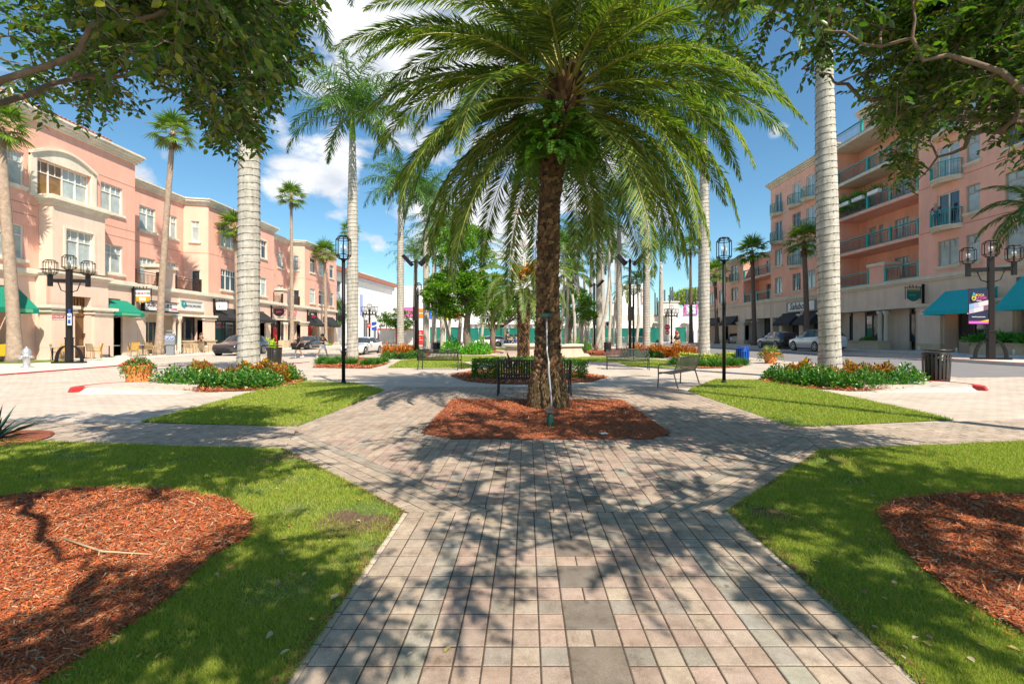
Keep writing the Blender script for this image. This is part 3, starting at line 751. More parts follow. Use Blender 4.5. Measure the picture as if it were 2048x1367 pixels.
# flared ramp ends of the median, pale on the walk side and red round the nose
def nose(cx, cy, sx, name):
    arc = arcp(cx, cy, 1.0, -62, 75, 10); arc = [(cx+sx*(x-cx), y) for x, y in arc]
    w = MB(WCONC); L = [(cx-sx*2.6, cy-1.2), (cx, cy-1.15)]
    w.hexa([(L[0][0], L[0][1], 0), (L[1][0], L[1][1]-.05, 0), (L[1][0], L[1][1]+.62, 0), (L[0][0], L[0][1]+.75, 0), (L[0][0], L[0][1]+.1, .012), (L[1][0], L[1][1]+.22, .13), (L[1][0], L[1][1]+.62, .13), (L[0][0], L[0][1]+.75, .012)])
    tag(w.build(name), kind='structure')
    rr = MB(REDK)
    for (xa, ya), (xb, yb) in zip(arc[:-1], arc[1:]):
        def o(x, y, k, z): return (cx+(x-cx)*k, cy+(y-cy)*k, z)
        rr.hexa([o(xa, ya, 1.05, -.1), o(xb, yb, 1.05, -.1), o(xb, yb, .62, -.1), o(xa, ya, .62, -.1), o(xa, ya, .95, .10), o(xb, yb, .95, .10), o(xb, yb, .7, .13), o(xa, ya, .7, .13)])
    tag(rr.build('red_kerb'), kind='structure')
    m = MB(PAVE); P = [(cx-sx*2.5, cy-.5)]+[(cx+(x-cx)*.72, cy+(y-cy)*.72) for x, y in arc]+[(cx-sx*1.5, cy+1.2)]
    m.ext([(x, y, -.05) for x, y in P], (0, 0, .165)); tag(m.build('pavement'), kind='structure')
nose(11.6, 13.2, 1, 'kerb_ramp'); nose(-11.15, 12.85, -1, 'kerb_ramp')
# ---------------------------------------------------------------- palms
def pinnate(nb, mbr, base, az, el0, el1, L, n=60, ll=.45, lw=.028, bare=.12, spread=(60, 35), vee=25, droop=.12, plumose=0, twist=0, T=VBLADE, rr=.02, side=0.0, seg=14):
    """one feather frond: arching rachis and two rows of leaflets"""
    p = Vector(base); P = [p.copy()]; Ts = []
    a = az
    for k in range(seg):
        t = (k+.5)/seg; e = el0+(el1-el0)*(t**1.15); a = az+side*t*t
        d = Vector((math.cos(a)*math.cos(e), math.sin(a)*math.cos(e), math.sin(e)))
        p = p+d*(L/seg); P.append(p.copy()); Ts.append(d)
    if mbr is not None: mbr.tube(P, [rr*(1-.85*i/seg) for i in range(seg+1)], 5, False)
    PA = np.array([list(q) for q in P]); TA = np.array([list(q) for q in Ts]); TA = np.concatenate([TA, TA[-1:]])
    t = bare+(1-bare)*(np.arange(n)+NR.random(n)*.6)/n
    f = t*seg; i = np.minimum(f.astype(int), seg-1); w = (f-i)[:, None]
    pos = PA[i]*(1-w)+PA[i+1]*w; tan = nrm(TA[i]*(1-w)+TA[i+1]*w)
    sidev = np.array([-math.sin(az), math.cos(az), 0.0]); B = nrm(np.broadcast_to(sidev, (n, 3))-tan*(tan@sidev)[:, None]); up = np.cross(tan, B)
    if up[0, 2] < 0 and el0 < 1.4: up = -up
    tl = np.clip(1-np.abs((t-.42)/.62)**2.4, .18, 1)
    for s in (-1, 1):
        sp = np.radians(spread[0]+(spread[1]-spread[0])*t+NR.normal(0, 5, n)); v = np.radians(vee+NR.normal(0, 7+plumose*38, n))
        D = np.cos(sp)[:, None]*tan+np.sin(sp)[:, None]*(s*np.cos(v)[:, None]*B+np.sin(v)[:, None]*up)
        D[:, 2] -= droop*(.6+.8*NR.random(n))
        nb.inst(T, pos, D, up+NR.normal(0, .2, (n, 3)), ll*tl*NR.uniform(.88, 1.1, n), lw)
GA = math.pi*(3-math.sqrt(5))
def date_palm():
    t = thing('date_palm', 'big date palm with a rough brown trunk standing in the central mulch bed', 'palm tree', (.44, 9.55, 0))
    path = [(0, 0, -.05), (.0, 0, .25), (0, 0, .6), (.0, 0, 1.1), (.0, 0, 2.5), (.03, 0, 4.0), (.12, 0, 5.2), (.3, 0, 6.2), (.45, 0, 7.0)]
    rads = [.42, .40, .335, .255, .225, .215, .24, .30, .2]
    mb = MB(DCORE); mb.tube(path, [r*.93 for r in rads], 20)
    tr = mb.build('trunk', t)
    nb = NB(); z = -.02; i = 0
    def at(z):
        for (a, ra), (b, rb) in zip(zip(path, rads), zip(path[1:], rads[1:])):
            if a[2] <= z <= b[2]:
                k = (z-a[2])/(b[2]-a[2]); return a[0]+(b[0]-a[0])*k, ra+(rb-ra)*k
        return path[-1][0], rads[-1]
    # pruned leaf bases spiral up the trunk
    while z < 6.7:
        x, r = at(max(z, 0)); a = i*GA
        big = 1.0 if z < 5.3 else 1.9
        out = .22 if z < 5.3 else .8
        D = Vector((math.cos(a)*(out+R.uniform(-.08, .1)), math.sin(a)*(out+R.uniform(-.08, .1)), 1)).normalized()
        N = Vector((math.cos(a), math.sin(a), -.2))
        fib = z < .62
        D = (D+Vector((R.gauss(0, .12), R.gauss(0, .12), 0))).normalized(); a += R.gauss(0, .07)
        nb.inst(WEDGE, [(x+math.cos(a)*(r-.03), math.sin(a)*(r-.03), z-.02)], list(D), list(N), R.uniform(.05, .12)*big, R.uniform(.09, .17)*min(big, 1.1), R.uniform(.04, .11)*(1.5 if big > 1 else 1))
        z += .0054 if z < 5.3 else .009; i += 1
    nb.build('leaf_bases', DTRUNK, tr)
    nb = NB()          # fibrous skirt of old roots at the foot
    for _ in range(2600):
        a = R.uniform(0, 6.283); zz = R.uniform(.05, .75); x, r = at(zz)
        nb.inst(BLADE, [(x+math.cos(a)*(r+.01), math.sin(a)*(r+.01), zz)], (math.cos(a)*.35+R.gauss(0, .15), math.sin(a)*.35+R.gauss(0, .15), -1), (math.cos(a), math.sin(a), .2), R.uniform(.06, .16), R.uniform(.008, .02))
    nb.build('root_skirt', M('root_fibre', rough=.95, isl=[(.10, .06, .028), (.17, .11, .05), (.22, .15, .075), (.06, .036, .02)]), tr)
    nb = NB(); rb = MB(RACHIS); cx, cz = .4, 6.75
    N = 104
    for k in range(N):
        f = k/(N-1); az = k*GA+R.uniform(-.12, .12)
        if f > .58 and math.sin(az) < -.88: continue      # pruned on the walk side, where the fern shows
        e0 = rad(82-112*f**1.05)+R.gauss(0, .06); e1 = e0-rad(R.uniform(78, 108)*(1-.25*f)); e1 = max(e1, rad(-88))
        L = R.uniform(4.25, 4.85)*(1-.1*max(0, f-.6))
        zz = cz-.75*f; base = (cx-.1*f+.16*math.cos(az), .16*math.sin(az), zz)
        pinnate(nb, rb, base, az, e0, e1, L, n=125, ll=.6, lw=.028, bare=.14, spread=(62, 32), vee=9, droop=.07, rr=.024, side=R.uniform(-.25, .25))
    cr = nb.build('fronds', LEAF_DATE, t); rb.build('rachis', t)
    nb = NB()
    for k in range(130):
        az = R.uniform(0, 6.283); zz = R.uniform(4.95, 5.7); x, r = at(zz)
        pinnate(nb, None, (x+math.cos(az)*r*.8, math.sin(az)*r*.8, zz), az, rad(R.uniform(-10, 55)), rad(R.uniform(-85, -50)), R.uniform(.75, 1.2), n=28, ll=.12, lw=.03, bare=.05, spread=(80, 60), vee=5, droop=.05, T=LEAF, seg=7)
    nb.build('fern', LEAF_FERN, t)
date_palm()
def small_date():
    t = thing('date_palm', 'smaller date palm with orange fruit stalks behind the clipped hedges', 'palm tree', (PX(1047, 20), 20, 0))
    mb = MB(DCORE); P = [(0, 0, 0), (0, 0, .5), (0, 0, 2.5), (.02, 0, 3.4)]; mb.tube(P, [.36, .25, .24, .26], 16); tr = mb.build('trunk', t)
    nb = NB()
    for i in range(520):
        z = i*3.3/520; a = i*GA; r = .25+.1*max(0, 1-z*2.5)
        nb.inst(WEDGE, [(math.cos(a)*(r-.02), math.sin(a)*(r-.02), z)], (math.cos(a)*.25, math.sin(a)*.25, 1), (math.cos(a), math.sin(a), -.2), .1, .13, .07)
    nb.build('leaf_bases', DTRUNK, tr)
    nb = NB(); rb = MB(RACHIS)
    for k in range(46):
        f = k/45; az = k*GA; e0 = rad(80-100*f); e1 = max(e0-rad(R.uniform(85, 115)), rad(-85))
        pinnate(nb, rb, (.14*math.cos(az), .14*math.sin(az), 3.75-.4*f), az, e0, e1, R.uniform(2.3, 2.8), n=64, ll=.36, lw=.026, vee=22, rr=.016)
    nb.build('fronds', LEAF_PYGMY, t); rb.build('rachis', t)
    nb = NB()
    for k in range(60):
        az = R.uniform(0, 6.283)
        pinnate(nb, None, (math.cos(az)*.2, math.sin(az)*.2, R.uniform(2.7, 3.2)), az, rad(R.uniform(0, 50)), rad(-75), R.uniform(.4, .7), n=18, ll=.09, lw=.035, bare=.05, spread=(80, 60), vee=5, T=LEAF, seg=6)
    nb.build('fern', LEAF_FERN, t)
    nb = NB(); mo = MB(RACHISO)
    for cx, cz, sx in ((.25, 4.25, .22), (.62, 3.95, .2), (-.2, 4.1, .15)):
        for _ in range(60):
            a = R.uniform(0, 6.28); e = R.uniform(-.6, 1.3); d = Vector((math.cos(a)*math.cos(e), math.sin(a)*math.cos(e)*.6-.5, math.sin(e)))
            mo.tube([(cx*.4, -.25, cz-.35), Vector((cx, -.8, cz-.1))+d*.12, Vector((cx, -.8, cz-.1))+d*.32+Vector((0, 0, -.08))], .006, 4, False)
            for q in range(6): nb.inst(LEAF, [tuple(Vector((cx, -.8, cz-.1))+d*(.14+.035*q)+Vector((0, 0, -.01*q)))], (R.gauss(0, 1), R.gauss(0, 1), R.gauss(0, 1)), (0, 0, 1), .06, .04)
    nb.build('fruit_stalks', M('orange_fruit', (.85, .3, .01), .5), t); mo.build('fruit_stems', t)
small_date()

def string_lights(t, path, r, z0, z1, step=.235, label=None):
    """dark festoon wire wound round a trunk"""
    mb = MB(flat('light_wire', (.02, .035, .025))); P = []
    nturn = int((z1-z0)/step); bulbs = []
    def at(z):
        for (a, ra), (b, rb) in zip(zip(path, r), zip(path[1:], r[1:])):
            if a[2] <= z <= b[2]:
                k = (z-a[2])/(b[2]-a[2]); return a[0]+(b[0]-a[0])*k, a[1]+(b[1]-a[1])*k, ra+(rb-ra)*k
        return path[-1][0], path[-1][1], r[-1]
    for i in range(nturn*16+1):
        z = z0+i*step/16; x, y, rr = at(z); a = i*2*math.pi/16
        zz = z+.012*math.sin(i*1.7)
        P.append((x+math.cos(a)*(rr+.006), y+math.sin(a)*(rr+.006), zz))
        if i % 2 == 0: bulbs.append((x+math.cos(a)*(rr+.014), y+math.sin(a)*(rr+.014), zz-.016))
    mb.tube(P, .0065, 4, False)
    for b in bulbs: mb.ob(b, (.012, .012, .034))
    return mb.build('string_lights', t)
def royal(x, y, ht, rb=.355, lean=(0, 0), label='', group='royal palms lining the walk', lights=True, crown=True, shaft=1.7, L=4.3, nf=22, seed=0, proto=None, z=None, fl=70):
    if z is None: z = gh(x)
    t = thing('royal_palm', label, 'palm tree', (x, y, z), 0, group)
    path = [(0, 0, -.05), (lean[0]*.02, lean[1]*.02, .35), (lean[0]*.1, lean[1]*.1, ht*.12), (lean[0]*.3, lean[1]*.3, ht*.35), (lean[0]*.55, lean[1]*.55, ht*.55), (lean[0]*.8, lean[1]*.8, ht*.8), (lean[0], lean[1], ht)]
    rr = [rb*1.12, rb*1.0, rb*.88, rb*.92, rb*.88, rb*.7, rb*.5]
    mb = MB(ROYAL); mb.tube(path, rr, 20); mb.build('trunk', t)
    if lights: string_lights(t, path, rr, .35, ht*.97)
    top = (lean[0], lean[1], ht)
    mb = MB(SHAFT); mb.tube([top, (top[0], top[1], ht+.25), (top[0], top[1], ht+shaft*.6), (top[0], top[1], ht+shaft)], [rb*.5, rb*.52, rb*.36, rb*.14], 12); mb.build('crownshaft', t)
    if crown:
        nb = NB(); rbm = MB(SHAFT); rs = random.Random(seed)
        for k in range(nf):
            f = k/(nf-1); az = k*GA+seed; e0 = rad(85-78*f); e1 = e0-rad(rs.uniform(75, 110)); e1 = max(e1, rad(-88))
            pinnate(nb, rbm, (top[0], top[1], ht+shaft*(.98-.15*f)), az, e0, e1, L*rs.uniform(.9, 1.08), n=fl, ll=.92, lw=.05, bare=.1, spread=(65, 40), vee=5, droop=.42, plumose=1.0, T=BLADE, rr=.035)
        nb.build('fronds', LEAF_ROYAL, t); rbm.build('rachis', t)
    return t
royal(-9.15, 15.5, 13.2, label='thick pale royal palm wound with string lights in the left croton bed', lean=(.05, 0), seed=1)
royal(10.03, 15.5, 13.2, label='thick pale royal palm wound with string lights in the right croton bed', lean=(-.25, 0), seed=2)
royal(PX(705, 27.8), 27.8, 13.0, L=4.9, nf=24, label='royal palm with bright green crownshaft right of the near left lamp post', lean=(0, 0), seed=.7)
royal(PX(1408, 27.8), 27.8, 13, label='royal palm with string lights left of the near right lamp post', seed=3)
royal(PX(801, 42), 42, 13.2, rb=.35, label='royal palm with string lights left of the floodlight mast', lights=True, seed=4, fl=50)
royal(PX(852, 46), 46, 13.4, rb=.33, label='royal palm with shaded grey trunk just right of the floodlight mast', lights=False, seed=5, fl=50)
royal(PX(1293, 42), 42, 13.2, rb=.35, label='royal palm just right of the far right lamp post', seed=6, fl=50)
royal(PX(1238, 46), 46, 13.4, rb=.31, label='royal palm just left of the right floodlight mast', seed=7, fl=50)
royal(PX(885, 50), 50, 12, rb=.33, label='royal palm left of the leafy tree, with a swollen dark foot', lights=False, seed=8, fl=40)
royal(PX(1198, 50), 50, 12.8, rb=.36, label='royal palm behind the small staked tree with a dead frond hanging', lights=False, seed=9, fl=40)
royal(PX(868, 58), 58, 11.5, rb=.33, label='royal palm glimpsed behind the leafy tree, its crown hanging low', lights=False, seed=13, fl=36)
royal(PX(1205, 60), 60, 12.5, rb=.33, label='royal palm behind the curved slender palm', lights=False, seed=14, fl=36)
royal(PX(1136, 62), 62, 11.8, rb=.33, label='royal palm directly behind the big date palm trunk', lights=False, seed=15, fl=36)
royal(PX(830, 64), 64, 11, rb=.3, label='royal palm between the white fence panels and the leafy tree', lights=False, seed=16, fl=36)
royal(PX(1322, 58), 58, 10.5, rb=.3, label='royal palm left of the painted banner', lights=False, seed=17, fl=36)
def thin_palm(x, y, pts, r, label, L=2.4, seed=0, nf=14, dead=False):
    t = thing('slender_palm', label, 'palm tree', (x, y, gh(x)), 0, 'slender palms in the middle of the park')
    mb = MB(WTRUNKG); n = len(pts); mb.tube(pts, [r*(1.25-.6*i/(n-1)) for i in range(n)], 10); mb.build('trunk', t)
    top = pts[-1]; nb = NB(); rbm = MB(RACHIS); rs = random.Random(seed+3)
    for k in range(nf):
        f = k/(nf-1); az = k*GA+seed; e0 = rad(80-85*f); e1 = max(e0-rad(rs.uniform(70, 110)), rad(-88))
        pinnate(nb, rbm, (top[0], top[1], top[2]), az, e0, e1, L*rs.uniform(.85, 1.1), n=40, ll=.6, lw=.05, bare=.12, vee=12, droop=.3, plumose=.3, T=BLADE, rr=.025)
    nb.build('fronds', LEAF_ROYAL if not dead else LEAF_FAN, t); rbm.build('rachis', t)
WTRUNKG = M('slender_trunk', (.5, .45, .38), .9, var=.25, vs=6, bump=.4, bs=20)
def bend(dx, h, n=6, sway=.3): return [(dx*(i/n)**1.6+sway*math.sin(i/n*3), 0, h*i/n-.05) for i in range(n+1)]
thin_palm(PX(1190, 44), 44, [(0, 0, -.05), (.3, 0, 1.2), (1.0, 0, 3.5), (1.3, 0, 6), (1.35, 0, 9), (1.0, 0, 11.5)], .15, 'pale slender palm leaning right in a strong curve', seed=1)
thin_palm(PX(1148, 42), 42, bend(-1.2, 9.5), .13, 'slender palm leaning left beside the big palm trunk', seed=2)
thin_palm(PX(1158, 47), 47, bend(-.9, 12), .14, 'slender palm behind the leaning ones', seed=3)
thin_palm(PX(905, 40), 40, [(0, 0, -.05), (-.35, 0, 1.5), (-.7, 0, 3.2), (-.9, 0, 6), (-.9, 0, 10.5)], .12, 'dark slender palm leaning left beside the leafy tree', seed=4)
thin_palm(PX(916, 43), 43, bend(.1, 10.5), .15, 'slender palm hard against the leafy tree trunk', seed=5)
thin_palm(PX(1118, 48), 48, bend(.5, 10.5), .14, 'slender palm showing right of the big date palm trunk', seed=6)
thin_palm(PX(1160, 38), 38, bend(-.6, 6.5), .12, 'short slender palm with low arching fronds', seed=8, L=2.6)
thin_palm(PX(1175, 52), 52, bend(.2, 14), .16, 'tall palm behind the small staked tree', seed=7, L=3)
thin_palm(PX(962, 55), 55, bend(.3, 12.5), .15, 'palm with yellow-green fronds rising behind the leafy tree', seed=9, L=3.2, dead=True)
thin_palm(PX(1255, 66), 66, bend(-.1, 7.5), .16, 'palm with drooping yellow fronds beyond the right floodlight mast', seed=11, L=3, dead=True)

for i_, (u_, y_, h_, L_, lab_) in enumerate(((864, 52, 11.5, 3, 'slim palm just left of the leafy tree crown'), (897, 60, 13, 3.2, 'slim palm rising above the leafy tree crown'), (1108, 55, 12.5, 3, 'slim palm hard against the big palm trunk'), (1128, 50, 9, 2.8, 'short slim palm right of the big palm trunk'), (1166, 57, 12, 3.2, 'slim palm with a full crown above the young tree'),
        (1186, 62, 14, 3.3, 'tallest slim palm behind the young tree'), (1216, 54, 10.5, 3, 'slim palm left of the curved palm top'), (1225, 68, 13.5, 3.4, 'distant slim palm behind the right floodlight mast'), (1272, 60, 8.5, 3, 'distant slim palm right of the right floodlight mast'))): thin_palm(PX(u_, y_), y_, bend(R.uniform(-.5, .5), h_), .16, lab_, L=L_, seed=20+i_, nf=18)
def fan_palm(x, y, ht, label, r0=.28, r1=.16, lean=0, cr=1.5, seed=0, skirt=True, dark=False, nf=26, z=None, group='fan palms along the pavements'):
    z = gh(x) if z is None else z
    t = thing('fan_palm', label, 'palm tree', (x, y, z), 0, group); rs = random.Random(seed)
    pts = [(lean*(i/7)**1.3, 0, ht*i/7-.05) for i in range(8)]
    m = WTRUNKD if dark else WTRUNK
    mb = MB(m); mb.tube([(0, 0, -.05), (0, 0, .3)]+pts[1:], [r0*1.7, r0*1.3]+[r0*1.0+(r1-r0)*i/6 for i in range(7)], 12); mb.build('trunk', t)
    top = Vector(pts[-1])
    nb = NB(); pm = MB(RACHIS)
    for k in range(nf):
        f = k/(nf-1); az = k*GA+seed; e = rad(80-115*f)+rs.gauss(0, .08)
        d = Vector((math.cos(az)*math.cos(e), math.sin(az)*math.cos(e), math.sin(e)))
        pl = cr*rs.uniform(.42, .6); hub = top+d*pl+Vector((0, 0, -.08*pl)); pm.tube([top, hub], [.022, .012], 4, False)
        side = Vector((-math.sin(az), math.cos(az), 0)); up = d.cross(side)
        m_ = 20; an = np.linspace(-rad(105), rad(105), m_)+NR.normal(0, .03, m_)
        D = np.cos(an)[:, None]*np.array(d)+np.sin(an)[:, None]*np.array(side); D = D+np.array(up)*0.12; D[:, 2] -= .28+.2*NR.random(m_)
        nb.inst(BLADE, np.broadcast_to(np.array(hub), (m_, 3)), D, np.array(up)+NR.normal(0, .15, (m_, 3)), cr*.56*(1-.25*np.abs(an)/1.83)*NR.uniform(.85, 1.1, m_), .075*cr/1.5)
    nb.build('leaves', LEAF_FAN, t); pm.build('petioles', t)
    if skirt:
        nb = NB()
        for k in range(160):
            a = rs.uniform(0, 6.283); zz = -rs.uniform(.02, .7)*cr
            nb.inst(BLADE, [tuple(top+Vector((math.cos(a)*r1*.8, math.sin(a)*r1*.8, zz)))], (math.cos(a)*.8, math.sin(a)*.8, -.6+rs.gauss(0, .5)), (math.cos(a), math.sin(a), .5), .28, .07)
        nb.build('dead_leaf_bases', M('dead_palm_fibre', (.22, .1, .04), .9), t)
    return t
WTRUNKD = M('dark_fan_palm_trunk', (.15, .10, .075), .9, var=.35, vs=6, bump=.8, bs=14)
def FP(u, Y, vtop, label, **k):
    x = PX(u, Y); fan_palm(x, Y, PZ(vtop, Y)-k.get('z', 0), label, **k)
FP(30, 25.6, 250, 'tall bare fan palm trunk behind the fire hydrant', z=.0, r0=.28, r1=.2, lean=-.9, cr=1.7, seed=1)
FP(318, 36.5, 262, 'tall leaning fan palm beside the parking kiosk', z=.0, r0=.25, r1=.17, lean=1.1, cr=1.9, seed=2)
FP(584, 57.5, 392, 'very tall thin fan palm in front of the third shopfront block', z=0, r0=.24, r1=.14, cr=2.1, lean=-.1, seed=3)
FP(478, 46.5, 455, 'shorter fan palm half hidden by the near left royal palm', z=0, r0=.22, r1=.16, lean=-.4, cr=2.0, seed=4)
FP(652, 67, 505, 'shorter fan palm at the far end of the left shop row', z=0, r0=.22, r1=.16, lean=-.2, cr=2.3, seed=5)
FP(1615, 44, 480, 'fan palm by the rear of the white car on the right pavement', z=.33, r0=.24, r1=.2, lean=-.35, cr=2.1, seed=6, dark=True)
FP(1509, 54.5, 500, 'dark-trunked fan palm beside the nearer street columns', z=.33, r0=.26, r1=.2, lean=-.3, cr=2.3, seed=7, dark=True)
FP(1434, 66, 545, 'fan palm in front of the arcade opening', z=.33, r0=.26, r1=.2, lean=-.3, cr=2.5, seed=8, dark=True)
FP(1382, 74, 492, 'tall thin palm near the stop sign', z=.2, r0=.3, r1=.14, lean=-.1, cr=2.3, seed=9, dark=True)
FP(700, 74, 460, 'small fan palm crown behind the royal palm', z=0, r0=.2, r1=.15, cr=2.0, seed=10)
def side_palm():
    x, y = 26.4, 24.4
    t = thing('feather_palm', 'dark feathery palm leaning in from the right edge', 'palm tree', (x, y, .33))
    mb = MB(WTRUNKD); mb.tube([(0, 0, -.05), (.1, 0, 3), (.2, 0, 7.6)], [.26, .17, .14], 10); mb.build('trunk', t)
    nb = NB(); rb = MB(RACHIS)
    for k in range(22):
        f = k/21; az = k*GA; e0 = rad(80-95*f); pinnate(nb, rb, (.2, 0, 7.7-.2*f), az, e0, max(e0-rad(95), rad(-85)), 3.1, n=60, ll=.6, lw=.045, vee=10, droop=.2, rr=.022)
    nb.build('fronds', LEAF_ROYAL, t); rb.build('rachis', t)
side_palm()
# tall palm beyond the right edge of the photo: its trunk throws the long thin shadow over the right lawn
def shadow_palm():
    t = royal(9.5, 4.6, 12.5, rb=.16, label='tall royal palm beyond the right edge whose shadow crosses the lawn', lights=False, seed=12, L=3.2, nf=12, group='royal palms lining the walk')
shadow_palm()

# ---------------------------------------------------------------- broadleaf trees
def leafcloud(nb, pts, L, W, spread=1.0, down=0.0, T=LEAF):
    n = len(pts); D = NR.normal(0, 1, (n, 3)); D[:, 2] = D[:, 2]*.6-down; N = NR.normal(0, .6, (n, 3)); N[:, 2] += 1
    nb.inst(T, pts, D, N, NR.uniform(.75, 1.25, n)*L, NR.uniform(.75, 1.25, n)*W)
def tree(name, x, y, label, trunk, crown, nclump, nleaf, L, W, mat=LEAF_TREE, bark=BARK, r=.18, seed=0, limbs=14, cat='tree', clr=.55, group=None):
    """trunk: list of points; crown: list of (cx,cy,cz,rx,ry,rz) lobes"""
    t = thing(name, label, cat, (x, y, gh(x)), 0, group); rs = random.Random(seed)
    mb = MB(bark); n = len(trunk); mb.tube(trunk, [r*(1.35-.75*i/(n-1)) for i in range(n)], 10)
    top = Vector(trunk[-1]); cl = []
    for i in range(nclump):
        c = rs.choices(crown, [a[3]*a[4]*a[5] for a in crown])[0]
        while True:
            v = Vector((rs.uniform(-1, 1), rs.uniform(-1, 1), rs.uniform(-1, 1)))
            if .35 < v.length < 1: break
        cl.append(Vector((c[0]+v.x*c[3], c[1]+v.y*c[4], c[2]+v.z*c[5])))
    for k in range(limbs):
        e = rs.choice(cl); b = Vector(trunk[max(1, n-1-rs.randint(0, 2))])
        mid = b.lerp(e, .5)+Vector((0, 0, .12*(e-b).length)); mb.tube([b, mid, e], [r*.42, r*.22, r*.06], 6, False)
    mb.build('trunk', t)
    pts = []
    for c in cl:
        k = nleaf//nclump; s = clr*rs.uniform(.6, 1.2); q = NR.normal(0, 1, (k, 3)); q = q/np.linalg.norm(q, axis=1, keepdims=True)*(NR.random((k, 1))**.45)*s
        q[:, 2] *= .7; pts.append(q+np.array(c))
    nb = NB(); leafcloud(nb, np.concatenate(pts), L, W, down=.25); nb.build('crown', mat, t)
    return t
tree('leafy_tree', PX(937, 37.5), 37.5, 'round leafy green tree with a brown trunk left of the big palm',
     [(0, 0, -.05), (0, 0, .5), (-.15, 0, 1.6), (-.1, 0, 2.8), (.15, 0, 4.2), (-.3, 0, 6)], [(-.9, 0, 4.9, 2.9, 2.6, 2.0), (-.2, 0, 8.0, 2.4, 2.2, 2.7), (1.1, 0, 5.2, 1.7, 2.0, 1.6), (-2.4, 0, 4.2, 1.2, 1.3, 1.2)], 210, 34000, .17, .095, r=.27, seed=3, clr=.62)
tree('leafy_tree', PX(985, 46), 46, 'smaller leafy tree standing behind the parked white car', [(0, 0, -.05), (0, 0, 1.2), (.1, 0, 2.5), (-.1, 0, 4)], [(-.3, 0, 4.6, 2.3, 2, 2.0), (.8, 0, 5.5, 1.6, 1.6, 1.6)], 80, 9000, .18, .1, r=.24, seed=4, clr=.6)
tree('young_tree', PX(1171, 37), 37, 'small young tree with a white trunk and stakes', [(0, 0, -.05), (0, 0, 1.5), (.05, 0, 2.6), (0, 0, 4.4)], [(0, 0, 3.3, .8, .8, 1.2), (-.1, 0, 4.6, .5, .5, .8)], 46, 3600, .13, .075, bark=M('pale_young_bark', (.5, .43, .35), .9), r=.07, seed=5, clr=.4)
tree('leafy_tree', PX(1140, 60), 60, 'leafy tree glimpsed behind the slender palms', [(0, 0, -.05), (0, 0, 2), (0, 0, 3.5)], [(0, 0, 5.6, 2.6, 2, 2.6)], 60, 5000, .24, .13, r=.2, seed=6, clr=.8)
tree('leafy_tree', PX(805, 72), 72, 'olive green tree behind the white fence panels', [(0, 0, -.05), (0, 0, 1.5), (0, 0, 3)], [(0, 0, 4.2, 1.9, 1.6, 1.7), (-2.6, 0, 3.8, 1.3, 1.2, 1.1)], 60, 5200, .22, .12, r=.16, seed=7, clr=.6)
tree('leafy_tree', PX(672, 80), 80, 'green tree at the end of the left shop row', [(0, 0, -.05), (0, 0, 3)], [(0, 0, 5.6, 2.0, 2, 2.4)], 40, 3000, .26, .14, r=.2, seed=8, clr=.8)
tree('leafy_tree', PX(1380, 118), 118, 'yellow-green tree behind the roof terrace posts', [(0, 0, -.05), (0, 0, 6)], [(0, 0, 11.0, 5.0, 3, 2.2)], 60, 4500, .45, .25, mat=LEAF_VARI, r=.3, seed=9, clr=1.2)
tree('leafy_tree', PX(1010, 70), 70, 'dark leafy tree behind the smaller date palm', [(0, 0, -.05), (0, 0, 3)], [(0, 0, 6, 2.6, 2, 2.6), (3.5, 0, 5.5, 2.2, 2, 2.4)], 70, 5600, .26, .14, r=.25, seed=10, clr=.9)
for sx in (-.35, .35):
    mb = MB(M('stake_wood', (.55, .42, .28), .8)); X = PX(1171, 37)
    mb.tube([(X+sx*1.8, 36.6, 0), (X+sx*.2, 36.95, 1.7)], .03, 6); tag(mb.build('tree_stake'), 'pale timber stake leaning on the young tree from the '+('left' if sx < 0 else 'right'), 'stake', 'stakes of the young tree')

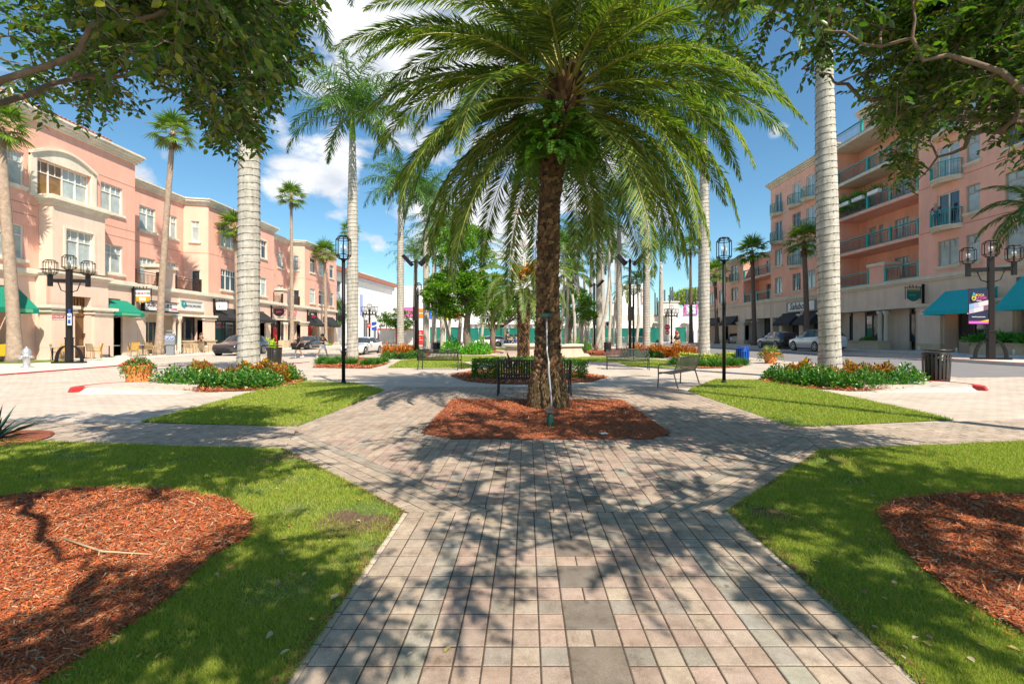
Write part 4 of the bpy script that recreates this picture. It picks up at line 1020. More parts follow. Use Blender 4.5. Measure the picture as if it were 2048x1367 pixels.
# the two big trees beside the camera: low spreading canopies
def inframe(p):
    if p[1] < .3: return None
    return U0+F*p[0]/p[1], V0-F*(p[2]-H)/p[1]
def canopy_tree(base, label, trunk, limbs, lobes, fringe, n_sprig, seed, bark, shademap, twig_lo=2.2):
    rs = random.Random(seed); t = thing('ficus_tree', label, 'tree', (base[0], base[1], 0))
    mb = MB(bark)
    mb.tube(trunk, [.27-.11*i/(len(trunk)-1) for i in range(len(trunk))], 14)
    nodes = []
    for L, r0 in limbs:
        # wobble the limb so that it reads as wood, not pipe
        P = []
        for a, b in zip(L[:-1], L[1:]):
            for k in range(6): P.append(Vector(a).lerp(Vector(b), k/6)+Vector((rs.gauss(0, .03), rs.gauss(0, .03), rs.gauss(0, .03))))
        P.append(Vector(L[-1])); n = len(P); mb.tube(P, [max(.006, r0*(1-.95*(i/(n-1))**.7)) for i in range(n)], 9, True); nodes += P[2:]
    B = Vector((base[0], base[1], 0)); cen = []
    def ok(p, hard=False):
        w = p+B
        if (w-Vector((0, 0, H))).length < 1.5: return False
        f = inframe(w)
        if f is not None and -80 < f[0] < 2130 and f[1] > -80 and not fringe(*f, rs, hard): return False
        return True
    hubs = []; tries = 0
    while len(hubs) < n_sprig//9 and tries < n_sprig*40:
        tries += 1
        c = rs.choices(lobes, [a[3]*a[4]*a[5]*(a[6] if len(a) > 6 else 1) for a in lobes])[0]
        v = Vector((rs.uniform(-1, 1), rs.uniform(-1, 1), rs.uniform(-1, 1)))
        if v.length > 1: continue
        p = Vector((c[0]+v.x*c[3], c[1]+v.y*c[4], c[2]+v.z*c[5]))
        g = math.sin(p.x*1.5+1.3*math.sin(p.y*1.1+seed))+math.sin(p.y*1.6+seed*2)+.5*math.sin(p.z*2.0+p.x)
        if g < -.35 or not ok(p): continue
        hubs.append(p)
    # grow branchlets hub to hub, from the limbs outward, so the wood forks naturally
    tree_n = [(q, .016) for q in nodes]; hubs.sort(key=lambda h: min((h-q).length_squared for q in nodes))
    P = []; D = []; N = []; LL = []; WW = []
    for h in hubs:
        q, r = min(tree_n, key=lambda e: (e[0]-h).length_squared); ln = (h-q).length
        if ln > 1.6: continue
        mid = q.lerp(h, .5)+Vector((rs.gauss(0, .07), rs.gauss(0, .07), rs.gauss(.03, .05)))*ln; m2 = q.lerp(h, .8)+Vector((rs.gauss(0, .04), rs.gauss(0, .04), .03))*ln
        r1 = max(.004, r*.62); mb.tube([q, mid, m2, h], [r*.8, (r+r1)*.42, r1*.8, r1*.7], 6, False); tree_n.append((h, r1)); tree_n.append((mid, (r+r1)*.42))
        out = (h-q).normalized() if ln > .02 else Vector((0, 0, 1))
        for j in range(9):
            d = (out*.5+Vector((rs.gauss(0, .75), rs.gauss(0, .75), rs.gauss(-.12, .45)))).normalized(); Ls = rs.uniform(.3, .62)
            if not ok(h+d*Ls, True): 
                Ls *= .5
                if not ok(h+d*Ls, True): continue
            a, b = h, h+d*Ls*.55+Vector((0, 0, .02)); e = h+d*Ls+Vector((0, 0, -.1*Ls))
            mb.tube([a, b, e], [.0042, .003, .0014], 4, False)
            k = int(Ls/.03); sd = d.cross(Vector((rs.gauss(0, .3), rs.gauss(0, .3), 1))).normalized()
            for i in range(k):
                f = (i+.8)/k; pos = a.lerp(b, f*2) if f < .5 else b.lerp(e, min(1, f*2-1)); s = 1 if i % 2 else -1
                ld = (d*.55+sd*s*.8+Vector((rs.gauss(0, .2), rs.gauss(0, .2), rs.gauss(-.28, .22))))
                P.append(tuple(pos)); D.append(tuple(ld)); N.append((rs.gauss(0, .45), rs.gauss(0, .45), 1)); LL.append(rs.uniform(.055, .095)); WW.append(rs.uniform(.03, .046))
    mb.build('trunk', t)
    nb = NB(); nb.inst(LEAF, np.array(P), np.array(D), np.array(N), np.array(LL), np.array(WW)); nb.build('crown', LEAF_FICUS, t)
def interp(pts, x):
    for (a, b), (c, d) in zip(pts[:-1], pts[1:]):
        if a <= x <= c: return b+(d-b)*(x-a)/(c-a)
    return -999
FL = [(-60, 350), (40, 345), (90, 250), (150, 270), (215, 310), (250, 230), (290, 250), (340, 190), (385, 300), (420, 330), (470, 370), (520, 330), (560, 260), (600, 175), (650, 110), (668, 20), (690, -60)]
FR = [(1380, -60), (1395, 60), (1440, 110), (1500, 175), (1560, 195), (1620, 180), (1660, 165), (1700, 190), (1740, 260), (1790, 390), (1830, 400), (1870, 330), (1920, 300), (1990, 340), (2048, 345), (2110, 350)]
def fringe_l(u, v, rs, hard=False):
    b = interp(FL, u)-14; return v < b+5 if hard else (v < b-35-rs.random()*110)
def fringe_r(u, v, rs, hard=False):
    b = interp(FR, u)-14; return v < b+5 if hard else (v < b-35-rs.random()*130)
def shade_any(w, rs): return True
canopy_tree((-3.9, 2.7), 'spreading ficus on the left whose leafy boughs hang over the top left', [(0, 0, -.1), (.05, .05, .8), (0, .1, 1.7), (.1, .1, 2.6)],
            [([(.1, .1, 2.6), (.9, .6, 3.6), (1.7, 1.0, 4.1), (2.2, 1.3, 4.3)], .03), ([(.1, .1, 2.6), (.2, 1.2, 3.6), (.3, 2.1, 4.1), (.4, 2.8, 4.2)], .03), ([(.1, .1, 2.6), (-.8, .7, 3.5), (-1.8, 1.6, 4)], .035),
             ([(.1, .1, 2.6), (.6, -.9, 3.4), (1.6, -2.0, 4.2), (2.6, -3, 4.4)], .1), ([(.1, .1, 2.6), (-.1, .1, 4.2), (.4, .3, 5.6), (1.2, .3, 6.4)], .05), ([(.1, .1, 2.6), (1.2, -1.0, 3.7), (2.6, -2.3, 4.2), (3.3, -2.7, 4.3), (4.4, -3.2, 4.4)], .07), ([(.2, 1.2, 3.6), (.8, 1.9, 4.0), (1.3, 2.4, 4.25)], .02), ([(.1, .1, 2.6), (-.9, -.8, 3.6), (-1.7, -1.5, 4.2)], .09)],
            [(0.9, .2, 5.2, 3.2, 3.2, 1.3), (.9, 2.4, 3.9, 2.6, 2.0, 1.1, 2.4), (2.0, 1.2, 4.0, 1.8, 1.4, 1.0, 2.2), (-1.2, 1.6, 4.6, 1.8, 1.8, 1.2), (2.9, -2.5, 4.3, 1.1, .45, .3, 3), (3.7, -3.0, 4.4, 1.5, .7, .4, 6)], fringe_l, 2900, 11, BARK, shade_any)  # last two lobes and their limb added out of view to shade the left lawn
canopy_tree((4.35, 2.75), 'spreading ficus on the right whose dark boughs cover the top right', [(0, 0, -.1), (-.05, .05, .8), (.1, .2, 1.7), (.0, .35, 2.5)],
            [([(.0, .35, 2.5), (-.1, 1.3, 3.3), (-.4, 2.1, 3.8), (-.5, 2.6, 4.2)], .06), ([(.0, .35, 2.5), (-.9, .9, 3.6), (-1.7, 1.2, 4.0), (-2.1, 1.5, 4.2)], .035), ([(.0, .35, 2.5), (.9, 1.0, 3.4), (1.9, 1.8, 3.9)], .09),
             ([(.0, .35, 2.5), (-.5, -.8, 3.5), (-1.6, -1.8, 4.2), (-3.0, -3, 4.4)], .1), ([(.0, .35, 2.5), (-.1, .6, 4.2), (-.5, .8, 5.6), (-1.2, .6, 6.6)], .1), ([(.0, .35, 2.5), (.6, -1, 3.7), (1.4, -2.2, 4.4)], .08), ([(-.1, 1.3, 3.3), (.4, 2.3, 3.6), (.9, 3.6, 3.5)], .06), ([(-.4, 2.1, 3.8), (-1.0, 2.1, 4.0), (-1.5, 2.1, 4.2)], .04)],
            [(-.8, .2, 5.2, 3.2, 3.2, 1.3), (-.8, 2.4, 3.9, 2.5, 2.0, 1.1, 2.6), (-1.9, 1.3, 4.0, 1.9, 1.4, .9, 2.2), (.9, 2.2, 3.7, 1.5, 1.7, 1.1, 2.4), (-1.2, -2.6, 4.6, 1.8, 1.3, .6), (1.5, -2.4, 4.6, 1.8, 1.8, .8, 1.4), (-3.2, -3.2, 4.4, 1.1, .8, .4, 1.3)], fringe_r, 3500, 12, BARK, shade_any)  # last three lobes added out of view to shade the walk and right lawn

# ---------------------------------------------------------------- shrubs
def shrub_proto(name, mat, n, L, W, size, shell=.5, stems=True, seed=0, T=LEAF, up=0.4, label='', cat='shrub', loc=(0, 0, 0), group=None, box=False):
    t = thing(name, label, cat, loc, R.uniform(0, 6), group); rs = np.random.default_rng(seed)
    q = rs.normal(0, 1, (n, 3)); q /= np.linalg.norm(q, axis=1, keepdims=True)
    if box:
        q = rs.uniform(-1, 1, (n, 3)); ax = rs.integers(0, 3, n); q[np.arange(n), ax] = np.sign(q[np.arange(n), ax]); q[:, :2] *= .9
    q[:, 2] = np.abs(q[:, 2])*.9+.02 if not box else q[:, 2]*.5+.5
    lump = 1+.16*np.sin(q[:, 0]*5+seed)+.14*np.sin(q[:, 1]*6+seed*2)
    if box: lump = 1+.04*np.sin(q[:, 0]*7)
    r = (1-shell*rs.random(n)**1.5)*lump
    P = q*r[:, None]*np.array(size); P[:, 2] = np.maximum(P[:, 2], .02)
    D = q+rs.normal(0, .55, (n, 3)); D[:, 2] += up; N = rs.normal(0, .6, (n, 3)); N[:, 2] += 1
    nb = NB(); nb.inst(T, P, D, N, L*rs.uniform(.7, 1.25, n), W*rs.uniform(.7, 1.25, n)); nb.build('foliage', mat, t)
    if stems:
        mb = MB(BARK)
        for k in range(9):
            a = k*.7; mb.tube([(0, 0, 0), (math.cos(a)*size[0]*.3, math.sin(a)*size[1]*.3, size[2]*.45), (math.cos(a)*size[0]*.6, math.sin(a)*size[1]*.6, size[2]*.8)], [.012, .008, .004], 5, False)
        mb.build('stems', t)
    return t
def row(proto, spots, labels, group, s=(1, 1)):
    for i, ((x, y), lab) in enumerate(zip(spots, labels)):
        k = R.uniform(.88, 1.15)
        if i == 0: o = proto; o.location = (x, y, gh(x)); o['label'] = lab; o['group'] = group
        else: o = dup(proto, (x, y, gh(x)), R.uniform(0, 6), lab, group)
        o.scale = (k, k, k*R.uniform(.9, 1.12))
GS = shrub_proto('green_shrub', LEAF_BRIGHT, 950, .075, .045, (.42, .42, .46), label='x', seed=1)
CR = shrub_proto('croton_plant', LEAF_CROTON, 900, .095, .046, (.38, .38, .56), label='x', seed=2, up=.6)
def ordn(n, what, where):
    names = ['leftmost', 'second from the left', 'third from the left', 'fourth from the left', 'fifth from the left', 'sixth from the left', 'seventh from the left', 'eighth from the left', 'ninth from the left', 'tenth from the left']
    out = [names[min(i, 9)]+' '+what+' '+where for i in range(n)]
    if n > 1: out[-1] = 'rightmost '+what+' '+where
    return out
gsp = [(PX(u, y), y) for u, y in ((345, 13.6), (382, 13.35), (418, 13.2), (455, 13.1), (490, 13.0), (522, 12.95), (540, 13.7), (578, 15.0))]
row(GS, gsp, ordn(8, 'glossy green shrub', 'before the crotons in the left bed'), 'glossy green shrubs in the left bed')
GS2 = dup(GS, (0, 0, 0)); gsp = [(PX(u, y), y) for u, y in ((1548, 15.3), (1575, 14.4), (1612, 13.6), (1650, 13.2), (1688, 13.0), (1725, 13.0), (1762, 13.05), (1798, 13.2), (1818, 14.0))]
row(GS2, gsp, ordn(9, 'glossy green shrub', 'before the crotons in the right bed'), 'glossy green shrubs in the right bed')
csp = [(PX(u, y), y) for u, y in ((398, 14.6), (430, 14.3), (462, 14.2), (494, 14.2), (526, 14.3), (556, 14.6), (412, 15.5), (572, 15.6))]
row(CR, csp, ordn(8, 'red and yellow croton', 'round the near left royal palm'), 'crotons in the left bed')
CR2 = dup(CR, (0, 0, 0)); csp = [(PX(u, y), y) for u, y in ((1582, 15.4), (1608, 14.7), (1640, 14.3), (1674, 14.2), (1708, 14.2), (1740, 14.4), (1768, 14.8), (1700, 15.8))]
row(CR2, csp, ordn(8, 'red and yellow croton', 'round the near right royal palm'), 'crotons in the right bed')
def bedpoly(pts): return [(PX(u, 1363/(v-671)), 1363/(v-671)) for u, v in pts]
far_beds = [([(310, 780), (420, 784), (545, 780), (605, 765), (612, 757), (560, 748), (380, 748), (330, 758)], 'red mulch under the left croton bed'),
            ([(1520, 762), (1600, 775), (1700, 782), (1830, 781), (1850, 776), (1790, 757), (1700, 745), (1560, 745)], 'red mulch under the right croton bed'),
            ([(900, 751), (935, 763), (1000, 768), (1120, 768), (1185, 763), (1216, 754), (1160, 745), (1100, 740), (985, 740), (940, 743)], 'red mulch round the clipped hedges'),
            ([(625, 735), (740, 737), (775, 728), (770, 718), (700, 714), (650, 717)], 'red mulch under the second left royal palm'),
            ([(770, 716), (850, 716), (862, 708), (850, 702), (770, 705)], 'red mulch under the third left royal palm'),
            ([(1330, 727), (1400, 737), (1480, 735), (1495, 727), (1440, 716), (1350, 718)], 'red mulch under the second right royal palm'),
            ([(1238, 712), (1330, 714), (1395, 709), (1370, 702), (1250, 701)], 'red mulch under the orange crotons'),
            ([(1105, 710), (1180, 712), (1240, 709), (1300, 703), (1240, 700), (1130, 702)], 'red mulch round the young tree'),
            ([(880, 705), (960, 709), (1010, 704), (960, 699), (880, 700)], 'red mulch round the leafy tree')]
for P, lab in far_beds:
    Q = bedpoly(P)[::-1]
    flatmesh('mulch_bed', Q, MULCHB, .02)
    a = (max(p[0] for p in Q)-min(p[0] for p in Q))*(max(p[1] for p in Q)-min(p[1] for p in Q))
    x, y = scatter(Q, int(min(9000, a*260)), (), False); m = len(x)
    if m:
        an = NR.uniform(0, 6.28, m); D = np.stack([np.cos(an), np.sin(an), NR.normal(0, .3, m)], 1)
        tag(NB().inst(CHIP, np.stack([x, y, ghv(x)+.035], 1), D, NR.normal(0, .4, (m, 3))+np.array([0, 0, 1]), .09, .03).build('mulch', MULCHC), lab, 'mulch', kind='stuff')
far_lawns = [[(775, 735), (960, 736), (900, 716), (875, 713), (800, 722)], [(930, 723), (1010, 717), (1000, 712), (870, 712)], [(1110, 722), (1235, 724), (1260, 733), (1370, 736), (1345, 722), (1250, 714), (1110, 714)], [(970, 699), (1010, 699), (1010, 695), (968, 695)]]
for P in far_lawns:
    Q = bedpoly(P)[::-1]; flatmesh('lawn', Q, GRASSB, .012)
    tag(grass(Q, 16000, .05, .006, near=False).build('grass', GRASS), 'strip of green lawn in the middle of the park', 'grass', kind='stuff')
HG = shrub_proto('clipped_hedge', LEAF_HEDGE, 3600, .06, .036, (.62, .5, .66), label='x', seed=3, shell=.25, box=True, cat='hedge')
row(HG, [(PX(972, 16.2), 16.2), (PX(1024, 17.2), 17.2), (PX(1088, 17.2), 17.2), (PX(1135, 16.2), 16.2)], ['clipped green hedge left of the dark bench', 'clipped hedge behind the dark bench', 'clipped hedge hidden behind the big palm trunk', 'clipped green hedge just right of the big palm trunk'], 'clipped hedges round the small date palm')
LG = shrub_proto('grassy_clump', M('lily_turf', rough=.5, isl=[(.03, .12, .015), (.06, .2, .02), (.12, .28, .03)], transl=.2), 520, .36, .022, (.25, .25, .12), label='x', seed=4, T=BLADE, up=.7, stems=False, cat='grass clump')
sp = [(PX(u, y), y) for u, y in ((648, 24), (662, 23.4), (676, 25), (702, 23.6), (735, 22.8), (752, 23.6), (765, 25), (1352, 22.8), (1372, 22.3), (1400, 22), (1430, 21.6), (1462, 22.2), (1482, 23))]
row(LG, sp, ordn(7, 'arching green lily turf clump', 'under the second left royal palm')+ordn(6, 'arching green lily turf clump', 'under the second right royal palm'), 'lily turf clumps')
VG = shrub_proto('variegated_shrub', LEAF_VARI, 420, .13, .08, (.42, .42, .55), label='x', seed=5)
sp = [(PX(u, y), y) for u, y in ((1372, 25), (1392, 24.5), (1422, 24.5), (1445, 24.6), (1463, 25.2))]
row(VG, sp, ordn(5, 'yellow-green variegated shrub', 'beside the second right royal palm'), 'variegated shrubs on the right')
OC = shrub_proto('orange_croton', LEAF_ORANGE, 380, .2, .06, (.55, .5, .75), label='x', seed=6, up=1.0, cat='croton')
sp = [(PX(u, y), y) for u, y in ((1262, 33), (1280, 33.5), (1300, 33), (1318, 32), (1335, 31.5), (1350, 31), (1368, 30.5), (1383, 31), (778, 32), (793, 31.6), (812, 31), (828, 31.5))]
row(OC, sp, ordn(8, 'orange croton', 'behind the far right bench')+ordn(4, 'orange croton', 'under the third left royal palm'), 'orange crotons')
G3 = dup(GS, (0, 0, 0)); sp = [(PX(u, y), y) for u, y in ((1256, 31.5), (1272, 31.2), (1300, 31), (1316, 30.6), (775, 29.6), (790, 29.4), (806, 29.2), (822, 29.2), (838, 29.6))]
row(G3, sp, ordn(4, 'low green shrub', 'in front of the orange crotons on the right')+ordn(5, 'low green shrub', 'in front of the orange crotons on the left'), 'low green shrubs further off')
BB = shrub_proto('bright_shrub', M('lime_leaves', rough=.35, isl=[(.08, .3, .02), (.14, .42, .03), (.2, .5, .04), (.06, .2, .02)], transl=.25), 800, .17, .09, (.85, .8, 1.0), label='x', seed=7)
sp = [(PX(u, y), y) for u, y in ((946, 36), (962, 36.8), (902, 38), (1155, 44), (1165, 45))]
row(BB, sp, ['bright green bush right of the leafy tree trunk', 'bright green bush furthest right of the leafy tree', 'bright green bush left of the leafy tree trunk', 'bright bush left of the young tree', 'bright bush behind the young tree'], 'bright green bushes')
BY = shrub_proto('lime_shrub', M('lime_yellow_leaves', rough=.35, isl=[(.3, .5, .02), (.45, .6, .04), (.2, .4, .02)], transl=.3), 300, .3, .14, (.7, .6, 1.0), label='x', seed=8)
sp = [(-29.4, 65.5), (-29.3, 68), (-29.2, 53.2)]
row(BY, sp, ['lime yellow bush by the far black awnings', 'second lime yellow bush by the far black awnings', 'lime yellow bush beside the wide shopfront pillar'], 'lime bushes on the left pavement')
# spiky plant at the left edge and stump-like bromeliads behind the bench
def agave(name, loc, n, L, W, mat, label, e=(10, 80)):
    t = NB(); a = NR.uniform(0, 6.28, n); el = np.radians(NR.uniform(e[0], e[1], n))
    D = np.stack([np.cos(a)*np.cos(el), np.sin(a)*np.cos(el), np.sin(el)], 1); P = np.stack([.04*np.cos(a), .04*np.sin(a), np.full(n, .02)], 1)
    t.inst(VBLADE, P, D, np.stack([-np.cos(a)*np.sin(el), -np.sin(a)*np.sin(el), np.cos(el)], 1), L*NR.uniform(.7, 1.1, n), W)
    o = t.build(name, mat); o.location = loc; return tag(o, label, 'plant')
agave('spiky_plant', (-7.25, 6.4, .02), 46, .55, .05, M('agave_leaf', (.02, .07, .05), .4), 'dark spiky plant at the left edge of the lawn')
flatmesh('mulch_bed', blob(-7.6, 6.35, .85, seed=4), MULCHB, .03)
BR = M('bromeliad_leaf', rough=.5, isl=[(.10, .045, .03), (.16, .08, .05), (.07, .04, .03)])
agave('bromeliad', (PX(1023, 14.8), 14.8, .35), 9, .75, .13, BR, 'dark brown bromeliad rising behind the bench back', (25, 85))
agave('bromeliad', (PX(1062, 15.2), 15.2, .35), 8, .7, .12, BR, 'dark brown bromeliad partly behind the big palm trunk', (20, 70))
# ---------------------------------------------------------------- buildings
LW = Wall(-30, 0, 0, 1, 1, 0)
def YL(u, X=30.0): return F*X/(U0-u)
def cornice(mb, W, s0, s1, z, mat=TRIM, k=1.0, o=0.0):
    mb.use(mat)
    for za, zb, oo in ((0, .16, .12), (.16, .3, .22), (.3, .48, .34), (.48, .6, .42)):
        W.box(mb, s0-(oo*k if o else 0), s1+(oo*k if o else 0), z+za*k, z+zb*k, -.2, oo*k)
def ledge(mb, W, s0, s1, z, mat=TRIM, e=0):
    mb.use(mat); W.box(mb, s0-e, s1+e, z-.14, z, -.05, .12); W.box(mb, s0-e, s1+e, z, z+.22, -.05, .22); W.box(mb, s0-e, s1+e, z+.22, z+.3, -.05, .13)
def awning(par, W, s0, s1, zt, zb, proj, mat, label=None, val=None, name='awning', vh=.28):
    mb = MB(mat); q = W.p
    A, B = q(s0, zt, .02), q(s1, zt, .02); C, D = q(s1, zb+vh, proj), q(s0, zb+vh, proj)
    n = 6
    for i in range(n):
        a, b = s0+(s1-s0)*i/n, s0+(s1-s0)*(i+1)/n
        m = (a+b)/2; zm = (zt+zb+vh)/2-.02
        mb.quad(q(a, zt, .02), q(b, zt, .02), q(b, zm, proj*.52), q(a, zm, proj*.52)); mb.quad(q(a, zm, proj*.52), q(b, zm, proj*.52), q(b, zb+vh, proj), q(a, zb+vh, proj))
    if val: mb.use(val)
    W.box(mb, s0, s1, zb, zb+vh, proj-.02, proj+.01); mb.use(mat)
    for s in (s0, s1): mb.add([q(s, zt, .02), q(s, zb+vh, proj), q(s, zb, proj), q(s, zb, .02)], [(0, 1, 2, 3)])
    mb.use(IRON)
    for s in (s0+.03, s1-.03): mb.tube([q(s, zb+.1, .03), q(s, zb+.1, proj-.04)], .018, 5)
    o = mb.build(name, par, True)
    if label: o['label'] = label
    return o
def railing(par, W, s0, s1, z, mat, o=-.08, h=1.05, gap=.13, post=None, pm=None, name='railing', pr=.012):
    mb = MB(mat); W.box(mb, s0, s1, z+h-.05, z+h, o-.03, o+.03); W.box(mb, s0, s1, z+.08, z+.12, o-.015, o+.015); W.box(mb, s0, s1, z+h-.2, z+h-.17, o-.012, o+.012)
    n = max(2, int((s1-s0)/gap))
    for i in range(n+1):
        s = s0+(s1-s0)*i/n; W.box(mb, s-pr, s+pr, z+.12, z+h-.17, o-pr, o+pr)
    mb.use(pm or mat)
    for s in (post or (s0, s1)): W.box(mb, s-.09, s+.09, z, z+h+.14, o-.08, o+.08)
    if pm: W.box(mb, s0, s1, z+h, z+h+.07, o-.05, o+.05); W.box(mb, s0, s1, z+.02, z+.08, o-.04, o+.04)
    return mb.build(name, par, True)
def shopfront(par, W, a, b, c, d, depth, cols=2, frame=FRAMED, pane=PANED, name='shop_window'):
    o = window(par, W, a, b, c, d, depth, cols, None, pane, frame, .0, name, fw=.08); return o
def pillar(mb, W, s0, s1, z1, mat, capm, o=.18, z0=0, cap=True, flare=True):
    mb.use(mat); W.box(mb, s0, s1, z0, z1, -.5, o)
    if flare: mb.use(STONE); W.box(mb, s0-.06, s1+.06, z0, z0+.55, -.5, o+.07)
    if cap:
        mb.use(capm); W.box(mb, s0-.12, s1+.12, z1-.45, z1-.36, -.5, o+.1); W.box(mb, s0-.2, s1+.2, z1-.2, z1, -.5, o+.2); W.box(mb, s0-.1, s1+.1, z1-.3, z1-.2, -.5, o+.1)
def interior(par, W, s0, s1, z0, z1, depth, name='shop_interior'):
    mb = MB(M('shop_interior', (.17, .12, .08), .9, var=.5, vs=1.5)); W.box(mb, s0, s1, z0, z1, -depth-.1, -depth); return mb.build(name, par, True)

# --- left: the taller block with the bay ---
def left_a():
    e = 36.06; s0 = 17.0
    t = thing('corner_building', 'pink three storey block with a beige bay, green awnings and tiled parapet', 'building', (-30, e, 0))
    zt = 15.0; mb = MB(PINK)
    cols3 = [(20.2, 23.0), (24.2, 28.1), (33.15, 34.95)]
    up = [(a, b, 10.35, 12.35) for a, b in cols3]+[(28.75, 32.3, 10.1, 12.35)]
    lo = [(a, b, 6.0, 8.05) for a, b in cols3]
    LW.cells(mb, s0, e, 5.4, zt, up+lo)
    mb.use(PINK); LW.box(mb, s0, e-.003, 5.4, zt, -14, -1.2)
    # expansion joints
    mb.use(M('joint_line', (.42, .2, .13), .9))
    for z in (9.35, 12.75, 8.7): LW.box(mb, s0, 28.8, z, z+.035, -.01, .008); LW.box(mb, 32.5, e, z, z+.035, -.01, .008)
    mb.build('wall', t, True)
    mb = MB(TRIM); cornice(mb, LW, s0, e, zt-.45, TRIM, 1.15, o=1); ledge(mb, LW, s0, e+.05, 5.2); mb.build('cornice', t, True)
    mb = MB(TILE)
    LW.box(mb, s0, e-1.6, zt+.24, zt+.55, -1.6, -.35)
    for i in range(int((e-1.6-s0)/.28)):
        s = s0+.14+i*.28; mb.tube([LW.p(s, zt+.62, -.25), LW.p(s, zt+1.15, -1.5)], .1, 6)
    mb.build('tiled_roof', t, True)
    for a, b, c, d in up[:3]+lo: window(t, LW, a, b, c, d, .16, 2 if b-a < 3 else 3, surround=None)
    o = window(t, LW, 28.75, 32.3, 10.1, 12.35, .2, 4, None, None, FRAME, .33)
    mb = MB(PANEO); LW.box(mb, 28.83, 30.5, 10.17, 12.3, -.222, -.184); mb.build('pane', o)
    # pedimented surround of the wide window
    mb = MB(TRIM); n = 12
    LW.box(mb, 28.35, 28.72, 9.95, 12.5, -.02, .14); LW.box(mb, 32.33, 32.7, 9.95, 12.5, -.02, .14)
    pts = [(28.35+4.35*i/n, 12.5+.75*math.sin(math.pi*i/n)) for i in range(n+1)]
    for (a, za), (b, zb) in zip(pts[:-1], pts[1:]):
        q = LW.p
        mb.hexa([q(a, 12.36, -.02), q(b, 12.36, -.02), q(b, 12.36, .12), q(a, 12.36, .12), q(a, za, -.02), q(b, zb, -.02), q(b, zb, .12), q(a, za, .12)])
        mb.hexa([q(a, za, -.02), q(b, zb, -.02), q(b, zb, .26), q(a, za, .26), q(a, za+.16, -.02), q(b, zb+.16, -.02), q(b, zb+.16, .26), q(a, za+.16, .26)])
    mb.build('window_surround', t, True)
    # beige bay
    BW_ = Wall(-29.15, 0, 0, 1, 1, 0); a, b = 28.95, 32.55
    mb = MB(BEIGE); BW_.cells(mb, a, b, 5.6, 9.7, [(29.75, 31.65, 5.95, 8.25)], .25)
    SW = Wall(-30, a, 1, 0, 0, -1); SW.box(mb, .002, .846, 5.6, 9.7, -.3, .003)
    mb.use(BEIGE); BW_.box(mb, a+.3, b, 5.6, 9.7, -.95, -.4)
    mb.use(TRIM)
    for zz, oo in ((9.55, .1), (9.7, .2), (9.85, .3), (10.0, .2)): mb.bx(-30.1, a-oo, zz, -29.15+oo, b+oo, zz+.149)
    for zz, oo in ((5.15, .1), (5.3, .22)): mb.bx(-30.1, a-oo-.1, zz, -29.05+oo, b+oo+.1, zz+.149)
    mb.build('bay', t, True)
    window(t, BW_, 29.75, 31.65, 5.95, 8.25, .18, 2, TRIM, PANEB, surround=TRIM)
    # ground floor
    mb = MB(BEIGEP)
    ops = [(20, 27.8, -.1, 4.35), (33.0, 34.8, -.1, 4.15), (30.1, 31.5, -.1, 4.0)]
    LW.cells(mb, s0, 28.75, 0, 5.2, ops, 2.2); LW.cells(mb, 32.75, e, 0, 5.2, ops, .8)
    BG = Wall(-29.1, 0, 0, 1, 1, 0)
    BG.cells(mb, 28.75, 32.75, 0, 5.15, [(30.15, 31.45, -.1, 4.0)], .7)
    mb.bx(-30.2, 28.75, 0, -29.35, 29.1, 5.15)
    mb.build('ground_floor_wall', t, True)
    for p0, p1 in ((28.6, 30.1), (31.5, 32.9)): mb = MB(BEIGE); pillar(mb, BG, p0, p1, 3.35, BEIGE, TRIM, .22, flare=False); mb.build('pillar', t, True)
    mb = MB(BEIGE); pillar(mb, LW, 34.8, 36.2, 3.25, BEIGE, TRIM, .14, flare=False); mb.build('pillar', t, True)
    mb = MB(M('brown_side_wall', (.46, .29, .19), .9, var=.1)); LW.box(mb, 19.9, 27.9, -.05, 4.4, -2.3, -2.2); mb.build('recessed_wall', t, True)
    for s, z, body in ((24.3, 1.95, 'CLASSIC'), (24.3, 1.25, 'COCKTAILS')):
        text(body, .72, SIGNK, facing((-32.19, s+.95, z), (0, 1, 0)), t, 'wall_lettering', .006)
    shopfront(t, LW, 33.0, 34.8, .0, 4.15, .7, 1); interior(t, LW, 33, 34.8, 0, 4.15, 1.2)
    w = window(t, BG, 30.15, 31.45, 2.75, 4.0, .5, 3, None, PANEO, M('brown_door_paint', (.16, .08, .03), .5), .5, 'transom')
    dm = MB(M('brown_door_paint')); BG.box(dm, 30.15, 31.45, 0, 2.75, -.56, -.5); BG.box(dm, 30.3, 31.3, .3, 2.5, -.5, -.47); dm.build('door', t, True)
    awning(t, LW, 19.0, 27.75, 4.25, 2.75, 1.25, GREENA, 'wide green awning with pale green valance panel', None)
    mb = MB(GREENV); LW.box(mb, 26.5, 27.4, 2.79, 3.0, 1.262, 1.272); mb.build('valance', t, True)
    awning(t, LW, 32.85, 35.3, 4.05, 2.85, 1.35, GREENA, 'small green awning right of the bay')
    mb = MB(GREENV); LW.box(mb, 33.3, 34.9, 2.9, 3.08, 1.362, 1.372); mb.build('valance', t, True)
    return t
left_a()
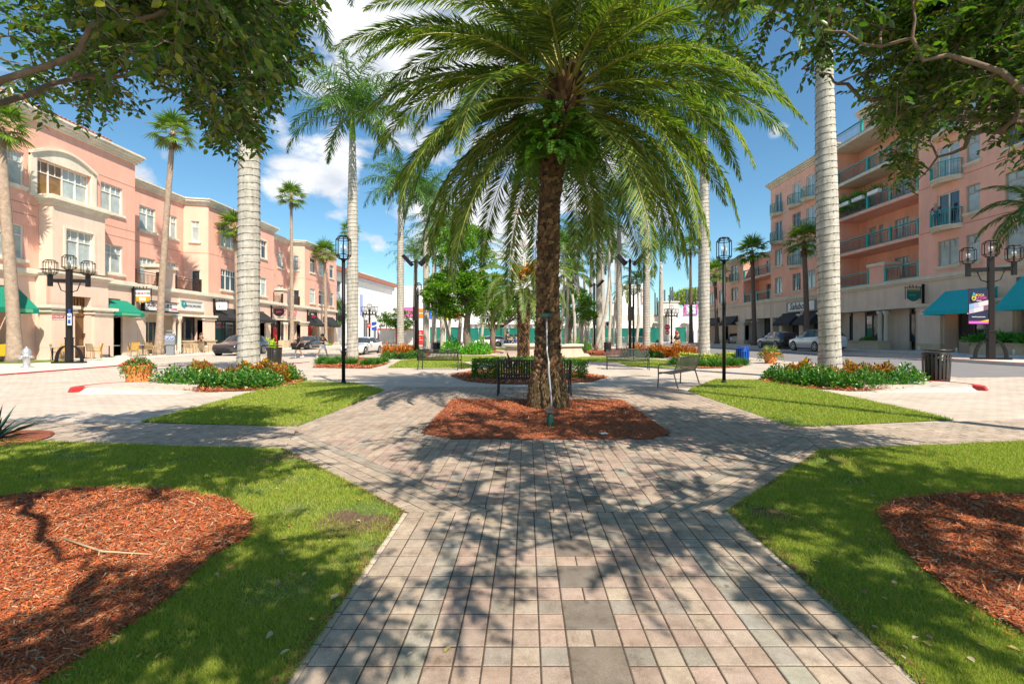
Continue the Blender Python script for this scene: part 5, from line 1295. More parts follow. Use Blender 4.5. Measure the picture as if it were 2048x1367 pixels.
# --- left: the lower linked row ---
def left_b():
    t = thing('shop_row_building', 'long pink shop row with cream cornice, stepped bays and black awnings', 'building', (-30, 37, 0))
    zt = 13.9; B0 = 36.06; s1, s2, s3, s4 = 44.4, 56.0, 63.75, 74.4
    WB = Wall(-32, 0, 0, 1, 1, 0)
    mb = MB(PINK); W3 = (10.3, 12.3); W2 = (6.0, 8.05)
    bw = [(38.9, 40.6), (41.7, 43.1)]; dw = [(58.3, 59.2), (60.6, 61.9)]
    WB.cells(mb, B0, s1, 5.4, zt, [(a, b, *W3) for a, b in bw]+[(38.9, 40.6, 5.5, 8), (41.7, 43.1, 7.0, 8.05)])
    WB.cells(mb, s2-.1, s3, 5.4, zt, [(a, b, *W3) for a, b in dw]+[(a, b, *W2) for a, b in dw])
    cw = [(46.2, 48.6), (52.4, 54.3)]; ew = [(65.3, 66.9), (68, 70.5), (71.8, 73.3)]
    LW.cells(mb, s1, s2, 5.4, zt, [(a, b, *W3) for a, b in cw]+[(a, b, *W2) for a, b in cw])
    LW.cells(mb, s3, s4, 5.4, zt, [(a, b, *W3) for a, b in ew]+[(a, b, *W2) for a, b in ew])
    mb.use(PINKLIT)  # returns facing the sun get a lighter pink, the sunlight painted in
    C1 = Wall(-32, s1-.5, 2, .5, .24, -.97); C2 = Wall(-32, s3-.5, 2, .5, .24, -.97)
    for C in (C1, C2): C.cells(mb, 0, 2.06, 5.4, zt, [(.62, 1.3, 10.3, 12.2), (.62, 1.36, 5.5, 7.6)], .2)
    mb.use(PINK)
    for a, b, x in ((B0, s1, -33.5), (s1+.2, s2, -31.5), (s2, s3, -33.5), (s3+.2, s4, -31.5)): mb.bx(-44, a, 5.4, x, b-.01, zt)
    mb.use(M('joint_line'))
    for z in (9.2,):
        WB.box(mb, B0, s1, z, z+.04, -.01, .008); LW.box(mb, s1+.05, s2, z, z+.04, -.01, .008); LW.box(mb, s3+.05, s4, z, z+.04, -.01, .008); C1.box(mb, .02, 2.05, z, z+.04, -.01, .008); C2.box(mb, .02, 2.05, z, z+.04, -.01, .008)
    mb.build('wall', t, True)
    mb = MB(TRIM)
    cornice(mb, WB, B0, s1-.5, zt-.2, TRIM, 1.0); cornice(mb, WB, s2+.4, s3-.5, zt-.202, TRIM, 1.0); cornice(mb, LW, s1, s2, zt-.204, TRIM, 1.0, 1); cornice(mb, LW, s3, s4, zt-.206, TRIM, 1.0, 1)
    cornice(mb, C1, .1, 2.1, zt-.198, TRIM, 1.0); cornice(mb, C2, .1, 2.1, zt-.199, TRIM, 1.0)
    ledge(mb, LW, B0+.06, s4, 5.15); mb.bx(-33, B0, 5.2, -30.05, s1, 5.41); mb.bx(-33, s2, 5.2, -30.05, s3, 5.41)
    mb.build('cornice', t, True)
    for a, b in bw: window(t, WB, a, b, *W3)
    window(t, WB, 38.9, 40.6, 5.5, 8, sill=None); window(t, WB, 41.7, 43.1, 7.0, 8.05, upper=0)
    for a, b in dw: window(t, WB, a, b, *W3); window(t, WB, a, b, *W2)
    for a, b in cw:
        for zz in (W3, W2): window(t, LW, a, b, *zz, cols=3 if b-a > 2 else 2, surround=TRIM if zz is W3 else None)
    for a, b in ew:
        for zz in (W3, W2): window(t, LW, a, b, *zz, cols=2 if b-a > 2 else 1)
    for C in (C1, C2):
        window(t, C, .62, 1.3, 10.3, 12.2, cols=1); o = window(t, C, .62, 1.36, 5.5, 7.6, cols=1, sill=None, pane=PANED, upper=0, name='balcony_door', frame=FRAME)
    # terraces with piers and railings
    for a, b in ((38.45, 40.3), (58.1, 60.3)): mb = MB(BEIGEP); LW.box(mb, a, b, 5.42, 7.05, -1.2, -.05); mb.use(TRIM); LW.box(mb, a-.14, b+.14, 7.05, 7.3, -1.3, .08); mb.build('terrace_pier', t, True)
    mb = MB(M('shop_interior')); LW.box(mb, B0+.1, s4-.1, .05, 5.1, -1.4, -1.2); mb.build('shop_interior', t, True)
    RB = M('brown_railing', (.05, .02, .012), .5)
    for a, b in ((36.15, 38.4), (40.35, 43.4), (55.9, 58.0), (60.4, 62.3)): railing(t, LW, a, b, 5.45, RB)
    # ground floor
    gz = 3.15; mb = MB(BEIGEP)
    ops = [(36.75, 43.6, -.1, gz), (45.1, 51.2, -.1, 4.2), (52.2, 53.9, -.1, 4.2), (54.9, 62.5, -.1, gz+.2), (64.3, 67.5, -.1, 4.3), (69.5, 73.0, -.1, 4.3)]
    LW.cells(mb, B0+.01, s4, 0, 5.15, ops, .9)
    mb.build('ground_floor_wall', t, True)
    for a, b in ((36.1, 36.9), (43.6, 45.1), (53.9, 54.95), (62.5, 64.3), (67.7, 69.3), (73.1, 74.4)): mb = MB(BEIGE); pillar(mb, LW, a, b, gz+.22, BEIGE, TRIM, .16); mb.build('pillar', t, True)
    for s in (40.0, 40.6, 58.3, 58.9): mb = MB(BEIGE); mb.lathe([(.2, 0), (.2, .12), (.15, .2), (.13, gz-.4), (.2, gz-.3), (.22, gz-.05)], (-29.95, s, 0), 12); mb.build('column', t, True)
    for a, b, z in ((36.9, 43.6, gz), (55, 62.5, gz+.2)): mb = MB(TRIM); LW.box(mb, a, b, z, z+.2, -.2, .1); mb.build('lintel', t, True)
    CF = M('cream_shop_joinery', (.55, .45, .31), .6)
    for a, b, c, d, dp, fr, n in ((36.9, 39.6, .45, gz-.5, .8, CF, 2), (40.9, 42.0, .45, gz-.5, .8, CF, 2), (42.1, 43.6, 0, gz, .8, FRAMED, 1), (45.1, 51.2, .3, 4.2, .85, FRAMED, 4), (52.2, 53.9, .3, 4.2, .85, FRAMED, 1),
                                 (54.9, 58.2, 0, gz+.1, .85, FRAMED, 2), (59.0, 62.5, .3, gz+.1, .85, FRAME, 3), (64.3, 67.5, 0, 4.3, .85, FRAMED, 2), (69.5, 73.0, 0, 4.3, .85, FRAMED, 2)):
        shopfront(t, LW, a, b, c, d, dp, n, fr)
    mb = MB(CF)
    LW.box(mb, 36.75, 42.1, 0, .45, -.9, -.75); LW.box(mb, 36.75, 42.1, gz-.5, gz, -.9, -.74); LW.box(mb, 39.6, 40.9, 0, gz, -.88, -.73); mb.use(STONE); LW.box(mb, 45.1, 53.9, 0, .3, -.9, -.7)
    mb.build('shop_joinery', t, True)
    for q in ((57.1, 58.0, .1, 2.5), (66.3, 67.3, .4, 3.2)): mb = MB(SIGNR); LW.box(mb, *q, -.8, -.72); mb.build('red_panel', t, True)
    for a, b in ((45.25, 48.3), (49.6, 53.7)): awning(t, LW, a, b, 4.1, 2.9, 1.35, BLACKA)
    for a, b in ((64.4, 67.3), (69.6, 73)): awning(t, LW, a, b, 4.25, 2.75, 1.2, BLACKA)
    mb = MB(STONE); LW.box(mb, 40.7, 43.5, 0, .95, .35, 1.3); LW.box(mb, 40.6, 43.6, .95, 1.03, .28, 1.37); mb.build('planter_wall', t, True); mb = MB(STONE); LW.box(mb, 56, 64, 0, .9, .5, 1.2); mb.build('planter_wall', t, True)
left_b()
# --- right building ---
RW = Wall(29, 0, 0, 1, -1, 0); RWB = Wall(31.2, 0, 0, 1, -1, 0)
G0 = .33
def juliet(par, W, s, z, w=1.9, r=.62):
    mb = MB(TRIMR); n = 10; q = W.p
    P = [(s-w/2+w*i/n, .12+r*math.sin(math.pi*i/n)**.7) for i in range(n+1)]
    for (a, oa), (b, ob) in zip(P[:-1], P[1:]):
        mb.hexa([q(a, z-.3, -.02), q(b, z-.3, -.02), q(b, z-.3, ob*.8), q(a, z-.3, oa*.8), q(a, z-.1, -.02), q(b, z-.1, -.02), q(b, z-.1, ob), q(a, z-.1, oa)])
        mb.hexa([q(a, z-.1, -.02), q(b, z-.1, -.02), q(b, z-.1, ob+.05), q(a, z-.1, oa+.05), q(a, z, -.02), q(b, z, -.02), q(b, z, ob+.05), q(a, z, oa+.05)])
    o = mb.build('balcony', par, True)
    mb = MB(TEALM)
    mb.tube([q(a, z+1.05, b) for a, b in P], .03, 6); mb.tube([q(a, z+.12, b) for a, b in P], .018, 5); mb.tube([q(a, z+.88, b) for a, b in P], .014, 5)
    for i in range(n*2+1):
        f = i/(n*2)*n; k = min(int(f), n-1); w_ = f-k; a = P[k][0]*(1-w_)+P[k+1][0]*w_; b = P[k][1]*(1-w_)+P[k+1][1]*w_
        mb.tube([q(a, z, b), q(a, z+1.05, b)], .012 if i not in (0, n*2, 5, 15) else .04, 4, False)
    mb.build('railing', o)
def right_hi():
    t = thing('apartment_building', 'tall coral apartment block with teal balconies over tan shopfronts on the right', 'building', (29, 40, 0))
    s5a, s4a, s3a, s3b = 14.0, 34.7, 44.0, 55.7
    LB = 5.74
    fl = [5.74, 8.95, 12.2, 15.45, 18.7]
    zt3, zt4, zt5 = 19.0, 21.9, 22.4
    mb = MB(PINKR); ops = []
    wins = []; doors = []
    # near block
    for s, w in ((32.3, 1.5), (30.5, .85), (27.9, 1.0), (25.2, .9), (22.5, 1.4), (19.5, 1)):
        for i, z in enumerate(fl):
            if abs(s-32.3) < .1 and i in (1, 2, 3): doors.append((s, z)); ops.append((s-.85, s+.85, z+.02, z+2.35))
            else: wins.append((s-w/2-.05, s+w/2+.05, z+.55, z+2.3)); ops.append(wins[-1])
    ops5 = list(ops); RW.cells(mb, s5a, s4a, LB+.0, zt5, ops5, .22)
    o3 = []; w3 = []; d3 = []
    for s, kinds in ((54.0, 'wwbb'), (50.4, 'wbwb'), (47.9, 'wwbb')):
        for i, k in enumerate(kinds):
            z = fl[i]
            if k == 'w': w3.append((s-.75, s+.75, z+.55, z+2.4)); o3.append(w3[-1])
            else: d3.append((s, z)); o3.append((s-.75, s+.75, z+.02, z+2.4))
    RW.cells(mb, s3a, s3b, LB, zt3, o3, .22)
    RE = Wall(29, s3a, 1, 0, 0, -1); RE.box(mb, .004, 2.3, LB, zt3, -.3, -.004)
    b4 = []
    for i, z in enumerate(fl):
        for s, w in ((42.3, .9), (41.3, .5), (39.0, 1.5), (36.4, .8), (35.1, .5)): b4.append((s-w/2, s+w/2, z+.05 if w != 1.5 else z+.6, z+2.25))
    RWB.cells(mb, s4a, s3a, LB, zt4, b4, .2)
    RS = Wall(29, s4a, 1, 0, 0, 1); RS.box(mb, .004, 2.2, LB, zt5, -.3, -.004)
    mb.bx(31.6, s5a, LB, 44, s4a-.35, zt5-.05); mb.bx(32.6, s4a-.3, LB, 44, s3a, zt4-.05); mb.bx(31.6, s3a+.31, LB, 44, s3b-.01, zt3-.05)
    mb.use(M('joint_line_coral', (.45, .17, .1), .9))
    for z in fl[1:]: RW.box(mb, s5a, s4a, z-.1, z-.06, -.01, .008)
    mb.build('wall', t, True)
    mb = MB(TRIMR)
    cornice(mb, RW, s5a, s4a, zt5-.3, TRIMR, 1.2, 1); cornice(mb, RWB, s4a, s3a, zt4-.3, TRIMR, 1.1); cornice(mb, RW, s3a, s3b, zt3-.3, TRIMR, 1.1, 1)
    ledge(mb, RW, s5a, s3b, LB-.25, TRIMR); RW.box(mb, s3a, s3b, fl[2]+3.0, fl[2]+3.2, -.01, .08)
    mb.build('cornice', t, True)
    for w in wins: window(t, RW, *w, sill=TRIMR, cols=2 if w[1]-w[0] > 1.2 else 1, frame=M('taupe_frame', (.42, .36, .28), .5))
    for w in w3: window(t, RW, *w, sill=TRIMR, frame=M('taupe_frame'))
    for s, z in doors+d3:
        window(t, RW, s-.75 if (s, z) in d3 else s-.85, s+.75 if (s, z) in d3 else s+.85, z+.02, z+(2.4 if (s, z) in d3 else 2.35), .16, 2, None, None, FRAME, .0, 'balcony_door')
        juliet(t, RW, s, z, 2.0 if (s, z) in d3 else 2.3, .75)
    for w in b4: window(t, RWB, *w, depth=.14, cols=1 if w[1]-w[0] < 1.2 else 2, sill=None, upper=0 if w[1]-w[0] < 1.2 else .3, frame=M('taupe_frame'), name='window')
    # long loggia balconies
    for i, z in enumerate(fl[1:]):
        mb = MB(PINKR if i < 2 else TRIMR); mb.bx(29.0 if i < 3 else 28.5, s4a+.01, z-.24, 31.19, s3a-.01, z); o = mb.build('balcony_slab', t, True)
        railing(o, Wall(29.0 if i < 3 else 28.5, 0, 0, 1, -1, 0), s4a+.1, s3a-.15, z, M('bronze_railing', (.13, .11, .09), .5), post=(s4a+.15, 37.5, 40.0, s3a-.2), pm=TEALM, gap=.15, pr=.011)
        pass
    for a, b in ((s4a+.1, 38.0), (39.9, s3a-.3)): railing(t, RW, a, b, LB+.06, M('bronze_railing'), post=(a, b), pm=TEALM, gap=.15)
    mb = MB(PINKR); RW.box(mb, 38.1, 39.8, LB+.06, LB+1.45, -1.3, -.05); mb.use(TRIMR); RW.box(mb, 37.95, 39.95, LB+1.45, LB+1.72, -1.4, .08); mb.build('terrace_pier', t, True)
    # ground floor
    mb = MB(BROWN); z1 = 3.55
    ops = [(22.0, 27.8, G0-.4, 4.9), (29.0, 32.6, G0-.4, 4.4), (34.7, 44.5, G0-.4, z1), (46.3, 48.9, G0-.4, 3.9), (49.7, 52.9, G0-.4, 3.9), (53.6, 55.3, G0-.4, z1)]
    RW.cells(mb, s5a, s3b, 0, LB-.25, ops, 1.1); mb.use(TRIMR); RW.box(mb, 34.6, 45.8, z1, z1+.2, -.3, .1)
    mb.build('ground_floor_wall', t, True)
    for a, b in ((27.85, 28.95), (32.7, 34.6), (44.6, 46.2), (48.95, 49.65), (52.95, 53.55)): mb = MB(BROWN); pillar(mb, RW, a, b, 3.75, BROWN, TRIMR, .18, G0); mb.build('pillar', t, True)
    for s in (38.1, 38.75, 26.3, 27.0): mb = MB(TRIMR); mb.lathe([(.24, 0), (.24, .15), (.18, .25), (.15, z1-.75), (.24, z1-.6), (.26, z1-.4)], (29.2, s, G0), 12); mb.build('column', t, True)
    for a, b, c, d, n in ((22.0, 24.8, .5, 4.9, 2), (24.9, 27.8, .5, 4.9, 2), (29.1, 32.5, 1.15, 4.4, 3), (34.8, 35.6, G0, z1-.3, 1), (36.1, 36.7, 1.0, z1-.4, 1), (38.9, 41.5, 1.0, z1-.3, 3), (43.0, 43.5, .8, z1-.3, 1), (46.4, 48.8, G0, 3.9, 2), (49.8, 52.8, .8, 3.9, 3), (53.6, 55.3, .9, z1, 2)):
        shopfront(t, RW, a, b, c, d, 1.0, n)
    for a, b, zz in ((35.6, 36.1, z1), (36.7, 38.9, z1), (41.5, 43.0, z1), (43.5, 44.5, z1), (38.902, 41.498, 1.0), (29.1, 32.5, 1.15)): mb = MB(BROWN); RW.box(mb, a, b, G0, zz, -1.1, -.92); mb.build('shop_pier', t, True)
    awning(t, RW, 28.9, 32.5, 4.5, 2.85, 1.5, TEALA, 'long teal awning behind the banner'); awning(t, RW, 22.0, 27.5, 4.9, 2.9, 1.5, TEALA, 'teal awning cut by the right edge')
    awning(t, RW, 49.7, 53.0, 3.95, 2.55, 1.2, BLACKA, 'black awning beneath the white script sign'); awning(t, RW, 46.3, 49.0, 3.95, 2.55, 1.2, BLACKA, 'black awning nearer the big royal palm')
    lamp = MB(M('lit_amber_lamp', (.8, .3, .02), .5, emit=(1, .35, .05, 2.5))); lamp.lathe([(.05, 0), (.16, .02), (.18, .2), (.1, .3)], (29.9, 31.6, 2.9), 12); lamp.build('lamp', t, True)
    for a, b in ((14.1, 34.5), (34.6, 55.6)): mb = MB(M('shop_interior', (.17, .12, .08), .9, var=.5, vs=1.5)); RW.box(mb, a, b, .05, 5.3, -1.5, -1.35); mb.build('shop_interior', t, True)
    # stone planters in front
    for a, b in ((37.0, 41.6), (24.0, 29.4)): mb = MB(STONE); RW.box(mb, a, b, G0, G0+.62, .35, 1.25); RW.box(mb, a-.06, b+.06, G0+.62, G0+.7, .28, 1.32); mb.build('planter_wall', t, True)
    return t
right_hi()
def right_lo():
    t = thing('apartment_building', 'lower coral three storey wing with arcade openings at the far right', 'building', (29, 60, 0))
    a0, a1, a2, zt, LB = 55.75, 62.7, 76.0, 11.7, 5.74
    mb = MB(PINKR); RC = Wall(31.0, 0, 0, 1, -1, 0)
    w = [(64.2, 66.4), (68.2, 70.6), (72.3, 74.5)]; ops = []
    for a, b in w: ops += [(a, b, 6.3, 8.2), (a, b, 9.0 if a == 64.2 else 9.5, 11.2)]
    RW.cells(mb, a1, a2, LB, zt, ops, .22)
    o2 = [(57.0, 58.0, 5.9, 8.1), (59.5, 60.6, 5.9, 8.1), (57.0, 58.0, 9.0, 11.1), (59.5, 60.6, 9.0, 11.1)]
    RC.cells(mb, a0, a1, LB, zt, o2, .2)
    RE = Wall(29, a1, 1, 0, 0, -1); RE.box(mb, .004, 2.0, LB, zt, -.3, -.004)
    mb.bx(31.5, a0, LB, 44, a2-.01, zt-.05); mb.build('wall', t, True)
    mb = MB(TRIMR); cornice(mb, RW, a1, a2, zt-.2, TRIMR, 1, 1); cornice(mb, RC, a0, a1, zt-.202, TRIMR, 1); ledge(mb, RW, a0, a2, LB-.25, TRIMR); mb.build('cornice', t, True)
    for o in ops: window(t, RW, *o, sill=TRIMR, cols=2, frame=M('taupe_frame'))
    for o in o2: window(t, RC, *o, sill=None, cols=1, frame=M('taupe_frame'))
    juliet(t, RW, 65.3, 8.95, 2.4, .5)
    mb = MB(PINKR); mb.bx(29, a0+.01, 8.7, 31, a1-.01, 8.93); o = mb.build('balcony_slab', t, True)
    railing(o, RW, a0+.1, a1-.1, 8.95, M('bronze_railing'), post=(a0+.1, 58.9, 60, a1-.1), pm=TEALM, gap=.16); railing(t, RW, a0+.1, a1-.1, LB+.06, M('bronze_railing'), post=(a0+.1, 59.2, 60.6, a1-.1), pm=TEALM, gap=.16)
    mb = MB(BROWN); RW.cells(mb, a0, a2, 0, LB-.25, [(55.8, 59.0, G0-.4, 3.6), (59.8, 62.2, G0-.4, 3.6), (64.2, 68.6, -.1, 4.2), (70.2, 74.6, -.1, 4.2)], 3.0)
    for a, b in ((62.2, 64.2), (68.6, 70.2), (59.1, 59.7)): pillar(mb, RW, a, b, 3.3, BROWN, TRIMR, .15, G0)
    mb.build('ground_floor_wall', t, True)
    for a, b, n in ((55.8, 59.0, 3), (59.8, 62.2, 2)): shopfront(t, RW, a, b, .6, 3.6, 1.0, n)
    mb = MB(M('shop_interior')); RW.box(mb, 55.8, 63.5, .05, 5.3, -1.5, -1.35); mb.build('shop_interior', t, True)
    for a, b in ((64.3, 68.5), (70.3, 74.5)): awning(t, RW, a, b, 4.2, 2.9, .9, BLACKA)
right_lo()

# --- white buildings across the end ---
def far_left_white():
    x0, y0, x1, y1 = PX(668, 80), 80, PX(785, 108), 108
    t = thing('white_building', 'white block with a brown tiled eave behind the left royal palms', 'building', (x0, y0, 0))
    W = Wall(x0, y0, x1-x0, y1-y0, y1-y0, -(x1-x0)); Ls = math.hypot(x1-x0, y1-y0); zt = 12.2
    mb = MB(WHITE); ops = [(1.0, 2.6, 9, 11), (12.5, 14.3, 0, 4.6), (17.0, 18.6, 0, 4.2), (20.5, 21.8, 1.9, 3.9), (24, 25.3, 1.9, 3.9)]
    W.cells(mb, -6, Ls, 0, zt, ops, .3); W.box(mb, -6, Ls, 0, zt-.05, -12, -.5); mb.build('wall', t, True)
    mb = MB(TILE); W.box(mb, -6, Ls+.3, zt+.3, zt+1.1, -1, .9); mb.use(M('grey_soffit', (.6, .6, .62), .8)); W.box(mb, -6, Ls, zt-.5, zt+.3, -.3, .5); mb.build('tiled_eave', t, True)
    for o in ops: shopfront(t, W, *o, .2, 1, FRAMED if o[2] == 0 else FRAME)
    mb = MB(flat('pale_blue_poster', (.3, .36, .6))); W.box(mb, 10.3, 11.6, 5.4, 9.4, .02, .07); mb.build('poster', t, True)
    mb = MB(WHITE); W.box(mb, 15, 22, zt+.9, zt+2.0, -4, -1.5); mb.build('parapet', t, True)
far_left_white()
def far_panels():
    Y = 112; t = thing('white_hall', 'wide white hall wall carrying a row of coloured advertising panels', 'building', (PX(880, Y), Y, 0))
    W = Wall(PX(780, Y), Y, 1, 0, 0, -1); k = Y/F; mb = MB(WHITE)
    W.box(mb, 0, 24, 0, PZ(571, Y), -9, 0); W.box(mb, 6.6, 32, 0, PZ(590, Y)-.02, -9, -.02); mb.build('wall', t, True)
    pan = [(806, 826, 614, 634, (.75, .12, .42)), (826.5, 829, 612, 634, (.25, .6, .38)), (835, 846, 617, 635, (.85, .2, .01)), (858, 877, 619, 637, (.01, .13, .62)), (877.4, 901, 620, 638, (.85, .7, .01)), (901.4, 903, 620, 638, (.85, .25, .03)), (908, 925, 624, 636, (.75, .03, .04))]
    for i, (a, b, c, d, col) in enumerate(pan):
        mb = MB(flat('panel_%d' % i, col)); W.box(mb, PX(a, Y)-PX(780, Y), PX(b, Y)-PX(780, Y), PZ(d, Y), PZ(c, Y), .02, .15); o = mb.build('advert_panel', t, True)
        if b-a > 8:
            mb = MB(SIGNW); xm = PX((a+b)/2, Y)-PX(780, Y); W.box(mb, xm-.8, xm+.8, PZ((c+d)/2+.6, Y), PZ((c+d)/2-.6, Y), .15, .18); mb.build('panel_line', o)
far_panels()
def tower():
    Y = 125; t = thing('white_tower', 'tall white square tower with a blue swirl emblem behind the palms', 'tower', (PX(1041, Y), Y, 0))
    a, b = PX(1020, Y), PX(1063, Y); zt = PZ(428, Y)
    mb = MB(WHITE); mb.bx(a, Y, 0, b, Y+5.7, zt); mb.build('wall', t, True)
    mb = MB(M('pink_white_trim', (.72, .55, .5), .8))
    for v in (424, 488): mb.bx(a-.25, Y-.25, PZ(v+3, Y), b+.25, Y+6, PZ(v-1, Y))
    mb.bx(a+.6, Y+.4, PZ(424, Y), b-.6, Y+5, PZ(417, Y)); mb.build('cornice', t, True)
    mb = MB(flat('emblem_blue', (.02, .1, .3))); P = []
    for k in range(26):
        th = k/25*5.2; P.append((PX(1039, Y)+.7*math.sin(th)*(1-k/60), Y-.12, PZ(459, Y)+2.0*math.cos(th*.6)))
    mb.tube(P, .12, 6); mb.tube([(PX(1040, Y), Y-.12, PZ(471, Y)), (PX(1042, Y), Y-.12, PZ(473, Y))], .25, 6); mb.build('emblem', t, True)
tower()
def arcade():
    Y = 100; t = thing('white_arcade', 'low white arcade with round arches and dark posts along its roof terrace', 'building', (PX(1300, Y), Y, 0))
    def archwall(xa, xb, zt, arches, yy, d=1.0, mat=WHITE):
        mb = MB(mat); xs = xa
        for (c, w, h) in arches:
            if c-w > xs: mb.bx(xs, yy, 0, c-w, yy+d, zt)
            n = 10
            for i in range(n):
                a0, a1 = c-w+2*w*i/n, c-w+2*w*(i+1)/n
                z0 = h+math.sqrt(max(0, 1-((a0-c)/w)**2))*w; z1 = h+math.sqrt(max(0, 1-((a1-c)/w)**2))*w
                mb.hexa([(a0, yy, z0), (a1, yy, z1), (a1, yy+d, z1), (a0, yy+d, z0), (a0, yy, zt), (a1, yy, zt), (a1, yy+d, zt), (a0, yy+d, zt)])
            xs = c+w
        mb.bx(xs, yy, 0, xb, yy+d, zt); return mb
    k = Y/F
    X = lambda u: PX(u, Y)
    archwall(X(1118), X(1240), PZ(643, Y), [(X(u), 1.0, 2.6) for u in (1130, 1152, 1212, 1222, 1232)], Y, 1.2).build('left_wing', t, True)
    archwall(X(1222), X(1330), PZ(630, Y), [(X(1240), .9, 3), (X(1310), 1.1, 3.4)], Y-1.5, 1.5, M('ivory_stucco', (.66, .6, .52), .85, var=.06)).build('middle_wing', t, True)
    archwall(X(1328), X(1402), PZ(618, Y), [(X(1357), 1.9, 2.2), (X(1386), .5, 3.0)], Y-4, 1.6).build('right_wing', t, True)
    mb = MB(M('ivory_stucco'))
    for u in (1225, 1322, 1340, 1396): mb.bx(X(u)-.9, Y-2.8, PZ(632, Y), X(u)+.9, Y-.5, PZ(606, Y)); mb.bx(X(u)-1.1, Y-3.0, PZ(606, Y), X(u)+1.1, Y-.3, PZ(604, Y))
    mb.bx(X(1118), Y+1.2, 0, X(1405), Y+12, PZ(645, Y)); mb.build('upper_piers', t, True)
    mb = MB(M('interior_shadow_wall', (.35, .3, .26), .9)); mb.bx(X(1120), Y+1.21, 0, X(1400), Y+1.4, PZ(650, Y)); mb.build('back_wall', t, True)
    for u, v in ((1218, 616), (1224, 617), (1235, 605), (1306, 589), (1310, 598), (1321, 583), (1325, 583), (1336, 578), (1340, 577), (1334, 594), (1351, 588), (1368, 583), (1373, 584), (1386, 578), (1391, 577), (1234, 612)):
        mb = MB(flat('terrace_post', (.02, .035, .05))); mb.tube([(X(u), Y-1.6, PZ(632, Y)), (X(u), Y-1.6, PZ(v, Y))], .14, 6); mb.ob((X(u), Y-1.6, PZ(v, Y)+.1), (.2, .2, .3)); mb.build('terrace_post', t, True)
    mb = MB(flat('festoon_wire', (.03, .03, .03)))
    for (a, va), (b, vb) in (((1340, 578), (1368, 584)), ((1310, 600), (1336, 592)), ((1351, 590), (1391, 580))):
        mb.tube([(X(a)+(X(b)-X(a))*i/8, Y-1.6, PZ(va, Y)+(PZ(vb, Y)-PZ(va, Y))*i/8-1.2*math.sin(math.pi*i/8)) for i in range(9)], .03, 4, False)
    mb.build('festoon', t, True)
    # bright painted banner
    mb = MB(flat('banner_violet', (.35, .1, .4))); mb.bx(X(1355), Y-4.2, PZ(631, Y), X(1381), Y-4.08, PZ(611, Y)); o = mb.build('painted_banner', t, True)
    mb = MB(flat('banner_white', (.75, .78, .72))); mb.bx(X(1359.5), Y-4.26, PZ(629, Y), X(1376.5), Y-4.205, PZ(612.5, Y)); mb.use(flat('banner_pink', (.75, .15, .35)))
    for u, v in ((1357, 615), (1358, 624), (1379, 620), (1378, 613), (1356, 629)): mb.ob((X(u), Y-4.24, PZ(v, Y)), (.35, .05, .5), 0, 0, .5)
    mb.use(flat('banner_green', (.1, .4, .25)))
    for u, v in ((1362, 626), (1366, 618), (1371, 623), (1374, 616), (1363, 615)): mb.ob((X(u), Y-4.28, PZ(v, Y)), (.6, .05, .18), 0, 0, .6)
    mb.build('banner_art', o)
    mb = MB(WHITE); Yb = 112; mb.bx(PX(1245, Yb), Yb, 0, PX(1287, Yb), Yb+9, PZ(567, Yb)); mb.bx(PX(1243, Yb), Yb+3, 0, PX(1256, Yb), Yb+9, PZ(582, Yb)); mb.build('tall_white_wall', t, True)
    mb = MB(M('pink_white_trim')); mb.bx(PX(1283, Yb), Yb-.4, PZ(605, Yb), PX(1287, Yb)+.05, Yb-.01, PZ(575, Yb)); mb.build('pilaster', t, True)
arcade()
def far_mid():
    Y = 98; t = thing('white_pavilion', 'white arcaded pavilion behind the green screened fence', 'building', (PX(985, Y), Y, 0))
    X = lambda u: PX(u, Y); mb = MB(WHITE)
    mb.bx(X(930), Y, PZ(648, Y), X(1120), Y+8, PZ(641, Y)); mb.bx(X(930), Y+.3, PZ(641, Y), X(975), Y+8, PZ(632, Y))
    for u in (934, 946, 957, 968, 1015, 1024, 1068, 1084, 1100, 1114): mb.lathe([(.5, 0), (.45, .4), (.38, 3.2), (.55, PZ(648, Y)-.02)], (X(u), Y+.8, 0), 12)
    mb.build('colonnade', t, True)
    mb = MB(M('opening_shade', (.03, .03, .035), .9)); mb.bx(X(985), Y+3, 0, X(1015), Y+3.2, PZ(648, Y)-.05); mb.build('opening', t, True)  # near-black panel painted to stand in for the shade inside
    mb = MB(M('ivory_stucco')); mb.bx(X(925), Y+4, 0, X(985), Y+4.2, PZ(648, Y)-.06); mb.bx(X(1015), Y+4, 0, X(1120), Y+4.2, PZ(648, Y)-.06); mb.build('back_wall', t, True)
far_mid()
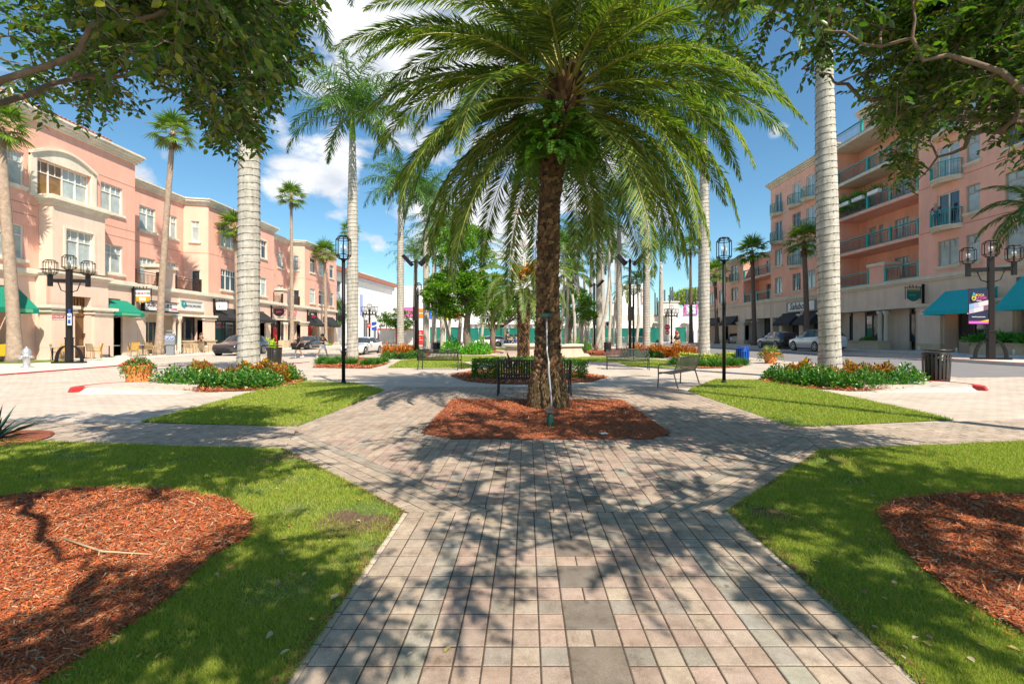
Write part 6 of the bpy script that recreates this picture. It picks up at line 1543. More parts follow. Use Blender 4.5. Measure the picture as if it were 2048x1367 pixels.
# fences and hoardings
def fence(xa, xb, Y, z1, mat, name, label, panel=2.6, postm=STEEL, gap=.0, pw=.03, cat='fence', z0=.1, kind=None):
    t = thing(name, label, cat, (xa, Y, 0)); n = max(1, round((xb-xa)/panel))
    mb = MB(mat); pm = MB(postm)
    for i in range(n):
        a, b = xa+(xb-xa)*i/n, xa+(xb-xa)*(i+1)/n; off = .06*(i % 2); zz = z1+.0
        m = 7
        for k in range(m):      # cloth sags slightly between the ties
            c, d = a+gap+(b-a-2*gap)*k/m, a+gap+(b-a-2*gap)*(k+1)/m
            mb.hexa([(c, Y+off+.04*math.sin(k*1.3), z0), (d, Y+off+.04*math.sin(k*1.3+1.3), z0), (d, Y+off+.06+.04*math.sin(k*1.3+1.3), z0), (c, Y+off+.06+.04*math.sin(k*1.3), z0),
                     (c, Y+off+.04*math.sin(k*1.3), zz), (d, Y+off+.04*math.sin(k*1.3+1.3), zz), (d, Y+off+.06+.04*math.sin(k*1.3+1.3), zz), (c, Y+off+.06+.04*math.sin(k*1.3), zz)])
        pm.tube([(a, Y-.06, 0), (a, Y-.06, z1+.15)], pw, 6); pm.tube([(a, Y-.06, z1+.05), (b, Y-.06, z1+.05)], pw*.8, 5)
    pm.tube([(xb, Y-.06, 0), (xb, Y-.06, z1+.15)], pw, 6)
    mb.build('screen', t, True); pm.build('posts', t, True); return t
fence(PX(926, 80), PX(1140, 80), 80, 2.75, GREENF, 'screened_fence', 'long green mesh screened fence across the end of the park')
fence(PX(1145, 82), PX(1290, 82), 82, 2.75, GREENF, 'screened_fence', 'green mesh screened fence behind the steel barricades right of the park')
fence(PX(1300, 84), PX(1322, 84), 84, 2.9, GREENF, 'screened_fence', 'dark green screen filling the arch beside the stop sign')
fence(PX(857, 82), PX(920, 82), 82, 2.9, GREENF, 'screened_fence', 'green mesh fence with white gaps below the coloured panels', gap=.25, postm=WHITEP, pw=.07)
fence(PX(1350, 88), PX(1372, 88), 88, 3.0, GREENF, 'screened_fence', 'green screen with a lit corner behind the walking woman')
fence(PX(756, 74), PX(830, 74), 74, 2.45, WHITEP, 'white_hoarding', 'white hoarding panels between slim red posts', panel=3.2, postm=SIGNR, pw=.09)
def redsign():
    Y = 73.5; t = thing('red_sign_board', 'red and white notice board at the end of the white hoarding', 'sign', (PX(839, Y), Y, 0)); X = lambda u: PX(u, Y)
    mb = MB(SIGNR); mb.bx(X(833), Y, 0, X(846), Y+.1, PZ(660, Y)); mb.build('board', t, True)
    mb = MB(SIGNW); mb.bx(X(833), Y-.02, PZ(670, Y), X(846), Y-.001, PZ(669, Y))
    for v, a, b in ((664, 839, 842), (666.5, 839, 843), (675, 839, 841), (679.5, 839, 845)): mb.bx(X(a), Y-.02, PZ(v+.5, Y), X(b), Y-.001, PZ(v-.5, Y))
    mb.build('white_lines', t, True)
redsign()
# steel crowd barricades
def barricade():
    t = thing('crowd_barricade', 'x', 'barricade', (0, 0, 0)); mb = MB(STEEL)
    P = [(-1.1, 0, .15), (-1.1, 0, 1.0), (-1.02, 0, 1.08), (1.02, 0, 1.08), (1.1, 0, 1.0), (1.1, 0, .15), (-1.1, 0, .15)]; mb.tube(P, .028, 6)
    for i in range(1, 15): x = -1.1+2.2*i/15; mb.tube([(x, 0, .15), (x, 0, 1.08)], .014, 5, False)
    mb.build('frame', t); mb = MB(STEEL)
    for x in (-.9, .9): mb.tube([(x, -.3, 0), (x, -.25, .15), (x, .25, .15), (x, .3, 0)], .02, 5)
    mb.build('feet', t); return t
bp = barricade(); k = 0
for i, u in enumerate(list(range(1110, 1286, 25))+[868, 990, 1080]):
    Y = 74; o = bp if i == 0 else dup(bp, (0, 0, 0)); o.location = (PX(u, Y), Y, gh(PX(u, Y))); o['group'] = 'steel crowd barricades'; o['label'] = 'steel crowd barricade in the line before the green fence'; o.rotation_euler = (0, 0, 0)

# ---------------------------------------------------------------- street furniture
def lantern(mb, c, r=.17, h=.5):
    """open octagonal cage lantern with candle tubes"""
    x, y, z = c; n = 8; mb.use(IRON)
    ring = lambda rr, zz: [(x+rr*math.cos(2*math.pi*k/n+.39), y+rr*math.sin(2*math.pi*k/n+.39), z+zz) for k in range(n)]
    R0, R1, R2, R3 = ring(r*.62, 0), ring(r, h*.16), ring(r, h*.84), ring(r*.62, h)
    for k in range(n): mb.tube([R0[k], R1[k], R2[k], R3[k]], .0135, 5, False, False)
    for rg in (R0, R1, R2, R3): mb.tube(rg+[rg[0]], .0125, 4, False, False)
    for k in range(0, n, 2): mb.tube([R3[k], (x, y, z+h), R3[(k+4) % n]], .01, 4, False); mb.tube([R0[k], (x, y, z)], .012, 4, False)
    mb.tube([(x, y, z), (x, y, z+h*.55)], .016, 6)
    for k in range(4):
        a = k*math.pi/2; q = (x+.07*math.cos(a), y+.07*math.sin(a))
        mb.tube([(x, y, z+h*.25), (*q, z+h*.22), (*q, z+h*.34)], .008, 4, False)
    mb.use(SIGNW)
    for k in range(4):
        a = k*math.pi/2; q = (x+.07*math.cos(a), y+.07*math.sin(a)); mb.tube([(*q, z+h*.34), (*q, z+h*.62)], .012, 6)
def lamp_proto():
    t = thing('street_lamp', 'x', 'street lamp', (0, 0, 0))
    mb = MB(IRON); mb.tube([(0, 0, 0), (0, 0, 3.72)], .052, 12); mb.lathe([(.075, 0), (.075, .06), (.055, .1)], (0, 0, 0), 12); mb.lathe([(.052, 0), (.07, .02), (.07, .05), (.052, .08)], (0, 0, 3.68), 12); mb.build('pole', t)
    mb = MB(IRON); lantern(mb, (0, 0, 3.74), .21, .68); mb.build('lantern', t); return t
lp = lamp_proto()
for i, (u, Y, lab) in enumerate(((687, 14.05, 'tall black lantern post on the near left lawn'), (1448, 14.3, 'tall black lantern post on the near right lawn'), (836, 26.5, 'black lantern post behind the left bench'), (1267, 26.0, 'black lantern post behind the right bench'),
                                (728, 60, 'thin black lantern post by the white hoarding'), (1002, 62, 'far lantern post near the parked white car'))):
    o = lp if i == 0 else dup(lp, (0, 0, 0)); o.location = (PX(u, Y), Y, gh(PX(u, Y))); o['label'] = lab; o['group'] = 'lantern posts of the park'
def multi(name, label, loc, heads, arms_z, top, rz, s=1.0, banner=None, cross=True):
    t = thing(name, label, 'street lamp', loc, rz, 'many-headed lantern posts'); w = .85
    mb = MB(BRONZE); mb.bx(-.13, -.13, 0, .13, .13, 1.35); mb.bx(-.105, -.105, 1.35, .105, .105, top-.1); mb.bx(-.15, -.15, 1.3, .15, .15, 1.36)
    mb.build('post', t, bevel=.01)
    mb = MB(IRON)
    for sx in (-1, 1): mb.bx(min(0, sx*w), -.07, arms_z-.09, max(0, sx*w), .07, arms_z+.09); mb.bx(sx*w-.08, -.08, arms_z-.3, sx*w+.08, .08, arms_z+.34); mb.tube([(sx*.1, 0, arms_z-.6), (sx*.36, 0, arms_z-.5), (sx*.5, 0, arms_z-.1)], .025, 6)
    if heads == 5: 
        for sx in (-.4, .4): mb.bx(sx-.06, -.06, arms_z+.09, sx+.06, .06, arms_z+.36)
    mb.build('arms', t)
    mb = MB(IRON); mb.bx(-.72, -.16, 0, .72, .16, .09)
    for sx in (-1, 1):
        P = [(sx*(.12+.5*math.sin(k*math.pi/2/6)), 0, .09+.85*math.cos(k*math.pi/2/6)) for k in range(7)]
        for a, b in zip(P[:-1], P[1:]): mb.hexa([(a[0]-sx*.1, -.05, a[2]), (a[0]-sx*.1, .05, a[2]), (a[0]+sx*.02, .05, a[2]), (a[0]+sx*.02, -.05, a[2]), (b[0]-sx*.1, -.05, b[2]), (b[0]-sx*.1, .05, b[2]), (b[0]+sx*.02, .05, b[2]), (b[0]+sx*.02, -.05, b[2])])
    if heads == 3: mb.build('base', t)
    hs = [(0, top-.1)]+[(sx*w, arms_z+.32) for sx in (-1, 1)]+([(sx, arms_z+.34) for sx in (-.4, .4)] if heads == 5 else [])
    for x, z in hs: mb = MB(IRON); lantern(mb, (x, 0, z), .3, .75); mb.build('lantern', t)
    return t
A = onground(142, 726); multi('triple_lamp', 'three headed black street lamp with arched feet in front of the beige bay', (-24.2, 24.9, 0), 3, 4.35, 5.05, rad(12))
multi('triple_lamp', 'three headed black street lamp carrying the navy banner at the right edge', (21.95, 22.2, .33), 3, 4.25, 4.95, rad(-20))
multi('cluster_lamp', 'five headed black street lamp in front of the white block at the left end', (PX(739, 63), 63, -.1), 5, 4.4, 5.15, 0)
multi('cluster_lamp', 'five headed black street lamp beside the stop sign', (PX(1343, 72), 72, .1), 5, 4.4, 5.4, 0)
def flood(u, Y, label, vt):
    x = PX(u, Y); zt = PZ(vt, Y); t = thing('floodlight_mast', label, 'floodlight', (x, Y, gh(x)), 0, 'floodlight masts'); mb = MB(IRON)
    mb.tube([(0, 0, 0), (0, 0, zt)], .09, 8); mb.tube([(-.35, 0, zt-.15), (.35, 0, zt-.15)], .04, 6); mb.build('mast', t)
    for s in (-1, 1): mb = MB(IRON); mb.ob((s*.55, 0, zt-.05), (.22, .45, .85), 0, 0, s*-.75*-1); mb.build('floodlight', t)
    mb = MB(BRONZE); mb.ob((-.02, -.14, 2.9), (.28, .18, .9)); mb.build('control_box', t)
flood(832, 31, 'tall mast with two tilted floodlights left of the leafy tree', 519); flood(1260, 31, 'tall mast with two tilted floodlights right of the big palm', 518); flood(1189, 45, 'further mast with twin floodlights among the slender palms', 566)
# benches: curved strap seats
def bench_proto(mat, name='park_bench', L=1.75):
    t = thing(name, 'x', 'bench', (0, 0, 0)); h = L/2; prof = [(.0, .40), (.06, .435), (.2, .425), (.36, .41), (.43, .44), (.47, .52), (.54, .72), (.585, .86)]
    mb = MB(mat); n = int(L/.062)
    for i in range(n+1):
        x = -h+.03+(L-.06)*i/n
        for (a, za), (b, zb) in zip(prof[:-1], prof[1:]):
            mb.hexa([(x-.017, a, za-.007), (x+.017, a, za-.007), (x+.017, b, zb-.007), (x-.017, b, zb-.007), (x-.017, a, za+.003), (x+.017, a, za+.003), (x+.017, b, zb+.003), (x-.017, b, zb+.003)])
    mb.build('straps', t)
    mb = MB(mat)
    for (a, za) in (prof[0], prof[3], prof[5], prof[7]): mb.tube([(-h, a, za), (h, a, za)], .019, 8)
    mb.build('rails', t)
    for s in (-1, 1):
        mb = MB(mat); x = s*h; mb.tube([(x, p, z) for p, z in prof], .02, 8, True)
        mb.tube([(x, -.02, 0), (x, .0, .4), (x, -.01, .58), (x, .03, .645), (x, .12, .66), (x, .4, .65), (x, .5, .62)], .02, 8); mb.build('side_frame', t)
        mb = MB(mat); mb.tube([(x, .43, .43), (x, .56, .0)], .02, 8); mb.build('leg', t)
    return t
BD = bench_proto(BENCH); BT = bench_proto(BENCHT)
def put(o, loc, rz, lab, grp='metal strap benches'):
    o.location = loc; o.rotation_euler = (0, 0, rz); o['label'] = lab; o['group'] = grp; return o
put(BD, (.12, 11.2, .004), rad(180)*0, 'dark strap bench with its back to the camera, beside the big palm foot')
BD.rotation_euler = (0, 0, rad(180)); BD.location = (.2, 11.75, .004)
b2 = dup(BD, (0, 0, 0)); put(b2, (PX(880, 20), 20.4, 0), rad(172), 'dark strap bench on the walk in front of the left lantern post')
b3 = dup(BD, (0, 0, 0)); put(b3, (PX(1256, 20), 20.0, 0), rad(-8), 'dark strap bench facing the camera before the right lantern post')
put(BT, (4.22, 13.75, 0), rad(-128), 'taupe strap bench turned sideways beside the right lawn')
# litter bins
def bin_proto(mat, r=.3, h=.98, slats=22, lid=True):
    t = thing('litter_bin', 'x', 'litter bin', (0, 0, 0)); mb = MB(mat); k = 2*math.pi/slats
    for i in range(slats):
        a = i*k; w = .028
        P = [(.0, .04, .93), (.0, .2, .96), (.0, h*.8, 1.03), (.0, h*.9, 1.08)]
        for (q0, z0, f0), (q1, z1, f1) in zip(P[:-1], P[1:]):
            def e(f, z, d, s): return ((r*f+d)*math.cos(a)-s*w*math.sin(a), (r*f+d)*math.sin(a)+s*w*math.cos(a), z)
            mb.hexa([e(f0, z0, 0, -1), e(f0, z0, 0, 1), e(f0, z0, .01, 1), e(f0, z0, .01, -1), e(f1, z1, 0, -1), e(f1, z1, 0, 1), e(f1, z1, .01, 1), e(f1, z1, .01, -1)])
    mb.build('slats', t)
    for z, f in ((.04, .93), (.12, .94), (h*.76, 1.03), (h*.9, 1.09)): mb = MB(mat); mb.tube([(r*f*math.cos(k2*.3142), r*f*math.sin(k2*.3142), z) for k2 in range(21)], .018, 5, False); mb.build('ring', t)
    mb = MB(mat); mb.lathe([(r*1.1, h*.99), (r*1.1, h*1.02), (r*.62, h*1.03), (r*.6, h*.97)], (0, 0, 0), 24); mb.build('lid', t)
    mb = MB(SIGNK); mb.lathe([(r*.8, .05), (r*.86, h*.9)], (0, 0, 0), 16); mb.build('liner', t); return t
bb = bin_proto(BINP, .325, 1.0); s = onground(1873, 765)
put(bb, (12.35, 14.15, .02), 0, 'large grey slatted litter bin by the red kerb nose on the right', 'slatted litter bins'); bb.scale = (1, 1, 1)
for u, Y, lab, sc_ in ((549, 23.9, 'dark slatted litter bin just right of the near left royal palm', 1), (1215, 41, 'dark slatted litter bin behind the right bench', .95), (873, 40, 'dark slatted litter bin behind the left bench', .95)):
    o = dup(bb, (0, 0, 0)); put(o, (PX(u, Y), Y, gh(PX(u, Y))), R.random(), lab, 'slatted litter bins'); o.scale = (sc_,)*3
ub = bin_proto(BLUEP, .31, .86, 18, True); put(ub, (PX(1485, 24.4), 24.4, 0), 0, 'bright blue slatted recycling bin right of the second royal palm', 'slatted litter bins')
# terracotta pots
def pot(loc, sc_, label, spiky, rim=True):
    t = thing('flower_pot', label, 'flower pot', loc, 0, 'terracotta flower pots', sc_)
    mb = MB(TERRA)
    if rim: mb.lathe([(.27, 0), (.27, .04), (.25, .05), (.35, .44), (.40, .45), (.41, .56), (.37, .57), (.35, .5)], (0, 0, 0), 28)
    else: mb.lathe([(.40, 0), (.41, .05), (.38, .07), (.44, .4), (.45, .44), (.46, .5), (.43, .52), (.41, .47)], (0, 0, 0), 28)
    mb.build('pot', t); mb = MB(MULCHB); mb.lathe([(.36, .46), (.0, .5)], (0, 0, 0), 16); mb.build('soil', t)
    nb = NB(); n = 900; a = NR.uniform(0, 6.28, n); rr = .6*np.sqrt(NR.random(n)); P = np.stack([rr*np.cos(a), rr*np.sin(a), .5+.22*(1-(rr/.6)**2)*NR.random(n)-.12*np.maximum(0, rr-.36)/.14*NR.random(n)*2], 1)
    leafcloud(nb, P, .07, .045, down=-.3); nb.build('foliage', LEAF_HEDGE, t)
    nb = NB(); m = 170; P2 = P[:m]+np.array([0, 0, .03]); leafcloud(nb, P2, .05, .05); fl_ = nb.build('flowers', M('red_orange_flowers', rough=.5, isl=[(.7, .08, .02), (.8, .2, .02), (.7, .05, .08), (.5, .35, .03)]), t); fl_['kind'] = 'stuff'
    nb = NB(); n = 60; a = NR.uniform(0, 6.28, n); el = NR.uniform(.7, 1.5, n); nb.inst(BLADE, np.stack([.1*np.cos(a), .1*np.sin(a), np.full(n, .55)], 1), np.stack([np.cos(a)*np.cos(el), np.sin(a)*np.cos(el), np.sin(el)], 1), NR.normal(0, 1, (n, 3)), .42 if spiky else .32, .016)
    nb.build('grassy_stems', M('purple_grass', rough=.6, isl=[(.2, .12, .14), (.15, .25, .05)]) if not spiky else LEAF_VARI, t)
s = onground(275, 766); pot((PX(277, 14.6), 14.6, 0), (.80, .80, 1.06), 'wide terracotta pot spilling red and green flowers, left of the croton bed', False, False)
pot((PX(1541, 24.6), 24.6, .0), (1.05, 1.05, 1.05), 'terracotta pot with yellow-green plants between the blue bin and the white car', True)
# fire hydrant
def hydrant():
    t = thing('fire_hydrant', 'silver fire hydrant on the left pavement', 'fire hydrant', (-22.9, 21.55, 0), 0, None, 1.12); mb = MB(HYD)
    mb.lathe([(.17, 0), (.17, .04), (.115, .05), (.11, .1), (.11, .42), (.15, .44), (.15, .49), (.12, .5), (.15, .6), (.15, .62), (.13, .7), (.07, .78), (.03, .8), (.03, .85)], (0, 0, 0), 16); mb.build('body', t)
    for a, r in ((0, .045), (math.pi, .045), (-math.pi/2, .07)):
        mb = MB(HYD); d = Vector((math.cos(a), math.sin(a), 0)); mb.tube([d*.08+Vector((0, 0, .42)), d*.22+Vector((0, 0, .42))], r, 10); mb.tube([d*.2+Vector((0, 0, .42)), d*.25+Vector((0, 0, .42))], r*1.25, 6); mb.build('outlet', t)
hydrant()
def kiosk():
    t = thing('parking_meter', 'grey parking kiosk with two blue round symbols on the left pavement', 'parking meter', (PX(341, 35.2), 35.2, 0), rad(25)); mb = MB(M('kiosk_grey', (.2, .22, .24), .5))
    mb.bx(-.24, -.2, 0, .24, .2, .75); mb.bx(-.32, -.26, .75, .32, .26, 1.5); mb.bx(-.24, -.2, 1.5, .24, .2, 1.62); mb.build('cabinet', t, bevel=.03)
    for sx in (-.15, .15):
        mb = MB(SIGNW); P = [(sx+.14*math.cos(k*.5236), -.27, 1.28+.14*math.sin(k*.5236)) for k in range(12)]; mb.ext(P, (0, .02, 0)); o = mb.build('symbol', t)
        mb = MB(SIGNB); P = [(sx+.115*math.cos(k*.5236), -.276, 1.28+.115*math.sin(k*.5236)) for k in range(12)]; mb.ext(P, (0, .01, 0)); mb.build('disc', o)
        text('P', .2, SIGNW, Matrix.Translation((sx, -.28, 1.28)) @ Matrix.Rotation(rad(90), 4, 'X'), o, 'lettering', .003, world=False)
    mb = MB(STEEL); mb.tube([(0, 0, 1.6), (0, 0, 1.8)], .02, 6); mb.ob((0, 0, 1.82), (.4, .25, .03), 0, .3); mb.build('solar_panel', t)
kiosk()
# the uplight and its conduit on the big palm
def irrigation():
    t = thing('tree_spotlight', 'small green spotlight standing in the mulch before the big palm', 'spotlight', (PX(1100, 7.35), 7.35, .02)); mb = MB(flat('dark_green_metal', (.01, .06, .04), .4))
    mb.lathe([(.05, 0), (.055, .02), (.055, .17), (.045, .2), (.02, .22), (.02, .25)], (0, 0, 0), 14); mb.build('body', t)
    mb = MB(STEEL); mb.ob((0, -.01, .265), (.115, .1, .04), 0, .2); mb.build('lens_cap', t)
    t = thing('conduit', 'grey conduit pipe running up the big palm trunk to a green junction box', 'pipe', (PX(1097, 9.1), 9.1, 0)); mb = MB(M('pale_conduit', (.42, .43, .45), .4, metal=.2))
    mb.tube([(.05, -.2, .0), (.04, -.2, .3), (0, -.13, .75), (0, -.1, .95), (-.025, .1, 1.15), (-.03, .1, 1.82)], .0165, 8); mb.build('pipe', t)
    mb = MB(MATS['dark_green_metal']); mb.ob((-.03, .08, 1.85), (.26, .12, .07), .1); mb.build('junction_box', t)
irrigation()
mb = MB(SIGNW); mb.ob((1.12, 6.78, .045), (.1, .07, .004), .4, .1); tag(mb.build('paper_scrap'), 'small white scrap of paper on the central mulch', 'paper')
# cafe furniture on the left pavement
def chair(matf, mats_, lounge=False):
    t = thing('cafe_chair', 'x', 'chair', (0, 0, 0))
    if lounge:
        mb = MB(matf); mb.ob((0, 0, .38), (.62, .62, .12)); mb.ob((0, .3, .65), (.6, .12, .55), 0, -.2); mb.build('seat', t, bevel=.02)
        for s in (-1, 1): mb = MB(matf); mb.ob((s*.34, 0, .58), (.09, .66, .05)); mb.ob((s*.34, -.28, .29), (.08, .08, .58)); mb.ob((s*.34, .28, .29), (.08, .08, .58)); mb.build('arm', t)
        return t
    mb = MB(mats_); mb.ob((0, 0, .45), (.48, .46, .03)); mb.build('seat', t); mb = MB(mats_)
    for i in range(9): mb.ob((-.2+.05*i, .25, .68), (.022, .015, .42), 0, -.18)
    mb.tube([(-.23, .22, .45), (-.23, .3, .9), (.23, .3, .9), (.23, .22, .45)], .016, 6); mb.build('backrest', t)
    for sx in (-1, 1):
        mb = MB(matf); mb.tube([(sx*.24, -.22, 0), (sx*.24, -.2, .44), (sx*.25, -.2, .66), (sx*.25, .22, .66)], .015, 6); mb.build('leg', t)
        mb = MB(matf); mb.tube([(sx*.24, .24, 0), (sx*.23, .22, .45)], .015, 6); mb.build('leg', t)
    return t
def table():
    t = thing('cafe_table', 'x', 'table', (0, 0, 0)); mb = MB(M('pale_table_top', (.45, .42, .38), .5)); mb.ob((0, 0, .74), (.75, .75, .03)); mb.build('tabletop', t)
    mb = MB(IRON); mb.tube([(0, 0, 0), (0, 0, .73)], .03, 8); mb.lathe([(.24, 0), (.22, .03), (.03, .05)], (0, 0, 0), 12); mb.build('pedestal', t); return t
C1 = chair(M('tan_metal', (.36, .25, .12), .5), TANC); C2 = chair(WOODY, WOODY); C3 = chair(WOODY, WOODY, True); T1 = table()
cnt = {}
def place(p, x, y, rz, lab, grp):
    o = p if not cnt.get(p.name) else dup(p, (0, 0, 0)); cnt[p.name] = 1; o.location = (x, y, 0); o.rotation_euler = (0, 0, rz); o['label'] = lab; o['group'] = grp; o.scale = (1.05,)*3; return o
cg, tg = 'cafe chairs on the left pavement', 'cafe tables on the left pavement'
for i, (x, y, rz, lab) in enumerate(((-27.9, 28.0, 2.2, 'tan cafe chair just right of the hydrant'), (-27.2, 29.6, 3.0, 'tan cafe chair left of the bay doorway'), (-27.5, 33.0, 2.4, 'tan cafe chair leftmost under the small green awning'), (-27.3, 34.2, 3.3, 'tan cafe chair second under the small green awning'), (-27.6, 35.3, -.6, 'tan cafe chair at the pillar beside the small green awning'),
                                    (-27.7, 37.0, 2.9, 'tan chair leftmost before the cream shopfront'), (-27.2, 37.8, 3.4, 'tan chair second before the cream shopfront'), (-27.7, 38.9, 1.0, 'tan chair third before the cream shopfront'), (-28.6, 37.6, .2, 'tan chair against the cream shopfront'), (-27.3, 39.8, 3.1, 'tan chair right of the leaning fan palm'))): place(C1, x, y, rz, lab, cg)
for x, y, rz, lab in ((-28.5, 29.0, .5, 'yellow cafe chair behind the hydrant side table'), (-28.0, 30.6, -1, 'yellow cafe chair right of the street lamp post'), (-28.3, 33.9, .3, 'yellow cafe chair in the doorway right of the bay'), (-27.9, 35.0, 1.9, 'yellow cafe chair nearest the small green awning pillar')): place(C2, x, y, rz, lab, cg)
for x, y, rz, lab in ((-28.4, 25.6, 1.2, 'bulky yellow lounge chair cut by the left edge'), (-29.3, 26.4, .6, 'bulky yellow lounge chair half behind the palm foot')): place(C3, x, y, rz, lab, cg)
for x, y, lab in ((-27.4, 27.2, 'small cafe table beside the fire hydrant'), (-28.1, 29.9, 'cafe table left of the street lamp'), (-28.2, 34.6, 'cafe table under the small green awning'), (-27.9, 38.1, 'cafe table before the cream shopfront'), (-28.2, 31.8, 'cafe table right of the street lamp')): place(T1, x, y, 0, lab, tg)
mb = MB(GRASSB); mb.bx(-29.7, 24.5, 0, -26.2, 27.6, .03); tag(mb.build('lawn'), kind='structure')
tag(grass([(-29.7, 24.5), (-26.2, 24.5), (-26.2, 27.6), (-29.7, 27.6)], 5000, .05, .006, near=False).build('grass', GRASS), 'small strip of green grass at the palm foot on the left pavement', 'grass', kind='stuff')
# umbrella bases on the right pavement
for i, (u, Y, lab) in enumerate(((1838, 31, 'grey umbrella base nearest the stone pillar'), (1913, 27.5, 'grey umbrella base between the pillar and the planter'), (2027, 24.0, 'grey umbrella base right of the banner lamp'))):
    t = thing('umbrella_base', lab, 'umbrella base', (PX(u, Y), Y, G0), 0, 'umbrella bases on the right pavement'); mb = MB(M('pale_base', (.4, .46, .5), .4)); mb.lathe([(.42, 0), (.42, .05), (.38, .1), (.06, .13)], (0, 0, 0), 20); mb.build('plate', t)
    mb = MB(M('cream_tube', (.6, .55, .42), .5)); mb.tube([(0, 0, .12), (0, 0, .42)], .045, 8); mb.build('tube', t)
PF = shrub_proto('fern_shrub', M('planter_fern', rough=.5, isl=[(.04, .2, .02), (.08, .3, .03), (.12, .38, .04)], transl=.25), 420, .42, .07, (.75, .6, .45), label='x', seed=9, T=BLADE, up=.5, stems=False, cat='plant')
for i, (s, lab) in enumerate(((28.9, 'leafy fern at the left end of the near planter'), (27.6, 'leafy fern left of the banner lamp post in the planter'), (26.2, 'leafy fern right of the banner lamp post in the planter'), (25.0, 'leafy fern at the right end of the near planter'))):
    o = PF if i == 0 else dup(PF, (0, 0, 0)); o.location = (28.2, s, G0+.68); o['label'] = lab; o['group'] = 'ferns in the near planter'
PD = shrub_proto('dark_shrub', LEAF_HEDGE, 350, .12, .07, (.6, .45, .3), label='dark low shrub in the further stone planter', seed=10, stems=False); PD.location = (28.2, 38.8, G0+.68)
PD2 = dup(PD, (28.3, 41.5, G0+.64), 1, 'low dark shrub left of the twin columns'); PD2.scale = (.7, .9, .5)
# balcony planters with greenery on the third loggia
bx_ = [(42.6, 'white planter box furthest left on the third balcony'), (40.9, 'white planter box in the middle of the third balcony'), (39.0, 'white planter box furthest right on the third balcony')]
for s, lab in bx_:
    t = thing('planter_box', lab, 'planter', (28.9, s, 12.2+1.0), 0, 'white planter boxes'); mb = MB(WHITEP); mb.bx(-.16, -.62, 0, .16, .62, .3); mb.build('box', t, bevel=.01)
    nb = NB(); P = NR.normal(0, 1, (240, 3))*np.array([.16, .5, .16])+np.array([.1, 0, .5]); leafcloud(nb, P, .16, .06, down=.3); nb.build('foliage', LEAF_HEDGE, t)
for s, x, lab in ((43.2, 29.6, 'bushy potted palm at the left end of the third balcony'), (41.8, 29.7, 'bushy potted plant behind the white planter boxes')):
    o = dup(PF, (x, s, 12.9), 1, lab, 'potted plants on the third balcony'); o.scale = (1.1, 1.1, 1.9)
